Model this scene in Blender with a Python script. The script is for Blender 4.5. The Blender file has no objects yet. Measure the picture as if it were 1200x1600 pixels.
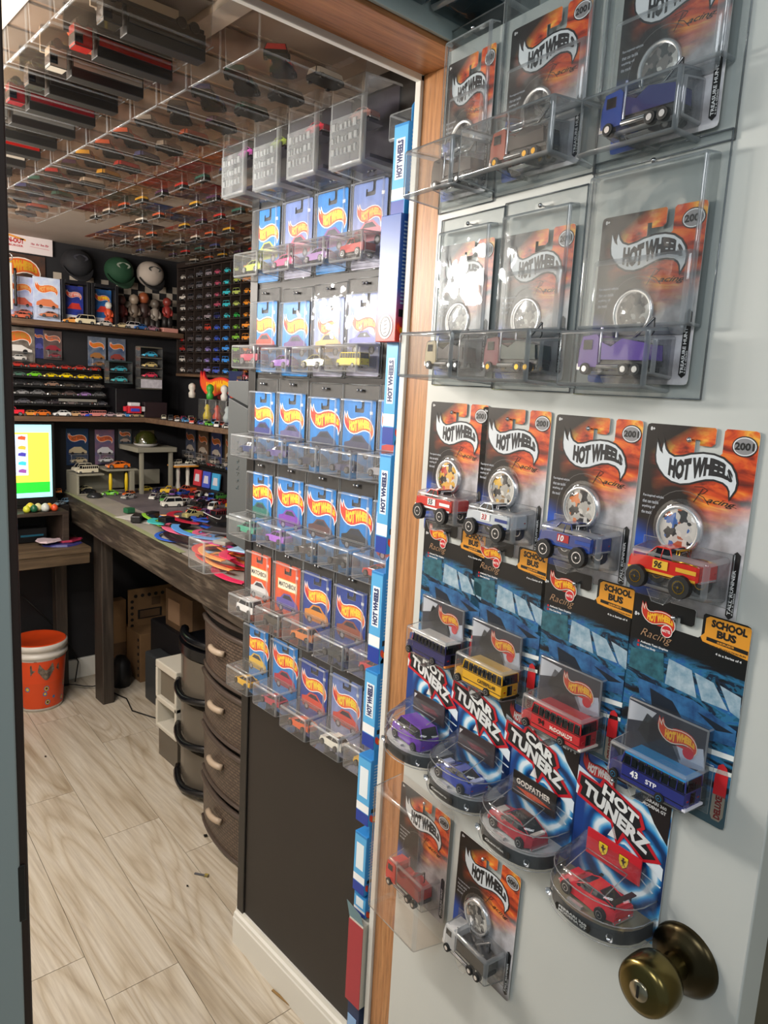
import bpy, bmesh, math, random
from mathutils import Matrix, Vector
from mathutils.geometry import tessellate_polygon
random.seed(7)
R = math.radians
S = bpy.context.scene
COL = S.collection

# ------------------------------------------------------------------ camera
F_PX, PSI, PITCH, ROLL = 1145.13, R(47.63), R(9.58), R(3.076)
fw = Vector((math.cos(PSI)*math.cos(PITCH), math.sin(PSI)*math.cos(PITCH), -math.sin(PITCH)))
rt = Vector((math.sin(PSI), -math.cos(PSI), 0)); up = rt.cross(fw)
cr, sr = math.cos(ROLL), math.sin(ROLL)
rt2 = rt*cr + up*sr; up2 = up*cr - rt*sr
cam = bpy.data.cameras.new('camera'); co = bpy.data.objects.new('camera', cam); COL.objects.link(co)
M = Matrix((rt2, up2, -fw)).transposed().to_4x4(); M.translation = Vector((-.7316, -.6927, 1.4321))
co.matrix_world = M
cam.sensor_fit = 'VERTICAL'; cam.sensor_height = 36.0; cam.lens = 36.0*F_PX/1600; cam.clip_start = .02
S.camera = co

# ------------------------------------------------------------------ world, lights, exposure
W = bpy.data.worlds.new('world'); S.world = W; W.use_nodes = True
W.node_tree.nodes['Background'].inputs[0].default_value = (.62, .72, .76, 1)
W.node_tree.nodes['Background'].inputs[1].default_value = .30
def area(name, loc, target, sx, sy, power, color):
    l = bpy.data.lights.new(name, 'AREA'); l.shape = 'RECTANGLE'; l.size = sx; l.size_y = sy
    l.energy = power; l.color = color
    o = bpy.data.objects.new(name, l); COL.objects.link(o); o.location = loc
    o.rotation_euler = (Vector(target)-Vector(loc)).to_track_quat('-Z', 'Y').to_euler(); return o
def bulb(name, loc, radius, power, color):
    l = bpy.data.lights.new(name, 'POINT'); l.energy = power; l.color = color; l.shadow_soft_size = radius
    o = bpy.data.objects.new(name, l); COL.objects.link(o); o.location = loc; return o
for i_, y_ in enumerate((.72, 1.07, 1.42)): bulb('room_tube_light', (-.60, y_, 1.70), .05, 21, (1, .95, .88))
bulb('room_rear_light', (-.35, 1.95, 1.78), .06, 19, (1, .92, .82))
area('hall_ceiling_light', (-1.55, -.75, 2.25), (-.05, -.25, 1.1), .7, .5, 9.5, (.94, .97, 1))
area('hall_front_light', (-.75, -1.9, 2.2), (-.05, -.2, 1.2), .6, .6, 5, (.92, .97, 1))
vs = S.view_settings
vs.view_transform = 'Standard'; vs.look = 'None'; vs.exposure = 0; vs.gamma = 1; vs.use_curve_mapping = False
S.cycles.transparent_max_bounces = 26; S.cycles.max_bounces = 7
S.cycles.glossy_bounces = 3; S.cycles.diffuse_bounces = 3; S.cycles.caustics_reflective = False; S.cycles.caustics_refractive = False
S.cycles.sample_clamp_indirect = 4

# ------------------------------------------------------------------ materials
def lin(c):
    if isinstance(c, str): c = tuple(int(c[i:i+2], 16)/255 for i in (0, 2, 4))
    return tuple((x/12.92 if x <= .04045 else ((x+.055)/1.055)**2.4) for x in c)+(1,)
MATS = {}
def pm(key, col='808080', rough=.5, metal=0, emit=0, spec=.5, coat=0):
    k = (key, col, rough, metal)
    if k in MATS: return MATS[k]
    m = bpy.data.materials.new(key); m.use_nodes = True; b = m.node_tree.nodes['Principled BSDF']
    b.inputs['Base Color'].default_value = lin(col); b.inputs['Roughness'].default_value = rough
    b.inputs['Metallic'].default_value = metal; b.inputs['Specular IOR Level'].default_value = spec
    b.inputs['Coat Weight'].default_value = coat
    if emit: b.inputs['Emission Color'].default_value = lin(col); b.inputs['Emission Strength'].default_value = emit
    MATS[k] = m; return m
def ink(col): return pm('ink_'+col, col, .42)
def nodemat(name, rough=.5):
    m = bpy.data.materials.new(name); m.use_nodes = True; nt = m.node_tree
    b = nt.nodes['Principled BSDF']; b.inputs['Roughness'].default_value = rough
    return m, nt, b
def N(nt, t, **kw):
    n = nt.nodes.new(t)
    for k, v in kw.items():
        if hasattr(n, k): setattr(n, k, v)
        else: n.inputs[k.replace('_', ' ')].default_value = v
    return n
def ramp(nt, stops, interp='LINEAR'):
    r = nt.nodes.new('ShaderNodeValToRGB'); cr_ = r.color_ramp; cr_.interpolation = interp
    while len(cr_.elements) > 1: cr_.elements.remove(cr_.elements[-1])
    cr_.elements[0].position = stops[0][0]; cr_.elements[0].color = lin(stops[0][1])
    for p, c in stops[1:]:
        e = cr_.elements.new(p); e.color = lin(c)
    return r
def mapped(nt, coord='Object', scale=(1, 1, 1), rot=(0, 0, 0), loc=(0, 0, 0)):
    tc = nt.nodes.new('ShaderNodeTexCoord'); mp = nt.nodes.new('ShaderNodeMapping')
    nt.links.new(tc.outputs[coord], mp.inputs[0]); mp.inputs['Scale'].default_value = scale
    mp.inputs['Rotation'].default_value = rot; mp.inputs['Location'].default_value = loc
    return mp
def mixc(nt, fac, a, b, mode='MIX'):
    m = nt.nodes.new('ShaderNodeMix'); m.data_type = 'RGBA'; m.blend_type = mode
    for s, v in ((m.inputs[0], fac), (m.inputs[6], a), (m.inputs[7], b)):
        if isinstance(v, (int, float)): s.default_value = v
        elif isinstance(v, (tuple, list, str)): s.default_value = lin(v) if isinstance(v, str) else v
        else: nt.links.new(v, s)
    return m.outputs[2]
def wood(name, c1, c2, c3, axis=2, scale=1.0, rough=.45, bump=.15, gloss=.5):
    m, nt, b = nodemat(name, rough)
    sc = [28*scale]*3; sc[axis] = 1.6*scale
    mp = mapped(nt, scale=sc)
    n1 = N(nt, 'ShaderNodeTexNoise', Scale=2.2, Detail=9, Roughness=.62, Distortion=.7); nt.links.new(mp.outputs[0], n1.inputs[0])
    sc2 = [90*scale]*3; sc2[axis] = 5*scale; mp2 = mapped(nt, scale=sc2)
    n2 = N(nt, 'ShaderNodeTexNoise', Scale=2.0, Detail=6, Roughness=.7); nt.links.new(mp2.outputs[0], n2.inputs[0])
    r = ramp(nt, [(.28, c1), (.5, c2), (.72, c3)]); nt.links.new(n1.outputs[0], r.inputs[0])
    r2 = ramp(nt, [(.35, '8c8c8c'), (.55, 'ffffff')]); nt.links.new(n2.outputs[0], r2.inputs[0])
    nt.links.new(mixc(nt, .55, r.outputs[0], r2.outputs[0], 'MULTIPLY'), b.inputs['Base Color'])
    bp = nt.nodes.new('ShaderNodeBump'); bp.inputs['Strength'].default_value = bump; bp.inputs['Distance'].default_value = .002
    nt.links.new(n2.outputs[0], bp.inputs['Height']); nt.links.new(bp.outputs[0], b.inputs['Normal'])
    return m
def noisy(name, c1, c2, scale=6, rough=.5, bump=0, bscale=200):
    m, nt, b = nodemat(name, rough); mp = mapped(nt)
    n = N(nt, 'ShaderNodeTexNoise', Scale=scale, Detail=5, Roughness=.6); nt.links.new(mp.outputs[0], n.inputs[0])
    r = ramp(nt, [(.3, c1), (.7, c2)]); nt.links.new(n.outputs[0], r.inputs[0]); nt.links.new(r.outputs[0], b.inputs['Base Color'])
    if bump:
        n2 = N(nt, 'ShaderNodeTexNoise', Scale=bscale, Detail=3); nt.links.new(mp.outputs[0], n2.inputs[0])
        bp = nt.nodes.new('ShaderNodeBump'); bp.inputs['Strength'].default_value = bump; bp.inputs['Distance'].default_value = .001
        nt.links.new(n2.outputs[0], bp.inputs['Height']); nt.links.new(bp.outputs[0], b.inputs['Normal'])
    return m
def clear(name, haze, tint='ffffff', rough=.06, hazecol='e8ecee', strength=1.0):
    m = bpy.data.materials.new(name); m.use_nodes = True; nt = m.node_tree; nt.nodes.clear()
    out = nt.nodes.new('ShaderNodeOutputMaterial')
    tr = nt.nodes.new('ShaderNodeBsdfTransparent'); tr.inputs[0].default_value = lin(tint)
    df = nt.nodes.new('ShaderNodeBsdfDiffuse'); df.inputs[0].default_value = lin(hazecol)
    tl = nt.nodes.new('ShaderNodeBsdfTranslucent'); tl.inputs[0].default_value = lin(hazecol)
    ad = nt.nodes.new('ShaderNodeMixShader'); ad.inputs[0].default_value = .5
    nt.links.new(df.outputs[0], ad.inputs[1]); nt.links.new(tl.outputs[0], ad.inputs[2])
    m1 = nt.nodes.new('ShaderNodeMixShader'); m1.inputs[0].default_value = haze
    nt.links.new(tr.outputs[0], m1.inputs[1]); nt.links.new(ad.outputs[0], m1.inputs[2])
    gl = nt.nodes.new('ShaderNodeBsdfGlossy'); gl.inputs['Roughness'].default_value = rough
    fr = nt.nodes.new('ShaderNodeFresnel'); fr.inputs[0].default_value = 1.45
    geo = nt.nodes.new('ShaderNodeNewGeometry')
    # a wavy vacuum-formed surface
    tc = nt.nodes.new('ShaderNodeTexCoord'); nz = N(nt, 'ShaderNodeTexNoise', Scale=16, Detail=2); nt.links.new(tc.outputs['Object'], nz.inputs[0])
    bp = nt.nodes.new('ShaderNodeBump'); bp.inputs['Strength'].default_value = .7; bp.inputs['Distance'].default_value = .006
    nt.links.new(nz.outputs[0], bp.inputs['Height']); nt.links.new(bp.outputs[0], gl.inputs['Normal'])
    # same fresnel seen from either side of the thin sheet
    lw = nt.nodes.new('ShaderNodeLayerWeight'); lw.inputs['Blend'].default_value = .12
    mt = nt.nodes.new('ShaderNodeMath'); mt.operation = 'MULTIPLY_ADD'; mt.inputs[1].default_value = .8*strength; mt.inputs[2].default_value = .05*strength
    nt.links.new(lw.outputs['Fresnel'], mt.inputs[0]); mt.use_clamp = True
    m2 = nt.nodes.new('ShaderNodeMixShader'); nt.links.new(mt.outputs[0], m2.inputs[0])
    nt.links.new(m1.outputs[0], m2.inputs[1]); nt.links.new(gl.outputs[0], m2.inputs[2])
    nt.links.new(m2.outputs[0], out.inputs[0]); return m

M_WHITE = pm('white_door_paint', 'c9cbc6', .38)
M_TRIMW = pm('white_trim_paint', 'dddcd6', .4)
M_BLACKP = noisy('black_panel_face', '1e1a18', '25201d', 3, .5, .1)
M_DARK = pm('black_wall_paint', '17161a', .7)
M_JAMB = wood('oak_jamb', 'a06a3c', 'b67f50', 'c8925f', 2, 1.2, .4)
M_HEAD = wood('oak_head', '9a6238', 'b1794b', 'c08858', 0, 1.2, .4)
M_CEIL = noisy('ceiling_paint', '94877c', '9e9186', 4, .8)
M_GREY = pm('casing_grey', '98a3a1', .35)
M_BROWN = pm('dark_brown_strip', '2a1a14', .4)
M_DESK = wood('dark_stained_desk', '26211e', '453c34', '7c7062', 1, .7, .4)
M_LEG = wood('dark_stained_leg', '2c2622', '3d352f', '594d43', 2, .6, .5)
M_SHELF = wood('brown_shelf', '4d3a2d', '6b523f', '7d6450', 0, .7, .5)
M_BENCH = wood('brown_bench', '4a3c2e', '64523e', '7a6750', 0, .6, .5)
M_TYRE = pm('tyre', '131313', .6); M_GLASSD = pm('toy_window', '14171c', .08); M_CHROME = pm('chrome', 'e2e2e4', .25, .75)
M_GOLD = pm('gold_chrome', 'd9a93a', .2, 1); M_BASE = pm('black_base', '0d0c0c', .5); M_PIN = pm('steel_pin', 'c9cacc', .22, 1)
M_CASE = clear('clear_case', .08, rough=.05, strength=.6); M_DCASE = clear('grey_clear_case', .06, 'edf0f1', rough=.05, strength=.7, hazecol='c4ccd0'); M_DEDGE = clear('grey_clear_case_edge', .40, 'c8ced2', rough=.1, strength=1.5, hazecol='bcc4c8'); M_BLI2 = clear('thin_inner_blister', .02, rough=.1, strength=.6); M_CBOX = clear('clear_case_box', .09, rough=.1, hazecol='ffffff'); M_CEDGE = clear('clear_case_edge', .42, rough=.12, strength=1.6)  # door cases: grey tint and edges imitate reflections of the dark hall
M_BLIS = clear('clear_blister', .055, rough=.06); M_BEDGE = clear('clear_blister_edge', .34, rough=.07, strength=1.6)
M_CCASE = clear('ceiling_case', .04, 'f4ede6', rough=.12, hazecol='cfc4b8', strength=.35); M_CCEDGE = clear('ceiling_case_edge', .20, rough=.15, strength=.7)
# car paint takes the object's own colour
M_PAINT, nt, b = nodemat('toy_paint', .2)
oi = nt.nodes.new('ShaderNodeObjectInfo'); nt.links.new(oi.outputs['Color'], b.inputs['Base Color']); b.inputs['Coat Weight'].default_value = .5
M_MATTE, nt, b = nodemat('coloured_plastic', .5)
oi = nt.nodes.new('ShaderNodeObjectInfo'); nt.links.new(oi.outputs['Color'], b.inputs['Base Color'])

def card_flames(name, h=.17):
    m, nt, b = nodemat(name, .35)
    mp = mapped(nt, scale=(13, 1, 46), rot=(0, R(24), 0))
    n = N(nt, 'ShaderNodeTexNoise', Scale=1.0, Detail=4, Roughness=.55, Distortion=1.1); nt.links.new(mp.outputs[0], n.inputs[0])
    r = ramp(nt, [(.30, '2a1712'), (.38, '8c2814'), (.45, 'd0481c'), (.54, 'e8762a'), (.62, 'f6b848'), (.68, 'e06424')]); nt.links.new(n.outputs[0], r.inputs[0])
    tc = nt.nodes.new('ShaderNodeTexCoord'); sp = nt.nodes.new('ShaderNodeSeparateXYZ'); nt.links.new(tc.outputs['Object'], sp.inputs[0])
    X, Z = sp.outputs[0], sp.outputs[2]
    def mr(src, a, b_, x=None):
        q = nt.nodes.new('ShaderNodeMapRange'); q.clamp = True; q.inputs[1].default_value = a; q.inputs[2].default_value = b_
        nt.links.new(src, q.inputs[0]); return q.outputs[0]
    def add(p, q, s=1.0, op='ADD'):
        a = nt.nodes.new('ShaderNodeMath'); a.operation = 'MULTIPLY_ADD'; a.inputs[1].default_value = s
        nt.links.new(q, a.inputs[0]); nt.links.new(p, a.inputs[2]); return a.outputs[0]
    # smoke grey towards the bottom right, blue at the bottom left, black in the upper left corner and middle
    smoke = N(nt, 'ShaderNodeTexNoise', Scale=30, Detail=5); nt.links.new(tc.outputs['Object'], smoke.inputs[0])
    rs = ramp(nt, [(.3, '7a7472'), (.5, 'b4b2b6'), (.7, 'dedee2')]); nt.links.new(smoke.outputs[0], rs.inputs[0])
    diag = add(Z, X, -.45)
    c = mixc(nt, mr(diag, -.100, -.128), r.outputs[0], rs.outputs[0])
    xl = add(X, Z, .25)
    c = mixc(nt, mr(xl, .026, -.004), c, '17100e')
    dz = mr(Z, -.09, -.11)
    mul = nt.nodes.new('ShaderNodeMath'); mul.operation = 'MULTIPLY'; nt.links.new(dz, mul.inputs[0]); nt.links.new(mr(X, .035, .01), mul.inputs[1])
    c = mixc(nt, mul.outputs[0], c, '1c50b4')
    dx = nt.nodes.new('ShaderNodeMath'); dx.operation = 'ADD'; dx.inputs[1].default_value = -.036; nt.links.new(X, dx.inputs[0])
    dzz = nt.nodes.new('ShaderNodeMath'); dzz.operation = 'MULTIPLY_ADD'; dzz.inputs[1].default_value = .9; dzz.inputs[2].default_value = .072; nt.links.new(Z, dzz.inputs[0])
    cv = nt.nodes.new('ShaderNodeCombineXYZ'); nt.links.new(dx.outputs[0], cv.inputs[0]); nt.links.new(dzz.outputs[0], cv.inputs[1])
    ln_ = nt.nodes.new('ShaderNodeVectorMath'); ln_.operation = 'LENGTH'; nt.links.new(cv.outputs[0], ln_.inputs[0])
    fz = nt.nodes.new('ShaderNodeMath'); fz.operation = 'MULTIPLY_ADD'; fz.inputs[1].default_value = .03; nt.links.new(n.outputs[0], fz.inputs[0]); nt.links.new(ln_.outputs['Value'], fz.inputs[2])
    c = mixc(nt, mr(fz.outputs[0], .052, .034), c, '1c1513')
    corner = add(X, Z, -1.6)
    c = mixc(nt, mr(corner, .075, .045), c, '150e0d')
    lowb = mr(Z, -.155, -.172); c = mixc(nt, lowb, c, '55504f')
    nt.links.new(c, b.inputs['Base Color']); return m
M_FLAME = card_flames('racing_card_print')
def card_paint(name):
    m, nt, b = nodemat(name, .35)
    mp = mapped(nt, scale=(14, 1, 38), rot=(0, R(-12), 0))
    n = N(nt, 'ShaderNodeTexNoise', Scale=1.2, Detail=4, Roughness=.6, Distortion=1.6); nt.links.new(mp.outputs[0], n.inputs[0])
    r = ramp(nt, [(0, '0c1016'), (.40, '12243a'), (.46, '1f5a78'), (.51, '2a6c96'), (.57, '245c9c'), (.63, '3a86b4'), (.68, 'b8d2de')], 'CONSTANT')
    nt.links.new(n.outputs[0], r.inputs[0])
    tc = nt.nodes.new('ShaderNodeTexCoord'); sp = nt.nodes.new('ShaderNodeSeparateXYZ'); nt.links.new(tc.outputs['Object'], sp.inputs[0])
    def mr(src, a, b_):
        q = nt.nodes.new('ShaderNodeMapRange'); q.inputs[1].default_value = a; q.inputs[2].default_value = b_
        nt.links.new(src, q.inputs[0]); return q.outputs[0]
    c = mixc(nt, mr(sp.outputs[2], -.052, -.044), r.outputs[0], '0b0b0d')
    c = mixc(nt, mr(sp.outputs[2], -.155, -.162), c, '39525c')
    nt.links.new(c, b.inputs['Base Color']); return m
M_BUSCARD = card_paint('bus_card_print')
def card_swirl(name):
    m, nt, b = nodemat(name, .35)
    mp = mapped(nt, loc=(-.066, 0, .088), scale=(1, 0, 1))
    w = N(nt, 'ShaderNodeTexWave', wave_type='RINGS', rings_direction='SPHERICAL', Scale=13, Distortion=2.6, Detail=2)
    w.inputs['Detail Scale'].default_value = 2.2
    nt.links.new(mp.outputs[0], w.inputs[0])
    r = ramp(nt, [(.05, '12305c'), (.3, '1d6cb0'), (.55, '3c98d0'), (.8, '8cc4e4'), (.95, 'e4f1f8')]); nt.links.new(w.outputs[0], r.inputs[0])
    tc = nt.nodes.new('ShaderNodeTexCoord'); sp = nt.nodes.new('ShaderNodeSeparateXYZ'); nt.links.new(tc.outputs['Object'], sp.inputs[0])
    def mr(src, a, b_):
        q = nt.nodes.new('ShaderNodeMapRange'); q.inputs[1].default_value = a; q.inputs[2].default_value = b_
        nt.links.new(src, q.inputs[0]); return q.outputs[0]
    c = mixc(nt, mr(sp.outputs[0], .03, .012), r.outputs[0], '1a3f86')
    nt.links.new(c, b.inputs['Base Color']); return m
M_SWIRL = card_swirl('tuner_card_print')
def card_grad(name, top, bot, z0=-.05, z1=-.15, streak=True):
    m, nt, b = nodemat(name, .35)
    tc = nt.nodes.new('ShaderNodeTexCoord'); sp = nt.nodes.new('ShaderNodeSeparateXYZ'); nt.links.new(tc.outputs['Object'], sp.inputs[0])
    q = nt.nodes.new('ShaderNodeMapRange'); q.inputs[1].default_value = z0; q.inputs[2].default_value = z1; nt.links.new(sp.outputs[2], q.inputs[0])
    c = mixc(nt, q.outputs[0], top, bot)
    if streak:
        mp = mapped(nt, scale=(60, 1, 8), rot=(0, R(20), 0)); n = N(nt, 'ShaderNodeTexNoise', Scale=1, Detail=3); nt.links.new(mp.outputs[0], n.inputs[0])
        r = ramp(nt, [(.4, 'b8b8b8'), (.6, 'ffffff')]); nt.links.new(n.outputs[0], r.inputs[0]); c = mixc(nt, .35, c, r.outputs[0], 'MULTIPLY')
    nt.links.new(c, b.inputs['Base Color']); return m
M_BLUEC = card_grad('blue_card_print', '1f7fd0', '2f8fdc')
M_NAVYC = card_grad('navy_card_print', '1c3f9a', '20489e')
M_OLDC = card_grad('pale_blue_card_print', '6f86c4', 'b9b6cc')
M_ORANGEC = card_grad('orange_card_print', 'e4511f', 'e8672a')
M_WARMC = card_grad('dark_orange_card_print', 'a8371c', '4a2620')

# ------------------------------------------------------------------ mesh helpers
class MB:
    """collects geometry with materials"""
    def __init__(s): s.v = []; s.f = []; s.m = []; s.mats = []; s.sm = []
    def mi(s, m):
        if m not in s.mats: s.mats.append(m)
        return s.mats.index(m)
    def add(s, vs, fs, m, smooth=False):
        o = len(s.v); s.v += [tuple(v) for v in vs]; i = s.mi(m)
        for f in fs: s.f.append(tuple(o+k for k in f)); s.m.append(i); s.sm.append(smooth)
        return s
    def box(s, a, b, m, taper=0, open_back=False):
        (x0, y0, z0), (x1, y1, z1) = a, b; t = taper
        vs = [(x0+t, y0, z0+t), (x1-t, y0, z0+t), (x1-t, y0, z1-t), (x0+t, y0, z1-t), (x0, y1, z0), (x1, y1, z0), (x1, y1, z1), (x0, y1, z1)]
        fs = [(0, 1, 2, 3), (1, 5, 6, 2), (5, 4, 7, 6), (4, 0, 3, 7), (3, 2, 6, 7), (4, 5, 1, 0)]
        if open_back: fs.pop(2)
        return s.add(vs, fs, m)
    def cyl(s, c, r, h, axis, m, n=16, r2=None, m2=None, smooth=False):
        r2 = r if r2 is None else r2; c = Vector(c); vs = []
        A = {'x': (Vector((0, 1, 0)), Vector((0, 0, 1)), Vector((1, 0, 0))), 'y': (Vector((0, 0, 1)), Vector((1, 0, 0)), Vector((0, 1, 0))), 'z': (Vector((1, 0, 0)), Vector((0, 1, 0)), Vector((0, 0, 1)))}[axis]
        for k, (rr, d) in enumerate(((r, -h/2), (r2, h/2))):
            for i in range(n):
                t = 2*math.pi*i/n; vs.append(c+A[0]*math.cos(t)*rr+A[1]*math.sin(t)*rr+A[2]*d)
        s.add(vs, [(i, (i+1) % n, n+(i+1) % n, n+i) for i in range(n)], m, smooth)
        s.add(vs, [tuple(reversed(range(n))), tuple(range(n, 2*n))], m2 or m)
        return s
    def lathe(s, prof, c, axis, m, n=24, smooth=True):
        """profile of (r, h) along the axis"""
        A = {'x': (Vector((0, 1, 0)), Vector((0, 0, 1)), Vector((1, 0, 0))), 'y': (Vector((0, 0, 1)), Vector((1, 0, 0)), Vector((0, 1, 0))), 'z': (Vector((1, 0, 0)), Vector((0, 1, 0)), Vector((0, 0, 1)))}[axis]
        c = Vector(c); vs = []
        for r, h in prof:
            for i in range(n):
                t = 2*math.pi*i/n; vs.append(c+A[0]*math.cos(t)*r+A[1]*math.sin(t)*r+A[2]*h)
        fs = [(j*n+i, j*n+(i+1) % n, (j+1)*n+(i+1) % n, (j+1)*n+i) for j in range(len(prof)-1) for i in range(n)]
        return s.add(vs, fs, m, smooth)
    def poly(s, pts, m, y=0.0):
        """flat print in the local XZ plane"""
        vs = [(p[0], y, p[1]) for p in pts]
        tr = tessellate_polygon([[Vector((p[0], p[1], 0)) for p in pts]])
        return s.add(vs, [tuple(t) for t in tr], m)
    def slab(s, pts, y0, y1, m, mside=None):
        n = len(pts); vs = [(p[0], y0, p[1]) for p in pts]+[(p[0], y1, p[1]) for p in pts]
        tr = tessellate_polygon([[Vector((p[0], p[1], 0)) for p in pts]])
        s.add(vs, [tuple(t) for t in tr], m); s.add(vs, [tuple(n+k for k in reversed(t)) for t in tr], mside or m)
        return s.add(vs, [(i, (i+1) % n, n+(i+1) % n, n+i) for i in range(n)], mside or m)
    def tube(s, pts, r, m, n=6):
        pts = [Vector(p) for p in pts]; rings = []
        for i, p in enumerate(pts):
            d = (pts[min(i+1, len(pts)-1)]-pts[max(i-1, 0)]).normalized()
            a = d.orthogonal().normalized(); b_ = d.cross(a)
            if i and rings:  # keep the frame steady
                pa = prev; a = (pa-d*pa.dot(d)).normalized(); b_ = d.cross(a)
            prev = a; rings.append([p+a*r*math.cos(2*math.pi*k/n)+b_*r*math.sin(2*math.pi*k/n) for k in range(n)])
        vs = [v for q in rings for v in q]
        fs = [(j*n+i, j*n+(i+1) % n, (j+1)*n+(i+1) % n, (j+1)*n+i) for j in range(len(pts)-1) for i in range(n)]
        fs += [tuple(reversed(range(n))), tuple((len(pts)-1)*n+k for k in range(n))]
        return s.add(vs, fs, m, True)
    def mesh(s, name, bevel=0, edge_mat=None, fix=True, segs=2):
        me = bpy.data.meshes.new(name); me.from_pydata(s.v, [], s.f)
        for m in s.mats: me.materials.append(m)
        me.polygons.foreach_set('material_index', s.m); me.polygons.foreach_set('use_smooth', s.sm); me.update()
        if bevel or fix:
            bm = bmesh.new(); bm.from_mesh(me)
            if bevel:
                bmesh.ops.remove_doubles(bm, verts=bm.verts, dist=1e-6)
                ed = [e for e in bm.edges if len(e.link_faces) == 2 and e.calc_face_angle(0) > .5]
                r = bmesh.ops.bevel(bm, geom=ed, offset=bevel, segments=segs, profile=.5, affect='EDGES', clamp_overlap=True)
                if edge_mat:
                    if edge_mat not in s.mats: me.materials.append(edge_mat); s.mats.append(edge_mat)
                    for f in r['faces']: f.material_index = s.mats.index(edge_mat); f.smooth = True
            bm.to_mesh(me); bm.free()
        return me
MC = {}
def cached(key, fn):
    if key not in MC: MC[key] = fn()
    return MC[key]
def ob(name, me, parent=None, loc=(0, 0, 0), rot=(0, 0, 0), color=None, scale=None):
    o = bpy.data.objects.new(name, me); COL.objects.link(o); o.parent = parent; o.location = loc; o.rotation_euler = rot
    if color: o.color = lin(color)
    if scale: o.scale = (scale,)*3 if isinstance(scale, (int, float)) else scale
    return o
def tag(o, label, cat, group=None):
    if len(label.replace('-', ' ').split()) > 16: print('LONG', label)
    o['label'] = label; o['category'] = cat
    if group: o['group'] = group
    return o
def thing(name, label, cat, loc=(0, 0, 0), rot=(0, 0, 0), group=None, mat=None):
    o = ob(name, None, None, loc, rot); o.empty_display_size = .02
    if mat is not None: o.matrix_world = mat
    return tag(o, label, cat, group)
def struct(name, me, loc=(0, 0, 0), label=None):
    o = ob(name, me, None, loc); o['kind'] = 'structure'
    if label: o['label'] = label
    return o
def boxmesh(a, b, m, bevel=0, name='box'): return MB().box(a, b, m).mesh(name, bevel)

# ------------------------------------------------------------------ lettering
TX = {}
def text2d(s, bold=.0, shear=0):
    k = (s, bold, shear)
    if k in TX: return TX[k]
    c = bpy.data.curves.new('t', 'FONT'); c.body = s; c.size = 1; c.offset = bold; c.resolution_u = 2; c.shear = shear; c.fill_mode = 'FRONT'
    o = bpy.data.objects.new('t', c); COL.objects.link(o)
    dg = bpy.context.evaluated_depsgraph_get(); dg.update(); e = o.evaluated_get(dg); me = e.to_mesh()
    vs = [(v.co.x, v.co.y) for v in me.vertices]; fs = [tuple(p.vertices) for p in me.polygons]
    e.to_mesh_clear(); bpy.data.objects.remove(o); bpy.data.curves.remove(c)
    if not vs: vs = [(0, 0)]
    x0 = min(v[0] for v in vs); x1 = max(v[0] for v in vs); y0 = min(v[1] for v in vs); y1 = max(v[1] for v in vs)
    w, h = max(x1-x0, 1e-6), max(y1-y0, 1e-6)
    TX[k] = ([((x-x0)/w, (y-y0)/h) for x, y in vs], fs, w/h)
    return TX[k]
def put_text(mb, s, fn, m, y, bold=.03, shear=0):
    vs, fs, asp = text2d(s, bold, shear)
    mb.add([(p[0], y, p[1]) for p in (fn(u, v) for u, v in vs)], fs, m)
def txt(mb, s, x, z, h, m, y, w=None, rot=0, bold=.03, shear=0):
    """lettering with lower-left corner x,z, height h"""
    vs, fs, asp = text2d(s, bold, shear); w = w or h*asp; c, q = math.cos(rot), math.sin(rot)
    mb.add([(x+u*w*c-v*h*q, y, z+u*w*q+v*h*c) for u, v in vs], fs, m)
def lerp(tab, x):
    for (a, p), (b_, q) in zip(tab, tab[1:]):
        if x <= b_: return p+(q-p)*(x-a)/(b_-a) if b_ > a else p
    return tab[-1][1]
FL = [(150, 238), (160, 262), (178, 300), (205, 322), (196, 285), (205, 240), (222, 285), (250, 315), (300, 335), (370, 325), (430, 305), (520, 290), (600, 292), (670, 310), (730, 350), (765, 400), (783, 460), (778, 510), (750, 562), (744, 520), (725, 490), (690, 468), (620, 455), (560, 462), (500, 482), (440, 505), (370, 518), (300, 508), (240, 478), (190, 430), (160, 385), (150, 335)]
FL = [((x-150)/633, -(y-400)/633) for x, y in FL]
TOPC = [((x-150)/633, -(y-400)/633) for x, y in ((255, 337), (330, 346), (400, 332), (440, 320), (520, 306), (600, 307), (670, 324), (720, 362), (765, 420))]
BOTC = [((x-150)/633, -(y-400)/633) for x, y in ((255, 470), (320, 496), (400, 496), (450, 484), (510, 462), (560, 444), (620, 438), (680, 444), (720, 456), (765, 478))]
def offset_poly(P, d):
    out = []; n = len(P)
    for i in range(n):
        a, b_, c = Vector(P[i-1]), Vector(P[i]), Vector(P[(i+1) % n])
        e1 = (b_-a).normalized(); e2 = (c-b_).normalized(); nn = Vector((-(e1.y+e2.y), e1.x+e2.x))
        if nn.length < 1e-6: nn = Vector((-e1.y, e1.x))
        nn.normalize(); k = d/max(.45, nn.dot(Vector((-e1.y, e1.x)))); out.append(tuple(b_+nn*k))
    return out
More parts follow.
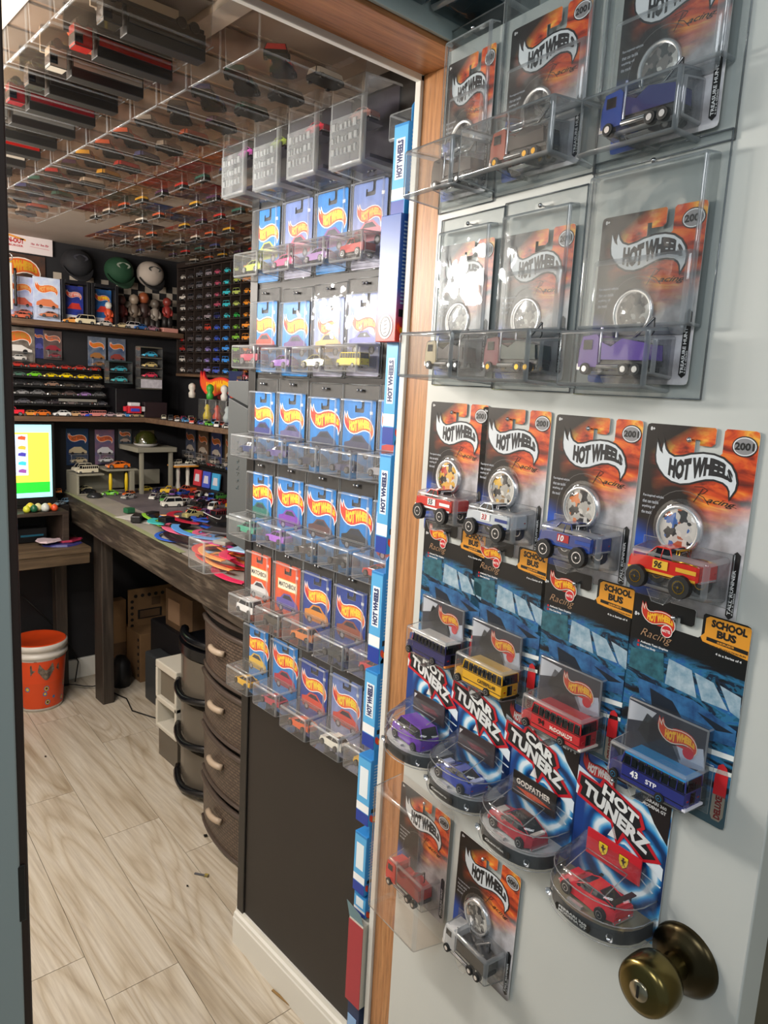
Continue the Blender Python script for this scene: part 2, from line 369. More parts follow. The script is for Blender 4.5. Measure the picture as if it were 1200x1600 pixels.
def logo(mb, x, z, w, rim, fill, letters, y, rim2=None, straight=0, tip=None, rot=0):
    """flame-shaped name logo, left tip at x, centre height z, width w"""
    c, s_ = math.cos(rot), math.sin(rot)
    def T(p):
        u, v = p; return (x+(u*c-v*s_)*w, z+(u*s_+v*c)*w)
    if rim2: mb.poly([T(p) for p in offset_poly(FL, .042)], rim2, y); y -= .0001
    mb.poly([T(p) for p in offset_poly(FL, .022)], rim, y); y -= .0001
    mb.poly([T(p) for p in FL], fill, y); y -= .0001
    if tip: mb.poly([T(p) for p in ((.0, .14), (.03, .02), (.1, -.09), (.17, -.12), (.2, 0), (.12, .04), (.08, .08))], tip, y); y -= .0001
    u0, u1 = .18, .955
    def fn(u, v):
        uu = u0+(u1-u0)*u; b_ = lerp(BOTC, uu)+.006; t = lerp(TOPC, uu)-.006; return T((uu, b_+(t-b_)*v))
    put_text(mb, 'HOT WHEELS', fn, letters, y, bold=.075)
    return mb
def shield(mb, x, z, w, y):
    P = [(-.5, .55), (.5, .55), (.52, .1), (.4, -.35), (0, -.7), (-.4, -.35), (-.52, .1)]
    mb.poly([(x+a*w, z+b_*w) for a, b_ in P], ink('181510'), y)
    mb.poly([(x+a*w*.92, z+b_*w*.92) for a, b_ in P], ink('f2d020'), y-.0001)
    H = [(-.12, -.5), (-.02, -.3), (-.1, -.1), (-.22, .0), (-.3, -.1), (-.2, .12), (-.08, .2), (-.18, .36), (.0, .42), (.14, .36), (.06, .26), (.12, .1), (.26, .22), (.3, .08), (.14, -.04), (.12, -.25), (.26, -.4), (.12, -.42), (.02, -.22), (-.04, -.5)]
    mb.poly([(x+a*w*.9, z+b_*w*.9) for a, b_ in H], ink('0c0b0a'), y-.0002)

# ------------------------------------------------------------------ toy vehicles (nose towards -X, length 1 before scaling)
def loft(mb, st, m, mside=None, mtop=None):
    """stations (x, zb, zt, wb, wt): four-cornered rings"""
    vs = []
    for x, zb, zt, wb, wt in st: vs += [(x, -wb, zb), (x, -wt, zt), (x, wt, zt), (x, wb, zb)]
    n = len(st)
    for j in range(n-1):
        a, b_ = j*4, j*4+4
        mb.add(vs, [(a, b_, b_+1, a+1), (a+2, b_+2, b_+3, a+3)], mside or m); mb.add(vs, [(a+1, b_+1, b_+2, a+2)], mtop or m); mb.add(vs, [(a+3, b_+3, b_, a)], M_BASE)
    mb.add(vs, [(0, 1, 2, 3), ((n-1)*4+3, (n-1)*4+2, (n-1)*4+1, (n-1)*4)], mside or m)
KIND = {
 'coupe': dict(body=[(-.5, .08, .14, .15, .14), (-.46, .06, .19, .2, .17), (-.22, .06, .235, .215, .19), (.1, .06, .25, .215, .19), (.4, .06, .26, .21, .18), (.5, .1, .22, .17, .15)], cab=[(-.22, .235, .24, .17, .17), (-.03, .24, .35, .19, .14), (.2, .25, .355, .19, .14), (.4, .255, .265, .17, .15)], wr=.088, wx=(-.3, .3)),
 'sport': dict(body=[(-.5, .07, .11, .16, .15), (-.44, .05, .15, .21, .18), (-.25, .05, .2, .225, .2), (.0, .05, .21, .22, .19), (.3, .05, .245, .23, .2), (.5, .09, .22, .19, .17)], cab=[(-.22, .195, .2, .17, .17), (-.02, .2, .3, .18, .12), (.16, .21, .305, .18, .12), (.42, .235, .245, .16, .12)], wr=.092, wx=(-.31, .3)),
 'van': dict(body=[(-.5, .08, .2, .17, .16), (-.44, .06, .25, .2, .18), (-.3, .06, .27, .21, .2), (.46, .06, .28, .21, .2), (.5, .08, .27, .2, .19)], cab=[(-.34, .265, .275, .19, .18), (-.2, .27, .45, .2, .16), (.42, .28, .46, .2, .16), (.49, .28, .3, .19, .17)], wr=.085, wx=(-.3, .3)),
 'pickup': dict(body=[(-.5, .14, .24, .17, .16), (-.46, .12, .3, .2, .18), (-.22, .12, .32, .21, .19), (.1, .12, .32, .21, .2), (.46, .12, .33, .21, .2), (.5, .14, .32, .2, .19)], cab=[(-.25, .315, .32, .18, .17), (-.12, .32, .45, .19, .15), (.06, .32, .455, .19, .15), (.12, .32, .33, .18, .17)], wr=.105, wx=(-.31, .3)),
 'bus': dict(body=[(-.5, .06, .16, .11, .1), (-.45, .05, .2, .14, .12), (-.3, .05, .22, .15, .14), (-.29, .05, .24, .16, .155), (.5, .05, .24, .16, .155)], cab=[(-.3, .235, .24, .155, .15), (-.27, .24, .37, .155, .145), (.49, .24, .375, .155, .145), (.5, .24, .25, .155, .15)], wr=.06, wx=(-.38, .22)),
}
def car_parts(kind, lift=0, wr=None, hub=M_CHROME, detail=False):
    k = KIND[kind]; out = {}
    b = MB(); mv = lambda st: [(x, zb+lift, zt+lift, wb, wt) for x, zb, zt, wb, wt in st]
    loft(b, mv(k['body']), M_PAINT)
    c = MB(); loft(c, mv(k['cab']), M_GLASSD, mside=M_GLASSD, mtop=M_GLASSD)
    # roof skin and pillars over the glass house
    cs = mv(k['cab']); (x1, _, z1, _, w1), (x2, _, z2, _, w2) = cs[1], cs[2]
    b.box((x1, -w1-.004, z1-.012), (x2, w1+.004, z1+.012), M_PAINT)
    for (xa, zba, zta, wba, wta), (xb, zbb, ztb, wbb, wtb) in ((cs[0], cs[1]), (cs[3], cs[2])):
        for sgn in (-1, 1):
            p, q = Vector((xa, sgn*(wta+.003), zta)), Vector((xb, sgn*(wtb+.003), ztb+.004))
            b.tube([p, q], .012, M_PAINT, 4)
    for xm in ((x1+x2)/2,) if kind != 'bus' else [x1+(x2-x1)*i/8 for i in range(1, 8)]:
        for sgn in (-1, 1): b.tube([(xm, sgn*(cs[1][3]+.002), cs[1][1]), (xm, sgn*(w1+.002), z1)], .009, M_PAINT, 4)
    x0 = k['body'][0][0]; xe = k['body'][-1][0]; zf = k['body'][1][1]+lift
    wb = k['body'][1][3]
    b.box((x0-.012, -wb*.85, zf), (x0+.04, wb*.85, zf+.035), M_CHROME)
    b.box((xe-.03, -wb*.85, zf), (xe+.012, wb*.85, zf+.035), M_CHROME)
    for sgn in (-1, 1):
        b.box((x0+.005, sgn*wb*.62-.025, zf+.06), (x0+.03, sgn*wb*.62+.025, zf+.095), pm('lamp_lens', 'f0eedd', .1))
        b.box((xe-.01, sgn*wb*.7-.025, zf+.08), (xe+.006, sgn*wb*.7+.025, zf+.11), pm('tail_lens', 'a01010', .2))
    r = wr or k['wr']; w = MB(); w.cyl((0, 0, 0), r, .085, 'y', M_TYRE, 14); w.cyl((0, 0, 0), r*.62, .090, 'y', hub, 12, smooth=False); w.cyl((0, 0, 0), r*.50, .094, 'y', M_BASE, 12); [w.box((-r*.05, -.049, -r*.52), (r*.05, .049, r*.52), hub) for _ in (0,)]; w.box((-r*.52, -.049, -r*.05), (r*.52, .049, r*.05), hub); w.cyl((0, 0, 0), r*.16, .104, 'y', hub, 8)
    ww = k['body'][2][3]
    return b, c, w, r, [(x, sgn*(ww+(.02 if lift else -.018)), r) for x in k['wx'] for sgn in (-1, 1)]
def simple_car(kind):
    def mk():
        b, c, w, r, ps = car_parts(kind)
        mb = MB()
        for src, off in [(b, None), (c, None)]+[(w, p) for p in ps]:
            o = len(mb.v); mb.v += [((v[0]+off[0], v[1]+off[1], v[2]+off[2]) if off else v) for v in src.v]
            for f, mi, sm in zip(src.f, src.m, src.sm): mb.f.append(tuple(o+q for q in f)); mb.m.append(mb.mi(src.mats[mi])); mb.sm.append(sm)
        mb.v = [tuple(.07*q for q in v) for v in mb.v]
        return mb.mesh('toy_'+kind)
    return cached(('sc', kind), mk)
def full_car(kind, parent, loc, rotz, color, L=.075, lift=0, wr=None, hub=M_CHROME, extra=None, name='toy_car', rot=None, lab=None):
    key = (kind, L, lift, wr, hub.name)
    def mk():
        b, c, w, r, ps = car_parts(kind, lift, wr, hub)
        for q in (b, c, w): q.v = [tuple(L*t for t in v) for v in q.v]
        return b.mesh('body', .0011), c.mesh('glass', .0006), w.mesh('wheel', .0005), [tuple(L*t for t in p) for p in ps]
    bm_, cm, wm, ps = cached(key, mk)
    body = ob(name, bm_, parent, loc, rot or (0, 0, rotz), color)
    ob('window', cm, body)
    for p in ps: ob('wheel', wm, body, p)
    if extra:
        ex = MB(); extra(ex, L); ob('body_print', ex.mesh('extra'), body)
    if lab: body['label'] = lab
    return body

# ------------------------------------------------------------------ packages
def notch_card(w, h, nx=.62, rc=.004):
    """card outline with a hook-shaped hanger cut-out from the top edge"""
    a = w*nx
    return [(rc, 0), (a, 0), (a+.0015, -.0015), (a+.0015, -.014), (a-.0015, -.0165), (a-.013, -.0165), (a-.013, -.0115), (a-.0175, -.0115), (a-.0175, -.024), (a+.0065, -.024), (a+.009, -.0215), (a+.009, -.002), (a+.011, 0), (w-rc, 0), (w-.001, -.001), (w, -rc), (w, -h+rc), (w-.001, -h+.001), (w-rc, -h), (rc, -h), (.001, -h+.001), (0, -h+rc), (0, -rc), (.001, -.001)]
def blister(x0, x1, z0, z1, d, taper=.004, r=.004, back=.004, mats=None, nub=True):
    a, b_ = mats or (M_BLIS, M_BEDGE)
    def mk():
        mb = MB(); mb.box((x0, -d, z0), (x1, -.001, z1), a, taper, open_back=True)
        me = mb.mesh('blister', r, b_, segs=3)
        fb = MB(); fb.box((x0-back, -.0018, z0-back), (x1+back, -.0008, z1+back), a)
        if nub:
            xm = x0+(x1-x0)*.42; fb.slab([(xm-.012, z0+.001), (xm+.012, z0+.001), (xm+.006, z0-.009), (xm-.006, z0-.009)], -d*.9, -.001, a)
        m2 = fb.mesh('rim', .0006, b_, segs=1)
        bm = bmesh.new(); bm.from_mesh(me); bm.from_mesh(m2); bm.to_mesh(me); bm.free()
        return me
    return cached(('bl', x0, x1, z0, z1, d, a.name), mk)
def case_mesh(w, h, card=(.004, -.032), lowtop=-.115, d=.056, up=.012, mats=None, lx=(0, 0), hole=True, seg=2, lowm=None):
    a, b_ = mats or (M_CASE, M_CEDGE); lowm = lowm or a
    def mk():
        mb = MB()
        hw = w/2
        # flange sheet with a hanger hole (built as strips round the hole)
        mb.add([(0, 0, 0), (w, 0, 0), (w, 0, -h), (0, 0, -h), (hw-.013, 0, -.008), (hw+.013, 0, -.008), (hw+.013, 0, -.016), (hw-.013, 0, -.016)],
               [(0, 4, 5, 1), (1, 5, 6, 2), (2, 6, 7, 3), (3, 7, 4, 0)], a)
        me = mb.mesh('flange')
        u = MB(); u.box((card[0], -up, lowtop), (w-card[0], -.0005, card[1]+.006), a, .0015, open_back=True); m2 = u.mesh('u', .003, b_, segs=seg)
        l = MB(); l.box((lx[0]+.002, -d, -h+.004), (w-.002+lx[1], -.0005, lowtop+.002), lowm, .003, open_back=True); m3 = l.mesh('l', .0035, b_, segs=seg)
        e = MB()
        for p, q in (((0, 0, 0), (w, 0, 0)), ((0, 0, 0), (0, 0, -h)), ((w, 0, 0), (w, 0, -h)), ((0, 0, -h), (w, 0, -h))): e.tube([p, q], .0009, b_, 4)
        m4 = e.mesh('e')
        for q in (m2, m3, m4):
            bm = bmesh.new(); bm.from_mesh(me); n0 = len(bm.faces); bm.from_mesh(q); bm.faces.ensure_lookup_table()
            idx = {m_.name: i for i, m_ in enumerate(me.materials)}
            mp_ = []
            for m_ in q.materials:
                if m_.name not in idx: me.materials.append(m_); idx[m_.name] = len(me.materials)-1
                mp_.append(idx[m_.name])
            for f in bm.faces[n0:]: f.material_index = mp_[f.material_index]
            bm.to_mesh(me); bm.free()
        return me
    return cached(('case', w, h, card, lowtop, d, up, a.name, lx), mk)
def mainline_print(style, pic):
    """logo and car picture on a small blister card, .100 x .14"""
    def mk():
        mb = MB(); w = .094
        if style == 'matchbox':
            mb.poly([(.01, -.036), (.084, -.036), (.084, -.060), (.01, -.060)], ink('e8b84a'), -.0002)
            mb.poly([(.0115, -.0375), (.0825, -.0375), (.0825, -.0585), (.0115, -.0585)], ink('f3ead2'), -.0003)
            txt(mb, 'MATCHBOX', .015, -.053, .011, ink('1c1a2c'), -.0004, w=.064)
        elif style == 'bigtop':
            logo(mb, .0, -.043, .098, ink('ffffff'), ink('e03c24'), ink('f6d02c'), -.0002)
        elif style == 'old':
            logo(mb, .012, -.055, .07, ink('e8d8d0'), ink('c8503a'), ink('e8b050'), -.0002)
        else:
            logo(mb, .004, -.048, .086, ink('ffffff'), ink('f0642c'), ink('f8d838'), -.0002, tip=ink('d01828'))
        # printed picture of the toy
        c, kind = pic
        body = [(.006, -.098), (.006, -.083), (.022, -.079), (.034, -.068), (.058, -.066), (.074, -.078), (.086, -.084), (.09, -.096), (.086, -.102), (.012, -.104)]
        mb.poly(body, ink(c), -.0002)
        mb.poly([(.028, -.079), (.037, -.0705), (.056, -.0695), (.068, -.079)], ink('2a2d38'), -.0003)
        for cx in (.024, .072):
            mb.poly([(cx+.009*math.cos(t*math.pi/5), -.102+.009*math.sin(t*math.pi/5)) for t in range(10)], ink('141416'), -.0003)
            mb.poly([(cx+.005*math.cos(t*math.pi/5), -.102+.005*math.sin(t*math.pi/5)) for t in range(10)], ink('a8a8ac'), -.0004)
        mb.poly([(.078, -.02), (.086, -.02), (.086, -.026), (.078, -.026)], ink('e8e8ea'), -.0002)
        return mb.mesh('print')
    return cached(('mp', style, pic), mk)
def mainline_card(mat, h=.15):
    return cached(('mc', mat.name, h), lambda: MB().slab(notch_card(.094, h, .55), -.0006, 0, mat, pm('card_edge', 'e8e6e0')).mesh('card'))
def small_package(label, M4, mat, style, pic, kind, color, case=True, group=None, mats=None, cw=.105, bare=False, d=.056, ch=.18, hub=M_CHROME):
    r = thing('carded_toy_car', label, 'toy package', mat=M4, group=group)
    dz = -.028 if case else 0
    c = ob('card', mainline_card(mat), r, (.0055 if case else 0, -.002, dz))
    ob('print', mainline_print(style, pic), c, (0, -.0007, 0))
    if case: ob('protector_case', case_mesh(cw, ch, d=d, lowtop=-.122, mats=mats, lowm=M_CBOX), r, (0, -.001, 0))
    bl = blister(.006, .088, -.142, -.100, .038, mats=mats or (M_BLI2, M_BEDGE), nub=False, r=.002)
    ob('blister', bl, r, (.0055 if case else 0, -.003, dz+.006 if case else 0))
    zc = (-.164 if case else -.136)
    full_car(kind, r, (.0055+.047, -.028, zc), random.uniform(-.05, .05), color, L=.072, hub=hub)
    for dx in (-.005, .005): ob('push_pin', cached('pinball', lambda: MB().lathe([(.0, .005), (.0024, .0042), (.0032, .002), (.0024, 0), (.0012, -.004)], (0, 0, 0), 'y', M_PIN, 8).mesh('pin')), r, (cw/2+dx, -.003, -.010), (0, 0, math.pi))
    return r

# frames: local X to the right, Z up, -Y out of the wall
TH = R(83.156)
LE = Vector((-math.cos(TH), -math.sin(TH), 0)); LN = Vector((-math.sin(TH), math.cos(TH), 0)); LP = Vector((-.035*math.sin(TH), 0, 0))
def on_leaf(s, z, off=.0015, tilt=0, lean=0):
    m = Matrix((LE, -LN, Vector((0, 0, 1)))).transposed().to_4x4(); m.translation = LP+LE*s+LN*off+Vector((0, 0, z))
    return m @ Matrix.Rotation(tilt, 4, 'Y') @ Matrix.Rotation(lean, 4, 'X')
def on_panel(y, z, off=.001, tilt=0):
    m = Matrix((Vector((0, -1, 0)), Vector((1, 0, 0)), Vector((0, 0, 1)))).transposed().to_4x4(); m.translation = Vector((.171-off, y, z))
    return m @ Matrix.Rotation(tilt, 4, 'Y')
def on_back(x, z, y=2.69, tilt=0):
    m = Matrix.Identity(4); m.translation = Vector((x, y, z)); return m @ Matrix.Rotation(tilt, 4, 'Y')
def on_ceil(x, y, z=1.965, spin=0):
    # printed side down; the card's top points along the direction given by spin
    m = Matrix.Translation((x, y, z)) @ Matrix.Rotation(spin, 4, 'Z') @ Matrix.Rotation(R(90), 4, 'X')
    return m

# ================================================================== THE SETTING
CZ = 1.972
# floor boards, each its own piece, running away from the door (the room sits about four degrees askew)
SK = .077
M_PLANK, nt, b = nodemat('washed_oak_plank', .42)
mp = mapped(nt, scale=(7, .8, 1), rot=(0, 0, 0)); oi = nt.nodes.new('ShaderNodeObjectInfo')
va = nt.nodes.new('ShaderNodeVectorMath'); va.operation = 'ADD'; cx = nt.nodes.new('ShaderNodeCombineXYZ')
ml = nt.nodes.new('ShaderNodeMath'); ml.operation = 'MULTIPLY'; ml.inputs[1].default_value = 40; nt.links.new(oi.outputs['Random'], ml.inputs[0])
nt.links.new(ml.outputs[0], cx.inputs[0]); nt.links.new(ml.outputs[0], cx.inputs[1]); nt.links.new(mp.outputs[0], va.inputs[0]); nt.links.new(cx.outputs[0], va.inputs[1])
n0 = N(nt, 'ShaderNodeTexNoise', Scale=1.3, Detail=3, Roughness=.55); nt.links.new(va.outputs[0], n0.inputs[0])
wv = N(nt, 'ShaderNodeTexNoise', Scale=.9, Detail=1.5, Roughness=.4, Distortion=.6); nt.links.new(va.outputs[0], wv.inputs[0])
cont = nt.nodes.new('ShaderNodeMath'); cont.operation = 'MULTIPLY'; cont.inputs[1].default_value = 13; nt.links.new(wv.outputs[0], cont.inputs[0])
frc = nt.nodes.new('ShaderNodeMath'); frc.operation = 'PINGPONG'; frc.inputs[1].default_value = .5; nt.links.new(cont.outputs[0], frc.inputs[0])
mp3 = mapped(nt, scale=(70, 3, 1)); n2 = N(nt, 'ShaderNodeTexNoise', Scale=1, Detail=6, Roughness=.7, Distortion=.3); nt.links.new(mp3.outputs[0], n2.inputs[0])
r0 = ramp(nt, [(.25, 'a89e90'), (.45, 'c3b9aa'), (.62, 'd2cabc'), (.8, 'bcb2a2')]); nt.links.new(n2.outputs[0], r0.inputs[0])
rw = ramp(nt, [(.0, 'dcd3c6'), (.16, 'f4f0e9'), (.5, 'ffffff')]); nt.links.new(frc.outputs[0], rw.inputs[0])
c_ = mixc(nt, .8, r0.outputs[0], rw.outputs[0], 'MULTIPLY')
rk = ramp(nt, [(.56, 'ffffff'), (.66, 'c9bca8'), (.76, '8f8676')]); nt.links.new(n0.outputs[0], rk.inputs[0])
c_ = mixc(nt, .6, c_, rk.outputs[0], 'MULTIPLY')
nt.links.new(c_, b.inputs['Base Color'])
bp = nt.nodes.new('ShaderNodeBump'); bp.inputs['Strength'].default_value = .12; bp.inputs['Distance'].default_value = .001; nt.links.new(n2.outputs[0], bp.inputs['Height']); nt.links.new(bp.outputs[0], b.inputs['Normal'])
floor = struct('floor', boxmesh((-1.6, -2.2, -.03), (1.1, 2.8, -.004), pm('floor_joint', '6b6154', .8)))
ends = {-3: (.1, 1.32, 2.5), -2: (.35, 1.62), -1: (-.3, .956, 2.15), 0: (-.45, .797, 1.72), 1: (.51, 1.40, 2.3), 2: (.2, 1.18, 2.0)}
for k in range(-7, 6):
    x0 = -.165+.184*k; js = [-2.2]+list(ends.get(k, (.2+.31*(k % 3), 1.5+.17*(k % 4))))+[2.72]
    for y0, y1 in zip(js, js[1:]):
        if k < -3 and y1 < -.2: pass
        yc = (y0+y1)/2; L = y1-y0-.0016; mbk = MB(); hw = .0912
        def X(x, y): return x+SK*(y+yc-.8) - SK*(yc-.8)
        vs = [(X(-hw, -L/2), -L/2), (X(hw, -L/2), -L/2), (X(hw, L/2), L/2), (X(-hw, L/2), L/2)]
        mbk.add([(a, b_, -.012) for a, b_ in vs]+[(a, b_, 0) for a, b_ in vs], [(4, 5, 6, 7), (0, 1, 5, 4), (1, 2, 6, 5), (2, 3, 7, 6), (3, 0, 4, 7)], M_PLANK)
        ob('plank', mbk.mesh('plank'), floor, (x0+hw+SK*(yc-.8), yc, 0))
ceiling = struct('ceiling', boxmesh((-1.2, .10, CZ), (1.1, 2.8, CZ+.03), M_CEIL))
for x in (-.135, -.372): ob('batten', boxmesh((x-.018, .1, CZ-.012), (x+.018, 2.6, CZ), pm('white_batten', 'b3a79b', .5)), ceiling)
ob('panel_joint', boxmesh((-1.2, .74, CZ-.001), (-.3, .744, CZ), pm('joint_dark', '2a211c', .8)), ceiling)
struct('wall_back', boxmesh((-1.2, 2.70, 0), (1.1, 2.75, 2.0), M_DARK))
struct('wall_right', boxmesh((.952, .1, 0), (1.0, 2.7, 2.0), M_DARK))
struct('wall_left', boxmesh((-1.22, .08, 0), (-1.17, 2.72, 2.0), pm('pale_wall', 'ded7cc', .7)))
struct('baseboard_back', boxmesh((-1.2, 2.682, 0), (.95, 2.70, .095), M_TRIMW, .003))
# door wall: right return, header and left side
MW = pm('hall_wall_paint', 'aebab8', .5)
struct('wall_front', boxmesh((-1.8, -.0, 1.935), (1.1, .1, 2.5), MW))
struct('wall_hall_left', boxmesh((-1.8, .0, 0), (-.552, .09, 1.936), MW))
struct('wall_hall_corner', boxmesh((.012, .0, 0), (1.1, .098, 1.936), MW))
struct('trim_1', boxmesh((-.60, -.002, 1.846), (.02, .082, 1.935), M_HEAD, .001))
struct('trim_2', boxmesh((0, -.0, 0), (.022, .077, 1.846), M_JAMB, .001))
struct('trim_3', boxmesh((-.60, .077, 1.838), (.002, .086, 1.90), M_TRIMW, .001))
struct('trim_4', boxmesh((-.0045, .077, 0), (.016, .0875, 1.846), M_TRIMW, .001))
struct('trim_5', boxmesh((-.62, -.008, 1.852), (.05, -.002, 1.935), pm('pale_header_face', 'b4c2c0', .4), .001))
struct('trim_6', boxmesh((-.552, -.004, 0), (-.5415, .08, 1.846), M_BROWN, .002))
cas = struct('trim_7', boxmesh((-.66, -.006, 0), (-.5495, .004, 1.93), M_GREY, .002))
ob('strike_plate', MB().box((-.553, -.006, .905), (-.545, -.0035, .965), pm('worn_steel', '3c3b3a', .35, .8)).mesh('strike', .002), cas)
# panel partition with its skirting
pan = struct('wall_partition', MB().box((.171, .1, 0), (.19, .768, CZ), M_BLACKP).mesh('partition', .001))
struct('trim_8', MB().box((.166, .742, .093), (.192, .772, 1.84), pm('black_edge_strip', '1d1a18', .4)).mesh('edge', .002))
bb = MB(); bb.slab([(0, 0), (0, .098), (-.004, .098), (-.006, .088), (-.011, .084), (-.012, .075), (-.014, .072), (-.014, 0)], 0, .68, M_TRIMW)
o = struct('baseboard_partition', bb.mesh('skirting')); o.location = (.171, .775, 0); o.rotation_euler = (0, 0, 0)
o.matrix_world = Matrix(((1, 0, 0, .171), (0, -1, 0, .775), (0, 0, 1, 0), (0, 0, 0, 1)))
# the open door
hall = struct('wall_hall_right', boxmesh((.16, -1.6, 0), (.2, .0, 2.3), noisy('hall_wall_beige', 'a39a82', 'b3aa92', 12, .7)))
struct('trim_9', boxmesh((.13, -.52, 0), (.16, -.47, 1.35), M_HEAD, .002))
LW = .502
d = MB(); d.box((0, 0, .015), (LW, .035, 1.842), M_WHITE)
door = struct('door_1', d.mesh('door_leaf', .0015)); door.matrix_world = on_leaf(0, 0, 0); door['label'] = 'white painted door leaf standing open, covered in carded toys'
M_BRASS = pm('antique_brass', '75683f', .24, 1); M_BRASSD = pm('dark_antique_brass', '453d2b', .28, 1)
kn = MB(); kn.lathe([(.0, .016), (.018, .0155), (.024, .011), (.0285, .008), (.031, .0065), (.0335, .003), (.034, 0)], (0, 0, 0), 'y', M_BRASSD, 40)
rose = ob('rosette', kn.mesh('rosette'), door, (.447, 0, .914), (0, 0, math.pi)); 
kn = MB(); kn.lathe([(.013, .012), (.0125, .03), (.0135, .034), (.021, .036), (.0245, .040), (.026, .046), (.0262, .056), (.0255, .064), (.0235, .0685), (.019, .070), (.0, .0705)], (0, 0, 0), 'y', M_BRASS, 40)
knob = ob('door_knob', kn.mesh('door_knob'), door, (.447, 0, .914), (0, 0, math.pi))
kh = MB(); kh.lathe([(.0, .0725), (.0085, .0725), (.0095, .0715), (.0095, .0695)], (0, 0, 0), 'y', pm('lock_steel', 'a9a08a', .25, 1), 20); kh.box((-.0012, .0722, -.006), (.0012, .0729, .006), M_BASE)
ob('keyhole', kh.mesh('keyhole'), knob)
lk = thing('rim_lock', 'dark metal lock body on the brown trim behind the door edge', 'lock', (.13, -.55, .87))
ob('lock_case', MB().box((-.02, -.05, -.06), (0, .06, .075), pm('black_lock', '161514', .35)).mesh('lc', .006), lk)
ob('lock_knob', MB().lathe([(.0, .03), (.016, .028), (.02, .02), (.014, .008), (.012, 0)], (0, 0, 0), 'x', pm('aged_brass', '6a6248', .3, 1), 20).mesh('lk'), lk, (-.02, -.005, .0), (0, 0, math.pi))

# ================================================================== CARDS ON THE OPEN DOOR
PINMESH = MB().lathe([(.0, .0085), (.0019, .0078), (.0026, .006), (.0019, .0044), (.0009, .0036), (.0009, -.001)], (0, 0, 0), 'y', M_PIN, 12).mesh('push_pin')
def pin(s, z, desc):
    o = ob('push_pin', PINMESH); o.matrix_world = on_leaf(s, z, .001) @ Matrix.Rotation(math.pi, 4, 'Z')
    tag(o, 'steel push pin holding the '+desc, 'pin', 'push pins on the door')

def racing_print(w, h, medal, side, y0=-.0003):
    """printing of the flame cards: logo, year oval, script, disc and side strip"""
    mb = MB(); k = w/.108
    logo(mb, .013*k, -.037*k, .080*k, ink('16161a'), ink('d7dce0'), ink('16161c'), y0)
    ox, oz = .096*k, -.0135*k
    for rx, rz, c, dy in ((.0112, .0088, '18181a', 0), (.0103, .0078, 'e8e8ea', -.0001), (.0093, .0069, '8e8c8e', -.0002)):
        mb.poly([(ox+rx*k*math.cos(t*math.pi/12), oz+rz*k*math.sin(t*math.pi/12)) for t in range(24)], ink(c), y0+dy)
    txt(mb, '2001', ox-.0085*k, oz-.0032*k, .0066*k, ink('161617'), y0-.0004, w=.017*k, bold=.04)
    txt(mb, '8+', .004*k, -.0065*k, .0035*k, ink('e6e6e6'), y0)
    # script word drawn as strokes
    def stroke(pts, wd, m, y):
        for (a, b_), (c, d_) in zip(pts, pts[1:]):
            v = Vector((c-a, d_-b_)); n = Vector((-v.y, v.x)); n = n.normalized()*wd/2 if n.length else n
            mb.add([(a-n.x, y, b_-n.y), (c-n.x, y, d_-n.y), (c+n.x, y, d_+n.y), (a+n.x, y, b_+n.y)], [(0, 1, 2, 3)], m)
    ox, oz = .055*k, -.0625*k
    stroke([(ox+a*k, oz+b_*k) for a, b_ in ((0, .0095), (.008, .0105), (.013, .008), (.009, .0045), (.004, .0035), (.01, .0015), (.0155, -.0045))], .0006*k, ink('17130f'), y0)
    stroke([(ox+a*k, oz+b_*k) for a, b_ in ((.0085, .009), (.004, .001), (.001, -.004))], .0007*k, ink('17130f'), y0)
    txt(mb, 'acing', ox+.013*k, oz-.004*k, .0062*k, ink('17130f'), y0, w=.027*k, shear=.5, bold=.012, rot=-.05)
    stroke([(ox+.033*k, oz-.002*k), (ox+.041*k, oz-.0035*k)], .0005*k, ink('17130f'), y0)
    for i, t in enumerate(('Fun-inspired vehicles', 'that can tackle', 'anything off', 'the track!')):
        txt(mb, t, .004*k, -.069*k-i*.0052*k, .0030*k, ink('dfe4ee'), y0, w=(.022, .017, .014, .011)[i]*k, bold=0)
    # black strip on the right edge with small lettering
    sx0, sx1, zb, zt = .0985*k, .1055*k, -h+.006, -h+.066*k
    mb.poly([(sx0, zb+.003), (sx0+.0035, zb), (sx1, zb+.003), (sx1, zt-.003), (sx0+.0035, zt), (sx0, zt-.003)], ink('0f0f10'), y0)
    txt(mb, side, sx0+.0045*k, zb+.004, .0032*k, ink('e8e8e8'), y0-.0001, w=.040*k, rot=math.pi/2, bold=.02)
    txt(mb, '4 IN A SERIES', sx0+.0066*k, zb+.004, .0014*k, ink('c8c8c8'), y0-.0001, w=.020*k, rot=math.pi/2)
    # thin racing arc
    arc = [(.046*k+.034*k*math.cos(t), -.098*k+.040*k*math.sin(t)) for t in [R(200-i*12) for i in range(13)]]
    stroke(arc, .0005, ink('6b6766'), y0)
    return mb, stroke
def collage(c1, c2, c3):
    k = 'collage'+c1+c2+c3
    if k in bpy.data.materials: return bpy.data.materials[k]
    m, nt, b = nodemat(k, .3); mp = mapped(nt, scale=(95, 95, 95))
    n = N(nt, 'ShaderNodeTexVoronoi', Scale=1.4); n.distance = 'MANHATTAN'; nt.links.new(mp.outputs[0], n.inputs[0]); bw = nt.nodes.new('ShaderNodeSeparateColor'); nt.links.new(n.outputs['Color'], bw.inputs[0])
    r = ramp(nt, [(0, c1), (.36, '1c1a1c'), (.5, c2), (.64, 'd8d4cc'), (.76, c3), (.88, c1)], 'CONSTANT'); nt.links.new(bw.outputs[0], r.inputs[0]); nt.links.new(r.outputs[0], b.inputs['Base Color']); return m
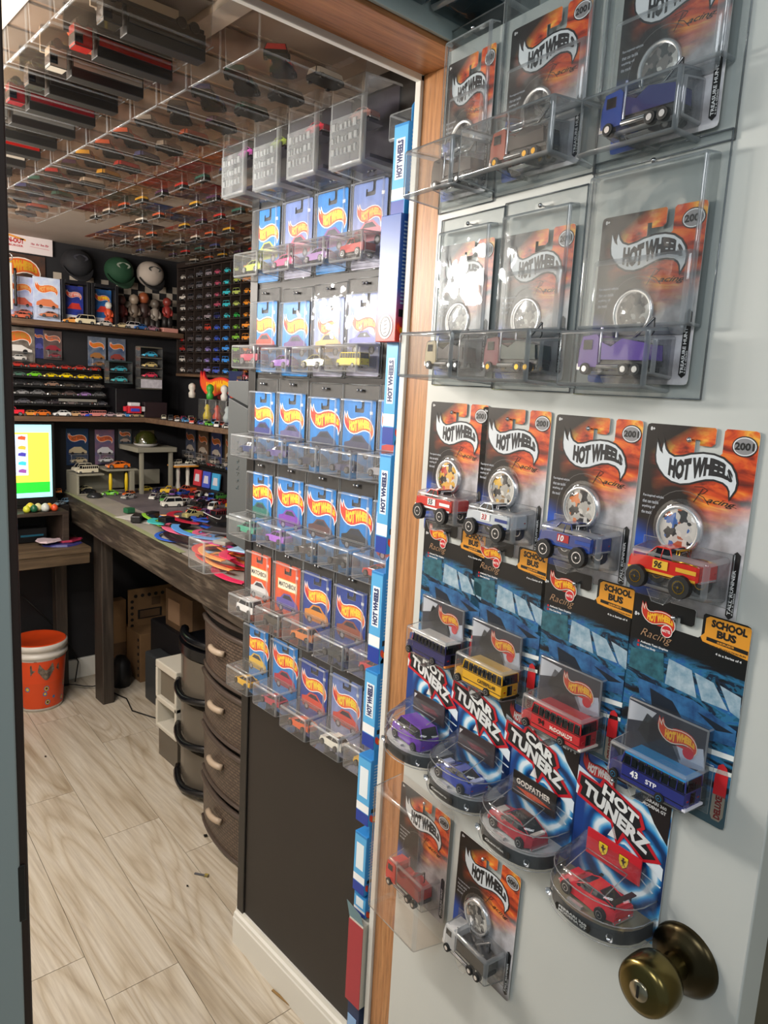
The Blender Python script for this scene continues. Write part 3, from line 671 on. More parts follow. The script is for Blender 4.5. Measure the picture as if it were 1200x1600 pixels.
def medallion(par, x, z, r, c1, c2, c3):
    m = MB(); m.lathe([(0, .004), (r*.82, .004), (r*.9, .0062), (r, .005), (r*1.03, 0)], (0, 0, 0), 'y', M_CHROME, 28)
    m.lathe([(0, .0045), (r*.86, .0045)], (0, 0, 0), 'y', collage(c1, c2, c3), 28)
    ob('medallion', m.mesh('medallion'), par, (x, -.0008, z), (0, 0, math.pi))
    dm = MB(); dm.lathe([(0, r*.36), (r*.5, r*.33), (r*.85, r*.22), (r*1.05, .001), (r*1.25, .0006)], (0, 0, 0), 'y', M_BLIS, 28)
    ob('medallion_dome', dm.mesh('dome'), par, (x, -.001, z), (0, 0, math.pi))

def num(s, col, x, z, h, bg=None, side=-1, dx=0):
    def fn(ex, L):
        y = -.219*L
        if bg: ex.poly([(x*L-.02*L, z*L-.02*L), (x*L+.15*L, z*L-.02*L), (x*L+.15*L, (z+h+.02)*L), (x*L-.02*L, (z+h+.02)*L)], ink(bg), y)
        txt(ex, s, x*L, z*L, h*L, ink(col), y-.0002, bold=.03)
    return fn
def truck_extra(n, col, bg, stripe, gold):
    def fn(ex, L):
        y = -.2125*L
        zb = .12*L+TL
        ex.poly([(-.02*L-.1*L, zb+.075*L), (.09*L, zb+.075*L), (.09*L, zb+.185*L), (-.12*L, zb+.185*L)], ink(bg), y)
        txt(ex, n, -.1*L, zb+.085*L, .09*L, ink(col), y-.0002, bold=.03, shear=.15)
        ex.poly([(-.47*L, zb+.01*L), (.47*L, zb+.01*L), (.47*L, zb+.04*L), (-.47*L, zb+.04*L)], ink(stripe), y)
        ex.poly([(.2*L, zb+.1*L), (.47*L, zb+.1*L), (.47*L, zb+.15*L), (.2*L, zb+.15*L)], ink(stripe), y)
        # side pipes, axles and bed rails
        hub = M_GOLD if gold else M_CHROME
        for xx in (-.31, .3):
            ex.tube([(xx*L, -.24*L, .155*L), (xx*L, .24*L, .155*L)], .022*L, hub, 6); ex.box(((xx-.05)*L, -.08*L, .17*L), ((xx+.05)*L, .08*L, zb+.02*L), hub)
        ex.tube([(-.31*L, 0, .16*L), (.3*L, 0, .16*L)], .016*L, hub, 6)
        for yy in (-.2, .2): ex.tube([(.14*L, yy*L, zb+.21*L), (.3*L, yy*L, zb+.225*L), (.47*L, yy*L, zb+.21*L)], .008*L, hub, 4)
        for xx in (.13, .17): ex.tube([(xx*L, -.12*L, zb+.2*L), (xx*L, -.12*L, zb+.33*L), (xx*L, .12*L, zb+.33*L), (xx*L, .12*L, zb+.2*L)], .009*L, hub, 4)
    TL = .10*L0
    return fn
L0 = .070
TALL = [(.014, 1.4185, 'c8281e', '1c1a1a', 'f0f0f0', 'f0f0f0', False, '55', 'e0b040', 'c03020', 'd8a050', 'racing truck with red cab'),
        (.113, 1.4165, 'b9c0c6', 'b03038', 'ecebea', '2c3c80', False, '33', 'a8a49c', 'e0b030', '8c6a3a', 'silver pickup with red and blue stripe'),
        (.229, 1.4145, '20367c', 'f4f4f4', 'b02a2c', '2a4a9c', False, '10', 'b8b4ac', 'd8752c', '1c1a18', 'dark blue pickup numbered 10'),
        (.3425, 1.413, 'c8261c', '14100e', 'e8b838', 'e0aa30', True, '96', 'c9c6c0', '2c5ea8', 'b05a34', 'red and yellow pickup numbered 96')]
for i, (s, zt, paint, nc, bg, stripe, gold, n, m1, m2, m3, desc) in enumerate(TALL):
    r = thing('carded_toy_truck', ('first', 'second', 'third', 'fourth')[i]+' flame card from the hinge, '+desc, 'toy package', mat=on_leaf(s, zt), group='flame cards with monster trucks on the white door')
    w = .109; h = .170
    c = ob('card', cached('flamecard', lambda: MB().slab(notch_card(w, h, .63), -.0006, 0, M_FLAME, pm('card_edge', 'e8e6e0')).mesh('card')), r)
    ob('print', cached('flameprint', lambda: racing_print(.109, .170, None, 'TALL RUNNER')[0].mesh('print')), c, (0, -.0006, 0))
    medallion(r, .047, -.094, .0225, m1, m2, m3)
    ob('blister', blister(.014, .098, -.151, -.110, .030, .003, .004), r)
    lift = .10
    full_car('pickup', r, (.052, -.0165, -.149), 0, paint, L=L0*1.04, lift=lift, wr=.145, hub=M_GOLD if gold else M_CHROME, extra=truck_extra(n, nc, bg, stripe, gold))
    pin(s+.048, zt-.012, 'flame card with the '+desc.split(' numbered')[0])

# ---- school bus cards
PAINTL = noisy('painted_windscreen', 'b4c6d0', '6c93aa', 90, .35); PAINTT = noisy('painted_teal', '1c4450', '3a7684', 90, .35); PAINTB = noisy('painted_blue', '1b3c6c', '3a78ac', 70, .35)
def bus_print():
    mb = MB(); y = -.0003
    # painted car window, sky and white side stripes
    mb.poly([(.046, -.053), (.070, -.056), (.078, -.080), (.045, -.078)], PAINTL, y)
    mb.poly([(.073, -.057), (.092, -.060), (.108, -.080), (.083, -.080)], PAINTL, y)
    mb.poly([(.098, -.060), (.118, -.064), (.119, -.083), (.110, -.080)], PAINTL, y)
    mb.poly([(.064, -.124), (.119, -.118), (.119, -.123), (.064, -.129)], ink('e3e8e6'), y)
    mb.poly([(.064, -.142), (.119, -.134), (.119, -.138), (.064, -.146)], ink('dfe3dc'), y)
    mb.poly([(.004, -.055), (.040, -.050), (.044, -.078), (.004, -.075)], PAINTT, y)
    mb.poly([(.015, -.083), (.075, -.083), (.118, -.095), (.118, -.110), (.06, -.118), (.02, -.1)], PAINTB, y)
    mb.poly([(.03, -.088), (.055, -.092), (.07, -.108), (.05, -.112), (.034, -.104)], ink('0e1c2c'), y-.0001)
    mb.poly([(.08, -.092), (.116, -.098), (.1, -.102)], ink('0e1c2c'), y-.0001)
    logo(mb, .012, -.018, .036, ink('e8e0d0'), ink('c8301c'), ink('f4b828'), y-.0003, rim2=ink('c8281c'))
    ox, oz = .0405, -.028
    for rr, c, dy in ((.0062, 'ece8e0', -.0006), (.0054, 'c8202a', -.0007)): mb.poly([(ox+rr*math.cos(t*.524), oz+rr*math.sin(t*.524)) for t in range(12)], ink(c), y+dy)
    txt(mb, 'MATTEL', ox-.0045, oz-.0014, .0028, ink('f4e8e0'), y-.0008, w=.009)
    txt(mb, '8+', .004, -.022, .004, ink('e8e8e8'), y)
    txt(mb, 'Racing', .013, -.042, .010, ink('b08a68'), y-.0002, w=.034, shear=.4, bold=-.01)
    txt(mb, 'Authentic Team Graphics', .014, -.0475, .0026, ink('e8e8e8'), y, w=.030); txt(mb, 'Die-Cast Body', .014, -.0515, .0026, ink('e8e8e8'), y, w=.017)
    for zz in (-.0475, -.0515): mb.poly([(.0105, zz), (.0128, zz), (.0128, zz+.0023), (.0105, zz+.0023)], ink('c02028'), y)
    mb.poly([(.0775, -.004), (.081, -.0015), (.1175, -.0015), (.119, -.003), (.119, -.030), (.0765, -.026), (.074, -.022), (.0775, -.018)], ink('e59a2c'), y-.0001)
    txt(mb, 'SCHOOL', .083, -.0105, .0072, ink('18140f'), y-.0002, w=.033, bold=.06); txt(mb, 'BUS', .089, -.019, .0072, ink('18140f'), y-.0002, w=.018, bold=.06)
    mb.poly([(.080, -.0205), (.1185, -.022), (.1185, -.0255), (.080, -.0238)], ink('14120f'), y-.0002)
    txt(mb, 'SERIES', .090, -.0238, .0018, ink('e59a2c'), y-.0003, w=.016); txt(mb, "'56 BUS PRODUCTION RUN", .083, -.0285, .0018, ink('3a2a14'), y-.0002, w=.034)
    txt(mb, '4 in a Series of 4', .090, -.0345, .0022, ink('e0e0e0'), y, w=.024)
    # red and silver strip at the lower right
    x0, x1 = .1045, .1165
    mb.poly([(x0, -.143), (x0+.002, -.132), (x0+.006, -.129), (x1-.002, -.132), (x1, -.138), (x1, -.160), (x0, -.160)], ink('c8242a'), y)
    mb.poly([(x0, -.160), (x1, -.158), (x1, -.178), (x1-.003, -.184), (x0+.002, -.184), (x0, -.180)], ink('8f8678'), y)
    txt(mb, 'DELUXE', x0+.0095, -.182, .0062, ink('741a1c'), y-.0001, w=.022, rot=math.pi/2, bold=.05)
    return mb.mesh('print')
def bus_inner():
    mb = MB()
    mb.poly([(0, 0), (.084, 0), (.084, -.066), (0, -.066)], ink('2a2c3a'), 0)
    mb.poly([(.0, -.004), (.03, -.006), (.022, -.018), (.0, -.024)], ink('c9cdd6'), -.0001); mb.poly([(.05, -.03), (.08, -.02), (.084, -.04), (.06, -.045)], ink('b9c2d2'), -.0001)
    mb.poly([(.02, -.01), (.05, -.02), (.06, -.04), (.03, -.044), (.012, -.03)], ink('17161c'), -.0001)
    logo(mb, .034, -.020, .040, ink('e8e0d0'), ink('d0401c'), ink('f4b828'), -.0003, rim2=ink('c8281c'))
    mb.poly([(.0665+.0058*math.cos(t*.524), -.030+.0058*math.sin(t*.524)) for t in range(12)], ink('c8202a'), -.0007)
    return mb.mesh('inner_print')
def bus_extra(roof, n, nc, word, wc):
    def fn(ex, L):
        x1, x2 = -.27*L, .49*L; ex.box((x1, -.15*L, .364*L), (x2, .15*L, .384*L), pm('bus_roof_'+roof, roof, .18, coat=.6))
        for i in range(9):
            x = -.25*L+i*.083*L; ex.box((x, -.1585*L, .262*L), (x+.06*L, -.150*L, .338*L), M_GLASSD)
        for i in range(2): ex.box((.498*L, -.12*L+i*.13*L, .26*L), (.505*L, -.02*L+i*.13*L, .34*L), M_GLASSD)
        ex.box((.5*L, -.045*L, .08*L), (.504*L, .045*L, .22*L), M_GLASSD)
        for zz in (.10, .23): ex.box((-.28*L, -.1625*L, zz*L), (.5*L, -.158*L, (zz+.008)*L), M_BASE)
        n and txt(ex, n, -.17*L, .13*L, .08*L, ink(nc), -.1635*L, bold=.03); txt(ex, word, .03*L, .135*L, .055*L, ink(wc), -.1635*L, w=.36*L if len(word) > 4 else .14*L) if word else None
        ex.box((.49*L, -.165*L, .05*L), (.53*L, .165*L, .075*L), pm('bus_bumper_'+wc, wc, .3))
    return fn
BUS = [(.017, 1.265, '2a2a5c', 'd8d6d2', '', 'f0c040', '', 'e8883c', 'dark purple bus with a white roof'),
       (.117, 1.262, 'd9a31c', 'd8b25c', '', '1a1a1a', 'CATERPILLAR', '1a1a16', 'yellow bus with a cream roof'),
       (.231, 1.252, 'c4202a', 'c8323c', '94', '1a1614', "McDONALD'S", 'f0e4d8', 'red bus numbered 94'),
       (.3485, 1.249, '2a2f78', '2a8fd0', '43', 'f2f2f2', 'STP', 'e8e6f0', 'blue bus numbered 43')]
for i, (s, zt, col, roof, n, nc, word, wc, desc) in enumerate(BUS):
    r = thing('carded_toy_bus', ('first', 'second', 'third', 'fourth')[i]+' blue painted card from the hinge, '+desc, 'toy package', mat=on_leaf(s, zt, .0022), group='school bus cards on the white door')
    c = ob('card', cached('buscard', lambda: MB().slab(notch_card(.119, .190, .55), -.0006, 0, M_BUSCARD, pm('card_edge', 'e8e6e0')).mesh('card')), r)
    ob('print', cached('busprint', bus_print), c, (0, -.0006, 0))
    ob('inner_card', cached('businner', bus_inner), r, (.013, -.005, -.102), (0, 0, 0))
    ob('inner_sleeve', cached('bussleeve', lambda: MB().box((.0125, -.008, -.170), (.0985, -.001, -.101), M_BLIS, .001, open_back=True).mesh('sleeve', .0012, M_BEDGE)), r)
    ob('blister', blister(.012, .099, -.178, -.1385, .033, .002, .003, nub=True), r)
    full_car('bus', r, (.0555, -.0205, -.176), 0, col, L=.084, hub=M_CHROME if i < 3 else pm('blue_hub', '2a90c8', .3), extra=bus_extra(roof, n, nc, word, wc))
    pin(s+.048, zt-.012, 'card with the '+desc)

# ---- tuner cards
def tuner_print(top, info):
    def mk():
        mb = MB(); y = -.0003
        mb.poly([(.072, -.003), (.079, -.0005), (.110, -.0005), (.111, -.003), (.111, -.05), (.095, -.035)], ink('1a1214'), y)
        mb.poly([(.030, -.001), (.066, -.001), (.066, -.012), (.05, -.012)], ink('131012'), y)
        mb.poly([(0, -.018), (.04, -.03), (.11, -.075), (.11, -.088), (.05, -.06), (0, -.05)], ink('dfeaf2'), y)
        logo(mb, .005, -.012, .042, ink('501014'), ink('b8262c'), ink('e0d8d6'), y-.0002, rot=-.12)
        # angular word pair with red rim
        def fn(x, z, w, h, sk):
            return lambda u, v: (x+u*w+v*h*.15, z+v*h-u*sk)
        mb.poly([(.002, -.024), (.029, -.026), (.033, -.0175), (.080, -.032), (.0865, -.0455), (.083, -.0495), (.108, -.071), (.087, -.0805), (.064, -.067), (.057, -.0815), (.047, -.0605), (.002, -.0515), (.004, -.041), (0, -.038)], ink('c01828'), y-.0004)
        mb.poly([(.005, -.027), (.032, -.029), (.035, -.0205), (.077, -.035), (.082, -.046), (.077, -.0505), (.1015, -.0700), (.088, -.0770), (.062, -.0625), (.057, -.0755), (.049, -.057), (.006, -.0485), (.008, -.040), (.004, -.037)], ink('17181c'), y-.0005)
        put_text(mb, top, fn(.033, -.0345, .044, .0125, .014), ink('eceeec'), y-.0008, .05)
        put_text(mb, 'TUNERZ', fn(.009, -.045, .083, .0155, .026), ink('dfe1e0'), y-.0009, .05)
        mb.poly([(.045, -.075), (.052, -.060), (.056, -.074)], ink('e6e6e4'), y-.0004)
        for j, t in enumerate(info): txt(mb, t, .080, -.016-j*.0052, .0034, ink('e6e6e6'), y-.0002, w=.026, bold=.03)
        txt(mb, '8+', .099, -.009, .0055, ink('f0f0f0'), y-.0002)
        ox, oz = .066, -.088
        for rr, c_ in ((.014, '2a7cb8'), (.010, 'bcd8e8'), (.007, 'f4f8fa')): mb.poly([(ox+rr*.8*math.cos(t*.524), oz+rr*math.sin(t*.524)) for t in range(12)], ink(c_), y-.0001*(20-rr*1000))
        for a in (.2, .6, 2.6, 3.4): mb.poly([(ox, oz), (ox+.045*math.cos(a), oz-.030*math.sin(a)), (ox+.045*math.cos(a+.06), oz-.030*math.sin(a+.06))], ink('dcebf4'), y-.0001)
        return mb.mesh('print')
    return cached(('tp', top, tuple(info)), mk)
def oval(w, d, n=16):
    """half-oval plan, back edge on y=0"""
    return [(w/2-w/2*math.cos(math.pi*i/n), -d*abs(math.sin(math.pi*i/n))**.62) for i in range(n+1)]
def tuner_dome():
    mb = MB(); P = oval(.110, .058)
    P2 = [(.055+(x-.055)*.97, y*.97) for x, y in P]; P3 = [(.055+(x-.055)*.86, y*.86) for x, y in P]; P4 = [(.055+(x-.055)*.70, y*.42) for x, y in P]
    lev = [(P, -.150), (P, -.128), (P2, -.120), (P2, -.108), (P3, -.102), (P4, -.088), ([(x, 0) for x, y in P4], -.084)]
    vs = [(x, y, z) for Q, z in lev for x, y in Q]; n = len(P)
    mb.add(vs, [(j*n+i, j*n+i+1, (j+1)*n+i+1, (j+1)*n+i) for j in range(len(lev)-1) for i in range(n-1)], M_BLIS, True)
    for Q, z in ((P, -.150), (P, -.128), (P2, -.110)): mb.tube([(x, y, z) for x, y in Q], .0007, M_BEDGE, 4)
    for xx in (.030, .080): mb.tube([(xx, -.012, -.095), (xx, -.045, -.106)], .0006, M_BEDGE, 4)
    mb.tube([(.030, -.012, -.095), (.080, -.012, -.095)], .0006, M_BEDGE, 4); mb.tube([(.03, -.045, -.106), (.08, -.045, -.106)], .0007, M_BEDGE, 4)
    return mb.mesh('dome')
def tuner_tray(badge, base):
    mb = MB(); P = [(.055+(x-.055)*.95, y*.95) for x, y in oval(.110, .058)]; n = len(P)
    mt = pm('tray_'+base, base, .3, 0); mg = pm('tray_side', '46484a', .3, .3)
    vs = [(x, y, z) for z in (-.149, -.134) for x, y in P]
    mb.add(vs, [(i, i+1, n+i+1, n+i) for i in range(n-1)], mg, True); mb.add(vs, [tuple(range(n, 2*n))], mt); mb.add(vs, [tuple(reversed(range(n)))], mg)
    mb.poly([(.033, -.1375), (.074, -.1375), (.076, -.141), (.074, -.1455), (.033, -.1455), (.031, -.141)], ink('141414'), -.0562)
    for j, t in enumerate(badge): txt(mb, t, .036, -.1412-j*.0036+(.0 if len(badge) > 1 else -.0012), .0028, ink('e0e0dc'), -.0564, w=.035 if len(badge) > 1 else .03, bold=.04)
    for xx in (.014, .092):
        mb.lathe([(0, .0035), (.0028, .003), (.0042, 0)], (xx, -.0475, -.142), 'y', M_CHROME, 12)
    mb.box((.040, -.050, -.134), (.058, -.046, -.131), pm('tray_rib', 'b8bab8', .2, .4))
    return mb.mesh('tray')
def sport_extra(c2, roof=None, wing=False):
    def fn(ex, L):
        for sgn in (-1, 1): ex.box((-.12*L, sgn*.2*L-.012*L, .25*L), (-.08*L, sgn*.24*L, .275*L), pm('mirror', '151515', .3))
        if roof: ex.box((-.03*L, -.13*L, .352*L), (.2*L, .13*L, .368*L), pm('roof_'+roof, roof, .12, coat=.7))
        ex.box((-.4*L, -.08*L, .205*L), (-.27*L, .08*L, .243*L), pm('hood_'+c2, c2, .25))
        ex.box((.38*L, -.12*L, .225*L), (.47*L, .12*L, .262*L), pm('deck_'+c2, c2, .25))
        if wing:
            ex.box((.42*L, -.21*L, .34*L), (.5*L, .21*L, .355*L), pm('wing', '1a1a1c', .25))
            for sgn in (-1, 1): ex.box((.44*L, sgn*.15*L-.008*L, .24*L), (.47*L, sgn*.15*L+.008*L, .345*L), pm('wing', '1a1a1c', .25))
            for sgn in (-1, 1): ex.lathe([(0, .012*L), (.02*L, .01*L), (.022*L, 0)], (.51*L, sgn*.09*L, .1*L), 'x', M_CHROME, 8)
    return fn
TUN = [(.000, 1.101, 'HOT', '6a2fb0', 'van', (), (), 'e08a2c', None, 'purple van with orange flames', 'd4d6d4', 'PURPLE', '30262a'),
       (.096, 1.090, 'CAR', '1c3a9c', 'sport', (), ('Camaro',), '9aa4c8', None, 'dark blue sports car', 'd4d6d4', 'BLUE', '30262a'),
       (.195, 1.077, 'CAR', 'a81c30', 'coupe', ('2002', 'CHEVY S'), ('Chevrolet',), 'b8b0a8', '0e0e10', 'red car with a black roof', 'd4d6d4', 'GODFATHER', '17110f'),
       (.306, 1.065, 'HOT', 'd01c2c', 'sport', ('FERRARI 360', 'MODENA GT'), ('FERRARI 360', 'MODENA GT'), 'd01c2c', None, 'bright red sports car with a black rear wing', '8a836c', '', 'c81e2c')]
for i, (s, zt, top, col, kind, info, badge, c2, roof, desc, base, bw, bc) in enumerate(TUN):
    r = thing('carded_toy_tuner', ('first', 'second', 'third', 'fourth')[i]+' swirl card from hinge, '+desc, 'toy package', mat=on_leaf(s, zt, .003), group='blue swirl cards in the lower row on the door')
    w = .112; h = .158
    c = ob('card', cached('tunercard', lambda: MB().slab(notch_card(w, h, .55), -.0006, 0, M_SWIRL, pm('card_edge', 'e8e6e0')).mesh('card')), r)
    ob('print', tuner_print(top, info), c, (0, -.0006, 0))
    bm_ = MB(); bm_.box((.024, -.006, -.104), (.090, -.0045, -.076), ink(bc))
    if i == 3: shield(bm_, .045, -.089, .0115, -.0062); shield(bm_, .070, -.089, .0115, -.0062)
    elif i == 2: txt(bm_, 'GODFATHER', .030, -.090, .007, ink('ece4da'), -.0062, w=.052, bold=.03); bm_.poly([(.03, -.094), (.06, -.092), (.085, -.096), (.05, -.099)], ink('c84a20'), -.0062)
    else: bm_.poly([(.026, -.079), (.032, -.079), (.026, -.086)], ink('c9c9cc'), -.0062); bm_.poly([(.04, -.09), (.07, -.088), (.08, -.094), (.05, -.096)], ink('6a2430'), -.0062)
    ob('name_backing', bm_.mesh('backing'), r)
    ob('dome', cached('dome', tuner_dome), r); ob('tray', tuner_tray(badge, base), r)
    full_car(kind, r, (.056, -.027, -.134), R(-4), col, L=.074, extra=sport_extra(c2, roof, wing=(i == 3)), hub=M_CHROME)
    pin(s+.046, zt-.013, 'swirl card with the '+desc.split(' with')[0])

# ---- cased racing rigs in the two upper rows
def rig(parent, loc, color, c2, hub, L=.078, roty=0):
    def mk(k):
        b = MB()
        if k == 'cab':
            b.slab([(-.5, .1), (-.5, .3), (-.46, .46), (-.26, .48), (-.22, .44), (-.22, .1)], -.16, .16, M_PAINT)
            b.box((-.505, -.13, .3), (-.46, .13, .42), M_GLASSD)
            for sg in (-1, 1): b.box((-.44, sg*.163-.003, .3), (-.3, sg*.163+.003, .42), M_GLASSD)
            b.box((-.53, -.15, .06), (-.47, .15, .14), M_CHROME)
            for sg in (-1, 1): b.tube([(-.2, sg*.14, .15), (-.2, sg*.14, .56)], .018, M_CHROME, 6)
        else:
            b.box((-.24, -.12, .12), (.48, .12, .18), M_BASE)
            b.slab([(-.18, .18), (-.18, .38), (-.05, .34), (.1, .42), (.44, .36), (.46, .18)], -.15, .15, M_PAINT)
            b.tube([(.1, 0, .4), (.4, 0, .66)], .02, M_CHROME, 6); b.tube([(.4, 0, .66), (.41, 0, .5), (.38, 0, .46)], .01, M_BASE, 5)
            b.tube([(-.2, -.17, .1), (.12, -.17, .1)], .03, M_CHROME, 8)
        b.v = [tuple(L*q for q in v) for v in b.v]; return b.mesh(k, .0008)
    cab = ob('toy_rig', cached(('rigc', L), lambda: mk('cab')), parent, loc, (0, roty, 0), color)
    ob('bed', cached(('rigb', L), lambda: mk('bed')), cab, color=c2)
    wm = cached(('rigw', L, hub.name), lambda: MB().cyl((0, 0, 0), .07*L, .08*L, 'y', M_TYRE, 14).cyl((0, 0, 0), .042*L, .09*L, 'y', hub, 10).mesh('wheel', .0004))
    for x in (-.38, .18, .34):
        for sg in (-1, 1): ob('wheel', wm, cab, (x*L, sg*.15*L, .075*L))
    return cab
CASES = [(.012, 1.643, .112, .203, 'c9b48c', '3a2c2c', M_CHROME, 'cream rig', 'far left', 0), (.125, 1.645, .118, .207, '8c2438', '1c3a34', M_GOLD, 'crimson rig with gold wheels', 'middle', 1),
         (.249, 1.662, .144, .225, '6a3fa8', '6a44b0', M_CHROME, 'purple rig with a tow boom', 'right', 2),
         (.003, 1.862, .1, .21, '1c1c20', '2a2a2e', M_CHROME, 'black rig', 'far left', 0), (.102, 1.885, .146, .23, 'b04a34', '1c1c20', M_GOLD, 'orange and black rig', 'middle', 1), (.247, 1.885, .148, .232, '2c50a8', '2a2c6c', M_CHROME, 'white and blue rig', 'right', 2)]
for i, (s, zt, w, h, c1, c2, hub, desc, where, k) in enumerate(CASES):
    row = 'upper' if i > 2 else 'lower'
    r = thing('cased_toy_rig', 'hard-cased flame card with %s, %s, %s cased row' % (desc, where, row), 'toy package', mat=on_leaf(s, zt, .0015), group='hard-cased flame cards at the top of the door')
    cw_ = min(w-.016, .112); x0 = (w-cw_)/2+(.004 if k == 2 else 0); zc = -h+.170+.012 if h > .185 else -.03
    zc = -(h-.158-.012)
    c = ob('card', cached('flamecard2', lambda: MB().slab(notch_card(.109, .158, .63), -.0006, 0, M_FLAME, pm('card_edge', 'e8e6e0')).mesh('card')), r, (x0, -.004, zc), scale=(cw_/.109, 1, 1))
    ob('print', cached('flameprint2', lambda: racing_print(.109, .158, None, 'TREASURE HUNT')[0].mesh('print')), c, (0, -.0006, 0))
    medallion(r, x0+.045*cw_/.109, -.004+zc-.088, .0225, '7a726c', '4c4644', '9a948e')
    lt = -h+.062; dd = (.062, .062, .036)[k] if i < 3 else (.062, .060, .034)[k]
    ob('protector_case', case_mesh(w, h, card=(.008, -.022), lowtop=lt, d=dd, up=.014 if k < 2 else .018, lx=(0, -.03 if k == 2 else 0), seg=3, mats=(M_DCASE, M_DEDGE)), r)
    ob('blister', blister(x0+.010, x0+.010+min(.086, cw_-.016), -h+.016, -h+.056, .030, .003, .003), r)
    ob('inner_blister', cached(('ib', round(w, 3)), lambda: MB().box((.016, -.010, -.148), (w-.018, -.0065, -.075), M_BLIS, .002, open_back=True).mesh('ib', .004, M_BEDGE)), r, (0, 0, -h+.205))
    rig(r, (x0+.050, -.020, -h+.018), c1, c2, hub, L=.08 if cw_ > .1 else .072)
    pin(s+w/2, zt-.012, 'hard case with the '+desc)
# ---- two cards at the bottom
r = thing('cased_toy_rig', 'flame card with a red truck in a tall clear clamshell', 'toy package', mat=on_leaf(.004, .884, .0015), group='flame cards at the bottom of the door')
c = ob('card', MC['flamecard2'], r, (0, -.003, -.006)); ob('print', MC['flameprint2'], c, (0, -.0006, 0))
ob('clamshell', MB().box((-.006, -.052, -.192), (.112, -.001, .004), clear('clamshell_clear', .03, 'fdf8f4', rough=.05), .004, open_back=True).mesh('clamshell', .0045, clear('clamshell_edge', .14, rough=.06, strength=1.5), segs=3), r)
ob('blister', blister(.012, .098, -.148, -.104, .032, .003, .003), r)
rig(r, (.052, -.020, -.147), 'd03028', 'b82824', M_CHROME)
pin(.06, .872, 'clamshell with the red truck')
r = thing('carded_toy_rig', 'lowest flame card on the door, hanging loose with a black and white truck', 'toy package', mat=on_leaf(.132, .872, .003, tilt=R(1)), group='flame cards at the bottom of the door')
c = ob('card', MC['flamecard'], r); ob('print', MC['flameprint'], c, (0, -.0006, 0))
medallion(r, .047, -.094, .0225, '8a8680', '3a3836', 'b8b4ae')
ob('blister', blister(.014, .098, -.151, -.110, .030, .003, .004), r)
rig(r, (.054, -.0165, -.149), 'd8d8d8', '1b1b1d', M_CHROME)
pin(.132+.048, .860, 'loose card with the black and white truck')

# ---- packages above the header
for k, (x, col, nm) in enumerate(((-.155, '1b6f86', 'teal'), (-.030, '15506a', 'dark blue'), (-.28, '23272a', 'black'))):
    m = Matrix.Translation((x-.05, -.011, 2.06))
    r = thing('hanging_pack', nm+' backed clear pack hanging above the door frame', 'toy package', mat=m, group='dark packs above the door frame')
    ob('card', MB().box((.004, -.002, -.17), (.112, -.0005, -.01), pm('pack_card_'+col, col, .4)).mesh('c'), r)
    ob('protector_case', MB().box((0, -.075, -.190), (.116, -.001, -.12), clear('smoked_case', .10, 'b8c0c4', hazecol='8a9aa0') if k == 0 else bpy.data.materials['smoked_case'], .004, open_back=True).mesh('pc', .005, M_CEDGE), r)
    ob('liner', MB().box((.01, -.055, -.182), (.106, -.004, -.125), pm('pack_liner_'+col, col, .3), .006).mesh('ln', .004), r)
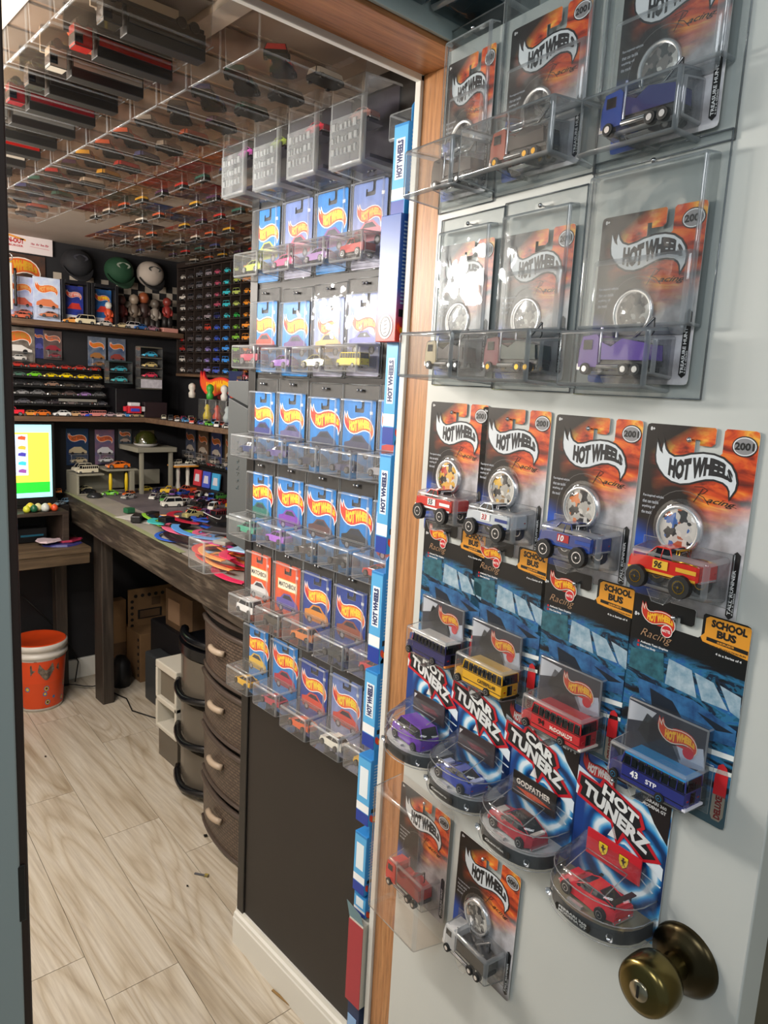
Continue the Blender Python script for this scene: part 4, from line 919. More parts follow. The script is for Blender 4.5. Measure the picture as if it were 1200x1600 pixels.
# ================================================================== PACKAGES ON THE BLACK PANEL
random.seed(11)
COLY = [.762, .648, .537, .428, .319]
ROWZ = [1.822, 1.628, 1.437, 1.257, 1.070, .890]
RN = ['top', 'second', 'third', 'fourth', 'fifth', 'bottom']; CN = ['first', 'second', 'third', 'fourth', 'fifth']
PK = {  # (row, col): print, style, picture colour, kind, car colour, colour word
 (0, 0): (M_BLUEC, 'std', 'a8b84c', 'coupe', 'a9b85a', 'olive green'), (0, 1): (M_OLDC, 'old', 'c8506a', 'coupe', 'd05a86', 'pink'),
 (0, 2): (M_BLUEC, 'std', '7a3a8c', 'coupe', '9a7ab0', 'lilac'), (0, 3): (M_OLDC, 'old', 'c87080', 'pickup', 'b04040', 'dull red'),
 (1, 0): (M_BLUEC, 'std', 'd0402c', 'pickup', '9c3a4c', 'maroon'), (1, 1): (M_BLUEC, 'std', '5c3a74', 'coupe', '7a4aa0', 'violet'),
 (1, 2): (M_OLDC, 'old', 'c8a060', 'coupe', 'a8a060', 'khaki'), (1, 3): (M_OLDC, 'old', '6a6cb8', 'bus', 'e0c820', 'yellow'),
 (2, 0): (M_BLUEC, 'std', '34367c', 'coupe', '28345e', 'navy'), (2, 1): (M_BLUEC, 'std', '5a5480', 'coupe', '4a3f78', 'indigo'),
 (2, 2): (M_BLUEC, 'bigtop', '3a3f58', 'coupe', '20263a', 'dark slate'), (2, 3): (M_BLUEC, 'std', '3f3f58', 'sport', '22264c', 'midnight blue'), (2, 4): (M_BLUEC, 'std', 'c03028', 'coupe', '8a8a90', 'silver'),
 (3, 0): (M_BLUEC, 'bigtop', '1f6a5c', 'coupe', '3f9478', 'sea green'), (3, 1): (M_BLUEC, 'bigtop', '7a34a8', 'coupe', 'a060c8', 'mauve'),
 (3, 2): (M_BLUEC, 'bigtop', '5c3c38', 'sport', '39302e', 'dark brown'), (3, 3): (M_BLUEC, 'bigtop', '2c2a2c', 'sport', '141416', 'black'), (3, 4): (M_BLUEC, 'std', 'c83a20', 'coupe', 'b8342a', 'red'),
 (4, 0): (M_ORANGEC, 'matchbox', 'd0d0d0', 'van', 'e6e6e6', 'white'), (4, 1): (M_ORANGEC, 'matchbox', '5a50a0', 'pickup', '4a4238', 'brown'),
 (4, 2): (M_NAVYC, 'std', 'd88a2c', 'coupe', 'd07a3c', 'copper orange'), (4, 3): (M_NAVYC, 'std', '8c4a34', 'sport', '2f3436', 'charcoal'), (4, 4): (M_NAVYC, 'std', 'c03030', 'coupe', 'c03a3a', 'bright red'),
 (5, 0): (M_BLUEC, 'bigtop', 'd8b040', 'sport', 'd8a820', 'gold'), (5, 1): (M_BLUEC, 'bigtop', 'b02c38', 'sport', 'a83a48', 'crimson'),
 (5, 2): (M_NAVYC, 'std', 'd04a30', 'sport', 'e0622c', 'orange'), (5, 3): (M_OLDC, 'std', 'c84838', 'coupe', 'eceade', 'ivory white'), (5, 4): (M_NAVYC, 'std', 'd0a030', 'coupe', 'e0b030', 'amber')}
for (i, j), (mt, st, pc, kind, cc, word) in PK.items():
    dz = -.012 if (i == 5 and j >= 2) else (.006 if (i, j) == (5, 0) else 0)
    small_package('cased %s toy car card, %s row and %s column on the black panel' % (word, RN[i], CN[j]),
                  on_panel(COLY[j]+random.uniform(-.002, .002), ROWZ[i]+dz+random.uniform(-.003, .003), tilt=random.uniform(-.008, .008)), mt, st, (pc, kind), kind, cc, group='cased cards on the black panel', hub=M_GOLD if word == 'gold' else M_CHROME)
# deep boxes in the row under the ceiling
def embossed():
    mb = MB(); lt = clear('embossed_relief', .55, rough=.08, strength=1.6); fr = clear('reflection_haze', .28, rough=.09, strength=1.8)
    mb.box((.006, .0005, -.165), (.092, .0012, -.085), fr)  # white haze sheet on the lower half imitates a bright reflection
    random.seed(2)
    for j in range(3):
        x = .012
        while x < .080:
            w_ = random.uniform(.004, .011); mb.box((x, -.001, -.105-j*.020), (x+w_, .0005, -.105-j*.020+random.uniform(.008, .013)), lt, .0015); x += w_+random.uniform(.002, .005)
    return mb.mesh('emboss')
for j, (y, zt, col, w_) in enumerate(((.772, 1.952, 'b04a98', 'magenta'), (.650, 1.948, '8a9a3c', 'lime'), (.532, 1.950, 'c03040', 'red'), (.402, 1.945, 'a07068', 'rose'))):
    r = thing('deep_boxed_car', 'deep clear box with %s toy car, %s of four above the black panel' % (w_, CN[j]), 'toy package', mat=on_panel(y, zt, .0015), group='deep clear boxes under the ceiling')
    ob('back_card', MB().box((.004, -.002, -.14), (.092, 0, -.004), pm('purple_black_card', '241c2c', .4)).mesh('bc'), r)
    ob('inner_tray', MB().box((.006, -.060, -.132), (.090, -.002, -.126), pm('tray_plum', '2e2438', .3)).mesh('it'), r)
    ob('protector_case', cached('deepcase', lambda: MB().box((0, -.082, -.150), (.098, -.0005, -.002), M_CASE, .003, open_back=True).mesh('dc', .007, M_CEDGE, segs=3)), r)
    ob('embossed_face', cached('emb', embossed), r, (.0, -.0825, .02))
    full_car('coupe', r, (.048, -.045, -.070), 0, col, L=.066)
    small = ob('support', MB().box((.012, -.062, -.076), (.086, -.03, -.071), pm('tray_plum', '2e2438', .3)).mesh('sp'), r)
# a clear case on the partition side by the frame corner
r = thing('corner_case', 'clear case with a dark card in the corner behind the top of the door frame', 'toy package', mat=on_panel(.262, 1.965, .002))
ob('card', MB().box((.004, -.003, -.13), (.09, 0, -.004), pm('black_violet_card', '1c1826', .4)).mesh('c'), r)
ob('protector_case', case_mesh(.1, .15, lowtop=-.10, d=.07), r)

# ---- blue boxes hanging between panel and jamb, their backs and spines showing
M_BOXB = card_grad('blue_box_side', '2c86cc', '2f92d8', streak=False); M_BOXL = pm('light_blue_box', '58aee4', .35)
M_BOXR = card_grad('blue_to_red_box', '1c4ea0', 'b83228', -.10, -.155, streak=False)
def blue_box(x0, y0, w, d, zt, zb, label, style='std', spine='HOT WHEELS'):
    h = zt-zb
    r = thing('hanging_toy_box', label, 'box', (x0, y0, zt), group='blue boxed sets hanging behind the jamb')
    if style == 'std':
        ob('carton', MB().box((0, 0, -h), (w, d, 0), M_BOXB).mesh('carton', .0008), r)
        mb = MB()
        # spine faces -X : draw in its own plane, then rotate
        mb.poly([(.001, -h*.97), (d-.001, -h*.97), (d-.001, -.004), (.001, -.004)], M_BOXL, 0)
        mb.poly([(.006, -h*.60), (d-.006, -h*.60), (d-.006, -h*.16), (.006, -h*.16)], ink('e8f2f8'), -.0002)
        if spine: txt(mb, spine, d*.70, -h*.58, d*.40, ink('1d2c64'), -.0004, w=h*.40, rot=math.pi/2, bold=.06)
        mb.poly([(.001, -h*.82), (d-.001, -h*.82), (d-.001, -h*.70), (.001, -h*.70)], ink('f2f4f6'), -.0002)
        mb.poly([(.001, -h), (d-.001, -h), (d-.001, -h*.83), (.001, -h*.83)], ink('1f3c9c'), -.0002)
        sp = ob('spine_print', mb.mesh('spine'), r, (-.0004, d, 0), (0, 0, -math.pi/2))
    else:
        ob('carton', MB().box((0, 0, -h), (w, d, 0), M_BOXR).mesh('carton', .0008), r)
        mb = MB()
        mb.poly([(d*.5+d*.36*math.cos(t*math.pi/10), -h*.88+.017*math.sin(t*math.pi/10)) for t in range(20)], ink('f0eeee'), -.0002)
        mb.poly([(d*.5+d*.28*math.cos(t*math.pi/10), -h*.88+.0145*math.sin(t*math.pi/10)) for t in range(20)], ink('2a2226'), -.0003)
        mb.poly([(d*.5+d*.22*math.cos(t*math.pi/10), -h*.88+.013*math.sin(t*math.pi/10)) for t in range(20)], ink('f0eeee'), -.0004)
        for q_ in range(4): mb.poly([(d*.42, -h*.88-.010+.0055*q_), (d*.58, -h*.88-.008+.0055*q_), (d*.58, -h*.88-.0065+.0055*q_), (d*.42, -h*.88-.0085+.0055*q_)], ink('2a2226'), -.0005)
        ob('spine_print', mb.mesh('spine'), r, (-.0004, d, 0), (0, 0, -math.pi/2))
    # back print facing the doorway
    mb = MB(); rl = ink('9fb8d4')
    for i in range(int(h/.0055)):
        zz = -.012-i*.0052
        if -zz < h*.72: mb.poly([(.006, zz), (min(w-.004, .03+.012*math.sin(i*1.7)), zz), (min(w-.004, .03+.012*math.sin(i*1.7)), zz+.0022), (.006, zz+.0022)], rl, 0)
    mb.poly([(.004, -h*.80), (.03, -h*.80), (.03, -h*.74), (.004, -h*.74)], ink('10131c'), 0)
    logo(mb, .002, -h*.9, .034, ink('d03020'), ink('e84a24'), ink('f8d838'), 0)
    ob('back_print', mb.mesh('back'), r, (0, -.0003, 0))
    # hanger tab
    ob('hang_tab', MB().slab([(.004, 0), (.004, .02), (.008, .026), (.03, .026), (w-.01, .02), (w-.008, 0)], .0, .0012, M_BOXB).mesh('tab'), r)
    return r
BW = .11
blue_box(.0, .100, BW, .030, 1.795, 1.672, 'uppermost blue carton behind the jamb, with a round-topped tab')
blue_box(-.012, .093, .10, .042, 1.672, 1.498, 'large dark blue carton shading to red at its foot, behind the jamb', 'big')
blue_box(.003, .100, BW, .026, 1.50, 1.350, 'blue carton directly below the blue and red one, behind the jamb')
blue_box(.001, .100, BW, .026, 1.335, 1.185, 'blue carton behind the jamb, level with the monster truck cards')
blue_box(-.001, .101, BW, .028, 1.155, 1.010, 'blue carton behind the jamb, level with the school bus cards')
blue_box(-.002, .101, BW, .030, .995, .868, 'blue carton behind the jamb, level with the swirl cards')
blue_box(-.004, .102, BW, .032, .850, .735, 'blue carton behind the jamb, level with the clamshell', spine='')
blue_box(-.004, .103, BW, .030, .715, .610, 'second blue carton from the bottom behind the jamb', spine='')
blue_box(-.002, .100, BW, .030, .606, .570, 'pale topped blue carton just above the red one', spine='')
r = thing('hanging_toy_box', 'red and pale grey open-topped carton, lowest behind the jamb', 'box', (-.012, .092, .565), group='blue boxed sets hanging behind the jamb')
mb = MB(); mb.box((0, 0, -.155), (.1, .036, 0), pm('pale_carton', 'c9c6ba', .5)); ob('carton', mb.mesh('ct', .001), r)
mb = MB(); mb.box((-.0008, .0, -.155), (0, .036, -.004), pm('red_carton_face', 'a8323c', .45)); ob('red_face', mb.mesh('rf'), r)
mb = MB(); mb.add([(0, 0, 0), (0, .036, 0), (-.004, .04, .03), (-.004, .004, .022)], [(0, 1, 2, 3)], pm('pale_blue_flap', '6a8c96', .5)); ob('flap', mb.mesh('fl'), r)
r = thing('hanging_toy_box', 'dark blue carton corner at the very bottom behind the jamb', 'box', (-.004, .100, .405), group='blue boxed sets hanging behind the jamb')
ob('carton', MB().box((0, 0, -.12), (.1, .03, 0), pm('navy_carton', '1c3258', .5)).mesh('cn', .001), r)
ob('spine_print', MB().box((-.0008, .006, -.118), (0, .028, -.03), pm('pale_spine', '8fb4e0', .5)).mesh('cs'), r)

# ================================================================== CEILING PACKAGES
random.seed(5)
def ceil_case(L, Wd, Hh):
    def mk():
        mb = MB(); mb.box((0, -Hh, -L), (Wd, -.0005, 0), M_CCASE, .002, open_back=True); me = mb.mesh('cc', .0025, M_CCEDGE, segs=2)
        fl = MB(); fl.add([(-.004, 0, .02), (Wd+.004, 0, .02), (Wd+.004, 0, -L-.02), (-.004, 0, -L-.02)], [(0, 1, 2, 3)], M_CCASE)
        for p, q in (((0, -Hh, 0), (Wd, -Hh, 0)), ((0, -Hh, -L), (Wd, -Hh, -L))): fl.tube([p, q], .0009, M_CCEDGE, 4)
        m2 = fl.mesh('f'); bm = bmesh.new(); bm.from_mesh(me); bm.from_mesh(m2); bm.to_mesh(me); bm.free(); return me
    return cached(('cc', L, Wd, Hh), mk)
M_UNDER = pm('underside_black', '070707', .85, spec=.1)
def underside(kind):
    """toy seen from below: black base plate"""
    def mk():
        mb = MB()
        pts = [(-.5, -.15), (-.42, -.2), (-.2, -.21), (.25, -.22), (.42, -.2), (.5, -.14), (.5, .14), (.42, .2), (.25, .22), (-.2, .21), (-.42, .2), (-.5, .15)]
        if kind == 'rig': pts = [(-.5, -.2), (-.3, -.22), (-.26, -.12), (-.1, -.11), (.1, -.2), (.44, -.24), (.5, -.16), (.5, .16), (.44, .24), (.1, .2), (-.1, .11), (-.26, .12), (-.3, .22), (-.5, .2)]
        n = len(pts); v = [(a, b_, 0) for a, b_ in pts]+[(a, b_, .1) for a, b_ in pts]
        mb.add(v, [tuple(reversed(range(n)))]+[(i, (i+1) % n, n+(i+1) % n, n+i) for i in range(n)], M_UNDER)
        w = [(a*.98, b_*.98, .1) for a, b_ in pts]+[(a*.9, b_*.8, .28) for a, b_ in pts]
        mb.add(w, [(i, (i+1) % n, n+(i+1) % n, n+i) for i in range(n)]+[tuple(range(n, 2*n))], M_PAINT)
        for x in (-.32, .3):
            for sg in (-1, 1): mb.cyl((x, sg*.19, .03), .085, .06, 'y', M_TYRE, 10)
        mb.v = [tuple(.072*q for q in p) for p in mb.v]
        return mb.mesh('underside_'+kind, .001)
    return cached(('us', kind), mk)
CCOL = [('9a9a98', 'silver'), ('c02c28', 'red'), ('d8d4cc', 'white'), ('2c6c64', 'teal'), ('d06038', 'orange'), ('3c4a8c', 'blue'), ('d8a830', 'yellow'), ('5c5a58', 'grey'), ('4c2c58', 'plum')]
def ORD(n): return ('first', 'second', 'third', 'fourth', 'fifth', 'sixth', 'seventh', 'eighth', 'ninth', 'tenth', 'eleventh', 'twelfth', 'thirteenth', 'fourteenth', 'fifteenth', 'sixteenth', 'seventeenth', 'eighteenth', 'nineteenth', 'twentieth')[n]
# column B: two-vehicle packs with black undersides, long side across the room
for k in range(15):
    y = .30+.112*k
    if y > 2.05: break
    c1, w1 = CCOL[(k*2+1) % 9] if k not in (5,) else ('d06038', 'orange'); c2, w2 = CCOL[(k*5+2) % 9]
    # local Z (top of card) along -X after a spin of -90 degrees
    m = on_ceil(-.118, y, CZ-.001, spin=R(90))
    m = Matrix.Translation((-.118, y+.104, CZ-.001)) @ Matrix.Rotation(R(-90), 4, 'Z') @ Matrix.Rotation(R(90), 4, 'X') @ Matrix.Identity(4)
    # after this: local X -> -Y, local -Z -> ... -X flipped below
    m = Matrix(((0, 0, -1, -.118), (1, 0, 0, y), (0, 1, 0, CZ-.001), (0, 0, 0, 1)))
    r = thing('ceiling_pack', 'two-vehicle ceiling pack with black undersides, %s from the door' % ORD(k), 'toy package', mat=m, group='clear two-vehicle packs on the ceiling')
    ob('clear_case', ceil_case(.205, .100, .068), r)
    ob('card', cached(('ccard', k % 4), lambda: MB().box((.003, -.0025, -.205), (.097, -.0005, .01), pm(('beige_back', 'warm_back', 'dull_back', 'plum_back')[k % 4], ('7d7167', '6b574e', '716a64', '54464c')[k % 4], .5)).mesh('cb')), r)
    # vehicles stand on edge towards the room: place in a frame whose Z is the card normal
    a = ob('toy_truck', underside('rig'), r, (.050, -.052, -.068), (R(90), 0, 0), c1); a.rotation_euler = (R(-90), R(40+random.uniform(-10, 10)), 0); a.scale = (1.3, 1.25, .8); a.location = (.050, -.058, -.070)
    b_ = ob('toy_car', underside('car'), r, (.050, -.050, -.158), (R(90), 0, 0), c2); b_.rotation_euler = (R(-90), R(80+random.uniform(-15, 15)), 0); b_.scale = (.85, 1.15, .8); b_.location = (.050, -.056, -.158)
# column A: long cases seen lengthwise
for k in range(16):
    y = .36+.106*k
    c1, w1 = (('26231f', 'dark grey'), ('8c1a16', 'red'), ('a09688', 'cream striped'), ('2c2a28', 'charcoal'), ('6c121a', 'crimson'), ('5c5a56', 'grey'))[k % 6]
    m = Matrix(((0, 0, -1, -.352), (1, 0, 0, y), (0, 1, 0, CZ-.001), (0, 0, 0, 1)))
    r = thing('ceiling_pack', 'long ceiling case with %s transporter, %s from the door, left column' % (w1, ORD(k)), 'toy package', mat=m, group='long clear cases on the ceiling')
    ob('clear_case', ceil_case(.195, .096, .062), r)
    ob('card', cached(('lcard', k % 3), lambda: MB().box((.003, -.0025, -.195), (.093, -.0005, .01), pm(('smoke_back', 'grey_back', 'tan_back')[k % 3], ('5d5751', '686460', '74695f')[k % 3], .5)).mesh('cb')), r)
    t = ob('toy_transporter', cached('transp', lambda: MB().box((-.088, -.012, 0), (.03, .012, .036), pm('transporter_dark', '1c1a18', .4)).box((-.086, -.0135, .008), (.028, .0135, .022), M_PAINT).box((.036, -.012, 0), (.062, .012, .03), M_PAINT).box((.05, -.0125, .012), (.0625, .0125, .026), M_GLASSD).box((-.086, -.0115, -.006), (.06, .0115, 0), M_BASE).cyl((-.07, 0, -.004), .008, .028, 'y', M_TYRE, 10).cyl((-.05, 0, -.004), .008, .028, 'y', M_TYRE, 10).cyl((.05, 0, -.004), .008, .028, 'y', M_TYRE, 10).mesh('transp', .001)), r, (.022, -.046, -.1), (0, 0, 0), c1)
    t.rotation_euler = (R(90), R(-90), R(0)); 
    ob('backing_strip', cached(('bs', k % 2), lambda: MB().box((.060, -.042, -.17), (.064, -.004, -.04), pm(('cream_strip', 'black_strip')[k % 2], ('a09484', '201d1c')[k % 2], .5)).mesh('bs')), r)
    ob('toy_car', simple_car('van' if k % 2 else 'coupe'), r, (.078, -.020, -.09), (R(90), R(90), 0), CCOL[(k*4) % 9][0])
# right and rear zones: printed cards facing down with shallow blisters
PR = [('c84624', 'rust red'), ('d0722c', 'burnt orange'), ('3460a8', 'blue'), ('a82c30', 'dark red'), ('cca878', 'tan'), ('5a4670', 'plum'), ('48645a', 'dull green'), ('a8543a', 'brick'), ('342c30', 'black')]
n_ = 0
for c in range(7):
    for k in range(15):
        x = .155+.128*c; y = .62+.122*k+(.04 if c % 2 else 0)
        if y > 2.42 or (c < 2 and y > 2.0) or x > .9 or (c == 0 and k < 2): continue
        if c > 1 and y < .95: continue
        if random.random() < .06: continue
        col, word = PR[(c*5+k*3+(k*k) % 4) % 9]; n_ += 1
        m = Matrix(((0, 0, -1, x), (1, 0, 0, y), (0, 1, 0, CZ-.001), (0, 0, 0, 1))) @ Matrix.Rotation(random.uniform(-.05, .05), 4, 'Y')
        r = thing('ceiling_card', '%s card facing down from the ceiling, %s from the door, %s printed column' % (word, ORD(k), ORD(c)), 'toy package', mat=m, group='printed cards hung flat on the ceiling')
        cd = ob('card', cached(('pc', col), lambda: MB().box((0, -.0018, -.12), (.104, -.0004, 0), noisy('ceil_print_'+col, col, '2c1c1a' if col != 'b89468' else '8a6c48', 40, .4)).mesh('pc')), r)
        mbp = cached(('pcl', n_ % 3), lambda: logo(MB(), .01, -.03, .08, ink('a89080'), ink(('a03820', '8c2c24', 'b06a2c')[n_ % 3]), ink('c08a3c'), -.0021).mesh('lg')); ob('print', mbp, cd)
        ob('clear_case', cached('pcc', lambda: MB().box((.004, -.040, -.118), (.100, -.0015, -.074), M_CCASE, .003, open_back=True).box((.004, -.012, -.074), (.100, -.0015, -.006), M_CCASE, .002, open_back=True).mesh('pcc', .0025, M_CCEDGE)), r)
        ob('toy_car', underside('car'), r, (.052, -.030, -.096), (R(-90), R(180), 0), CCOL[(n_*7) % 9][0], scale=(.8, .8, .6))

# ================================================================== DESK
def ex(y): return .262+(y-.95)*.0745
DZ = .90
mb = MB(); mb.add([(ex(.80), .80, DZ-.03), (.95, .80, DZ-.03), (.95, 2.69, DZ-.03), (ex(2.69), 2.69, DZ-.03), (ex(.80), .80, DZ-.004), (.95, .80, DZ-.004), (.95, 2.69, DZ-.004), (ex(2.69), 2.69, DZ-.004)],
                  [(0, 3, 2, 1), (4, 5, 6, 7), (0, 1, 5, 4), (1, 2, 6, 5), (2, 3, 7, 6), (3, 0, 4, 7)], M_DESK)
desk = thing('workbench', 'long dark stained workbench along the right wall, covered with toys', 'desk', (0, 0, 0))
ob('bench_top', mb.mesh('bench_top'), desk)
mb = MB(); mb.add([(ex(.80)+.002, .80, DZ-.12), (ex(.80)+.03, .80, DZ-.12), (ex(2.69)+.03, 2.69, DZ-.12), (ex(2.69)+.002, 2.69, DZ-.12), (ex(.80)+.002, .80, DZ-.03), (ex(.80)+.03, .80, DZ-.03), (ex(2.69)+.03, 2.69, DZ-.03), (ex(2.69)+.002, 2.69, DZ-.03)],
                  [(0, 3, 2, 1), (4, 5, 6, 7), (0, 1, 5, 4), (1, 2, 6, 5), (2, 3, 7, 6), (3, 0, 4, 7)], M_DESK)
ob('apron', mb.mesh('apron'), desk)
ob('leg', MB().box((.425, 2.33, 0), (.475, 2.42, DZ-.12), M_LEG).mesh('leg', .003), desk)
ob('leg', MB().box((.86, .84, 0), (.91, .93, DZ-.03), M_LEG).mesh('leg', .003), desk)
M_MAT = noisy('bench_mat', '565058', '746c70', 7, .6)
M_PAPER = noisy('old_paper', '8d8884', 'a39c92', 5, .6)
mb = MB(); mb.add([(ex(.85)+.006, .85, DZ-.0035), (.93, .85, DZ-.0035), (.93, 2.66, DZ-.0035), (ex(2.66)+.006, 2.66, DZ-.0035), (ex(.85)+.006, .85, DZ-.001), (.93, .85, DZ-.001), (.93, 2.66, DZ-.001), (ex(2.66)+.006, 2.66, DZ-.001)], [(4, 5, 6, 7), (0, 1, 5, 4), (1, 2, 6, 5), (2, 3, 7, 6), (3, 0, 4, 7)], M_PAPER)
tag(ob('paper_cover', mb.mesh('paper')), 'worn pale paper covering the whole workbench top', 'paper')
mb = MB(); mb.add([(ex(1.75)+.16, 1.75, DZ-.001), (.93, 1.3, DZ-.001), (.93, 2.6, DZ-.001), (ex(2.5)+.12, 2.60, DZ-.001), (ex(1.75)+.16, 1.75, DZ+.001), (.93, 1.3, DZ+.001), (.93, 2.6, DZ+.001), (ex(2.5)+.12, 2.60, DZ+.001)], [(4, 5, 6, 7), (0, 1, 5, 4), (1, 2, 6, 5), (2, 3, 7, 6), (3, 0, 4, 7)], M_MAT)
tag(ob('play_mat', mb.mesh('mat')), 'dark grey play mat on the workbench under the toy cars', 'mat')
tag(ob('edge_strip', MB().add([(ex(1.35)-.001, 1.35, DZ-.001), (ex(1.35)+.02, 1.35, DZ-.001), (ex(2.66)+.02, 2.66, DZ-.001), (ex(2.66)-.001, 2.66, DZ-.001), (ex(1.35)-.001, 1.35, DZ+.0005), (ex(1.35)+.02, 1.35, DZ+.0005), (ex(2.66)+.02, 2.66, DZ+.0005), (ex(2.66)-.001, 2.66, DZ+.0005)], [(4, 5, 6, 7), (0, 1, 5, 4), (1, 2, 6, 5), (2, 3, 7, 6), (3, 0, 4, 7)], pm('sage_tape', '8f9470', .5)).mesh('tape')), 'sage green tape along the front edge of the workbench', 'tape')

used = set()
def car(label, kind, x, y, z, rz, col, group, scale=1.0, tilt=0):
    o = ob('toy_car', simple_car(kind), None, (x, y, z), (tilt, 0, rz), col, scale); 
    assert label not in used, label
    used.add(label); return tag(o, label, 'toy car', group)
random.seed(21)
KN = {'coupe': 'coupe', 'sport': 'sports car', 'van': 'van', 'pickup': 'pickup', 'bus': 'bus'}
G = 'toy cars on the workbench'
def deskpt(u, v, z):
    # bench positions given by hand from here on
    return u, v, z
DC = [('green sports car with a dark roof, far left on the workbench', 'sport', .530, 2.50, 'a0', '6fbf2c', 1.0), ('orange coupe beside the green car on the workbench', 'coupe', .60, 2.46, '', 'd0602c', .9),
 ('silver hot rod in front of the orange coupe', 'sport', .565, 2.38, '', 'a8a8a8', 1.0), ('black coupe left of the silver disc', 'coupe', .455, 2.56, '', '1a1a1e', 1.0),
 ('white off-road van at the front of the toy crowd on the bench', 'van', .638, 2.12, '', 'e4e2da', 1.25), ('white sports car behind the white van', 'sport', .72, 2.16, '', 'e8e4dc', 1.1),
 ('black and white pickup right of the white van', 'pickup', .69, 2.02, '', '24221f', 1.1), ('cream pickup with black fenders at the bench middle', 'pickup', .585, 1.835, '', 'd8cc8c', 1.15), ('dark red fire engine on the bench', 'bus', .66, 1.76, '', '7a1418', 1.6),
 ('yellow digger van far right of the toy crowd', 'van', .86, 1.98, '', 'd8981c', 1.2), ('yellow truck in front of the white tower', 'pickup', .78, 2.43, '', 'e0b41c', 1.2), ('orange truck right of the yellow truck', 'pickup', .86, 2.42, '', 'd8582c', 1.2)]
cols = [('e6e4de', 'white'), ('c4242a', 'red'), ('26262a', 'black'), ('2c4cae', 'blue'), ('9c9c9c', 'silver'), ('e0dccc', 'cream'), ('b02c34', 'dark red'), ('4a8c3c', 'green'), ('7f4a9c', 'purple')]
for lb, kd, x, y, _, c, sc in DC: car(lb, kd, x, y, DZ, random.uniform(-.5, .9), c, G, sc)
for k in range(36):
    a = k % 6; q = k//6
    x = .655+.052*a+random.uniform(-.008, .008); y = 2.34-.095*q+.012*a+random.uniform(-.012, .012); c, w_ = cols[(k*4+q) % 9]; kd = ('coupe', 'sport', 'van', 'pickup')[(k+q) % 4]
    if any(abs(x-d_[2]) < .05 and abs(y-d_[3]) < .05 for d_ in DC): continue
    car('%s toy %s in bench crowd, %s from front, %s row from far end' % (w_, KN[kd], ORD(a), ORD(q)), kd, x, y, DZ, random.uniform(.1, 1.0), c, G, .95)

# toy clutter near the front edge: flexible track, tools, papers
def ribbon(name, label, pts, wd, col, z, cat='toy track', th=.003):
    mb = MB(); m = pm('ribbon_'+col, col, .35); n = len(pts); vs = []
    for i, p in enumerate(pts):
        a = Vector(pts[max(i-1, 0)]); b_ = Vector(pts[min(i+1, n-1)]); d = (b_-a).normalized(); nn = Vector((-d.y, d.x))*wd/2
        zz = z[i] if isinstance(z, (list, tuple)) else z
        for q, dz in ((Vector(p)-nn, 0), (Vector(p)+nn, 0), (Vector(p)+nn, th), (Vector(p)-nn, th)): vs.append((q.x, q.y, zz+dz))
    fs = []
    for i in range(n-1):
        a, b_ = 4*i, 4*i+4
        for s_ in range(4): fs.append((a+s_, a+(s_+1) % 4, b_+(s_+1) % 4, b_+s_))
    fs += [(3, 2, 1, 0), (4*n-4, 4*n-3, 4*n-2, 4*n-1)]
    mb.add(vs, fs, m); return tag(ob(name, mb.mesh(name, .0008)), label, cat, 'coloured plastic strips piled on the bench')
def curve(cx_, cy_, rx, ry, a0, a1, n=14, rot=0):
    out = []
    for i in range(n):
        t = R(a0+(a1-a0)*i/(n-1)); x, y = rx*math.cos(t), ry*math.sin(t); out.append((cx_+x*math.cos(rot)-y*math.sin(rot), cy_+x*math.sin(rot)+y*math.cos(rot)))
    return out
SC = [('hot pink', 'e02c5c'), ('coral red', 'e0483c'), ('sky blue', '5c9ce0'), ('cobalt blue', '2c5cc8'), ('lime green', '8cc83c'), ('orange', 'e8843c'), ('pale blue', '9cc4e8'), ('rose pink', 'e86a8c'), ('crimson', 'b8203c'), ('light orange', 'f0a860'), ('magenta', 'c83c8c'), ('black', '1a1a1e'), ('turquoise', '3cb4b4')]
random.seed(33)
for k in range(30):
    nm, c = SC[k % 13]; y0_ = 1.02+.74*((k*7) % 30)/30; x0_ = ex(y0_)+.055+.22*((k*11) % 30)/30*min(1, (y0_-.9)*2.2)
    ribbon('track_strip', '%s strip in the bench heap, %s of its layers, %s' % (nm, ('bottom', 'middle', 'top')[k//13], 'near end' if y0_ < 1.33 else 'far end'), curve(x0_, y0_, random.uniform(.03, .09), random.uniform(.06, .16), random.uniform(40, 120), random.uniform(200, 270)), random.uniform(.014, .028), c, [DZ+.001+.0016*k]*14)
def slabthing(name, label, cat, x, y, z, lx, ly, lz, col, rz=0, bev=.003, group=None, rough=.4):
    return tag(ob(name, MB().box((-lx/2, -ly/2, 0), (lx/2, ly/2, lz), pm(name+'_'+col, col, rough)).mesh(name, bev), None, (x, y, z), (0, 0, rz)), label, cat, group)
slabthing('cutter_case', 'black zipped case with a pink end on the heap of strips', 'case', .44, 1.665, DZ+.006, .05, .12, .03, '141216', -.9)
slabthing('black_case', 'flat black case at the right of the strip heap', 'case', .555, 1.56, DZ+.03, .07, .14, .022, '18171a', -.3)
slabthing('black_clamp', 'small black clamp left of the zipped case', 'tool', .355, 1.575, DZ+.052, .04, .04, .018, '0e0e10', .2)
slabthing('grey_wallet', 'dark grey wallet lying on top of the strip heap', 'case', .43, 1.33, DZ+.052, .07, .12, .01, '3a383c', .5)
slabthing('silver_tin', 'small silver tin on the strip heap', 'box', .36, 1.20, DZ+.050, .05, .05, .012, '9c9a94', .3)
slabthing('white_sheet', 'white sheet of paper with craft tools on the bench', 'paper', .44, 1.92, DZ, .14, .19, .0012, 'cfcbc7', .3, 0)
slabthing('black_pliers', 'black handled pliers on the white sheet', 'tool', .385, 1.875, DZ+.002, .035, .075, .024, '151416', -.6)
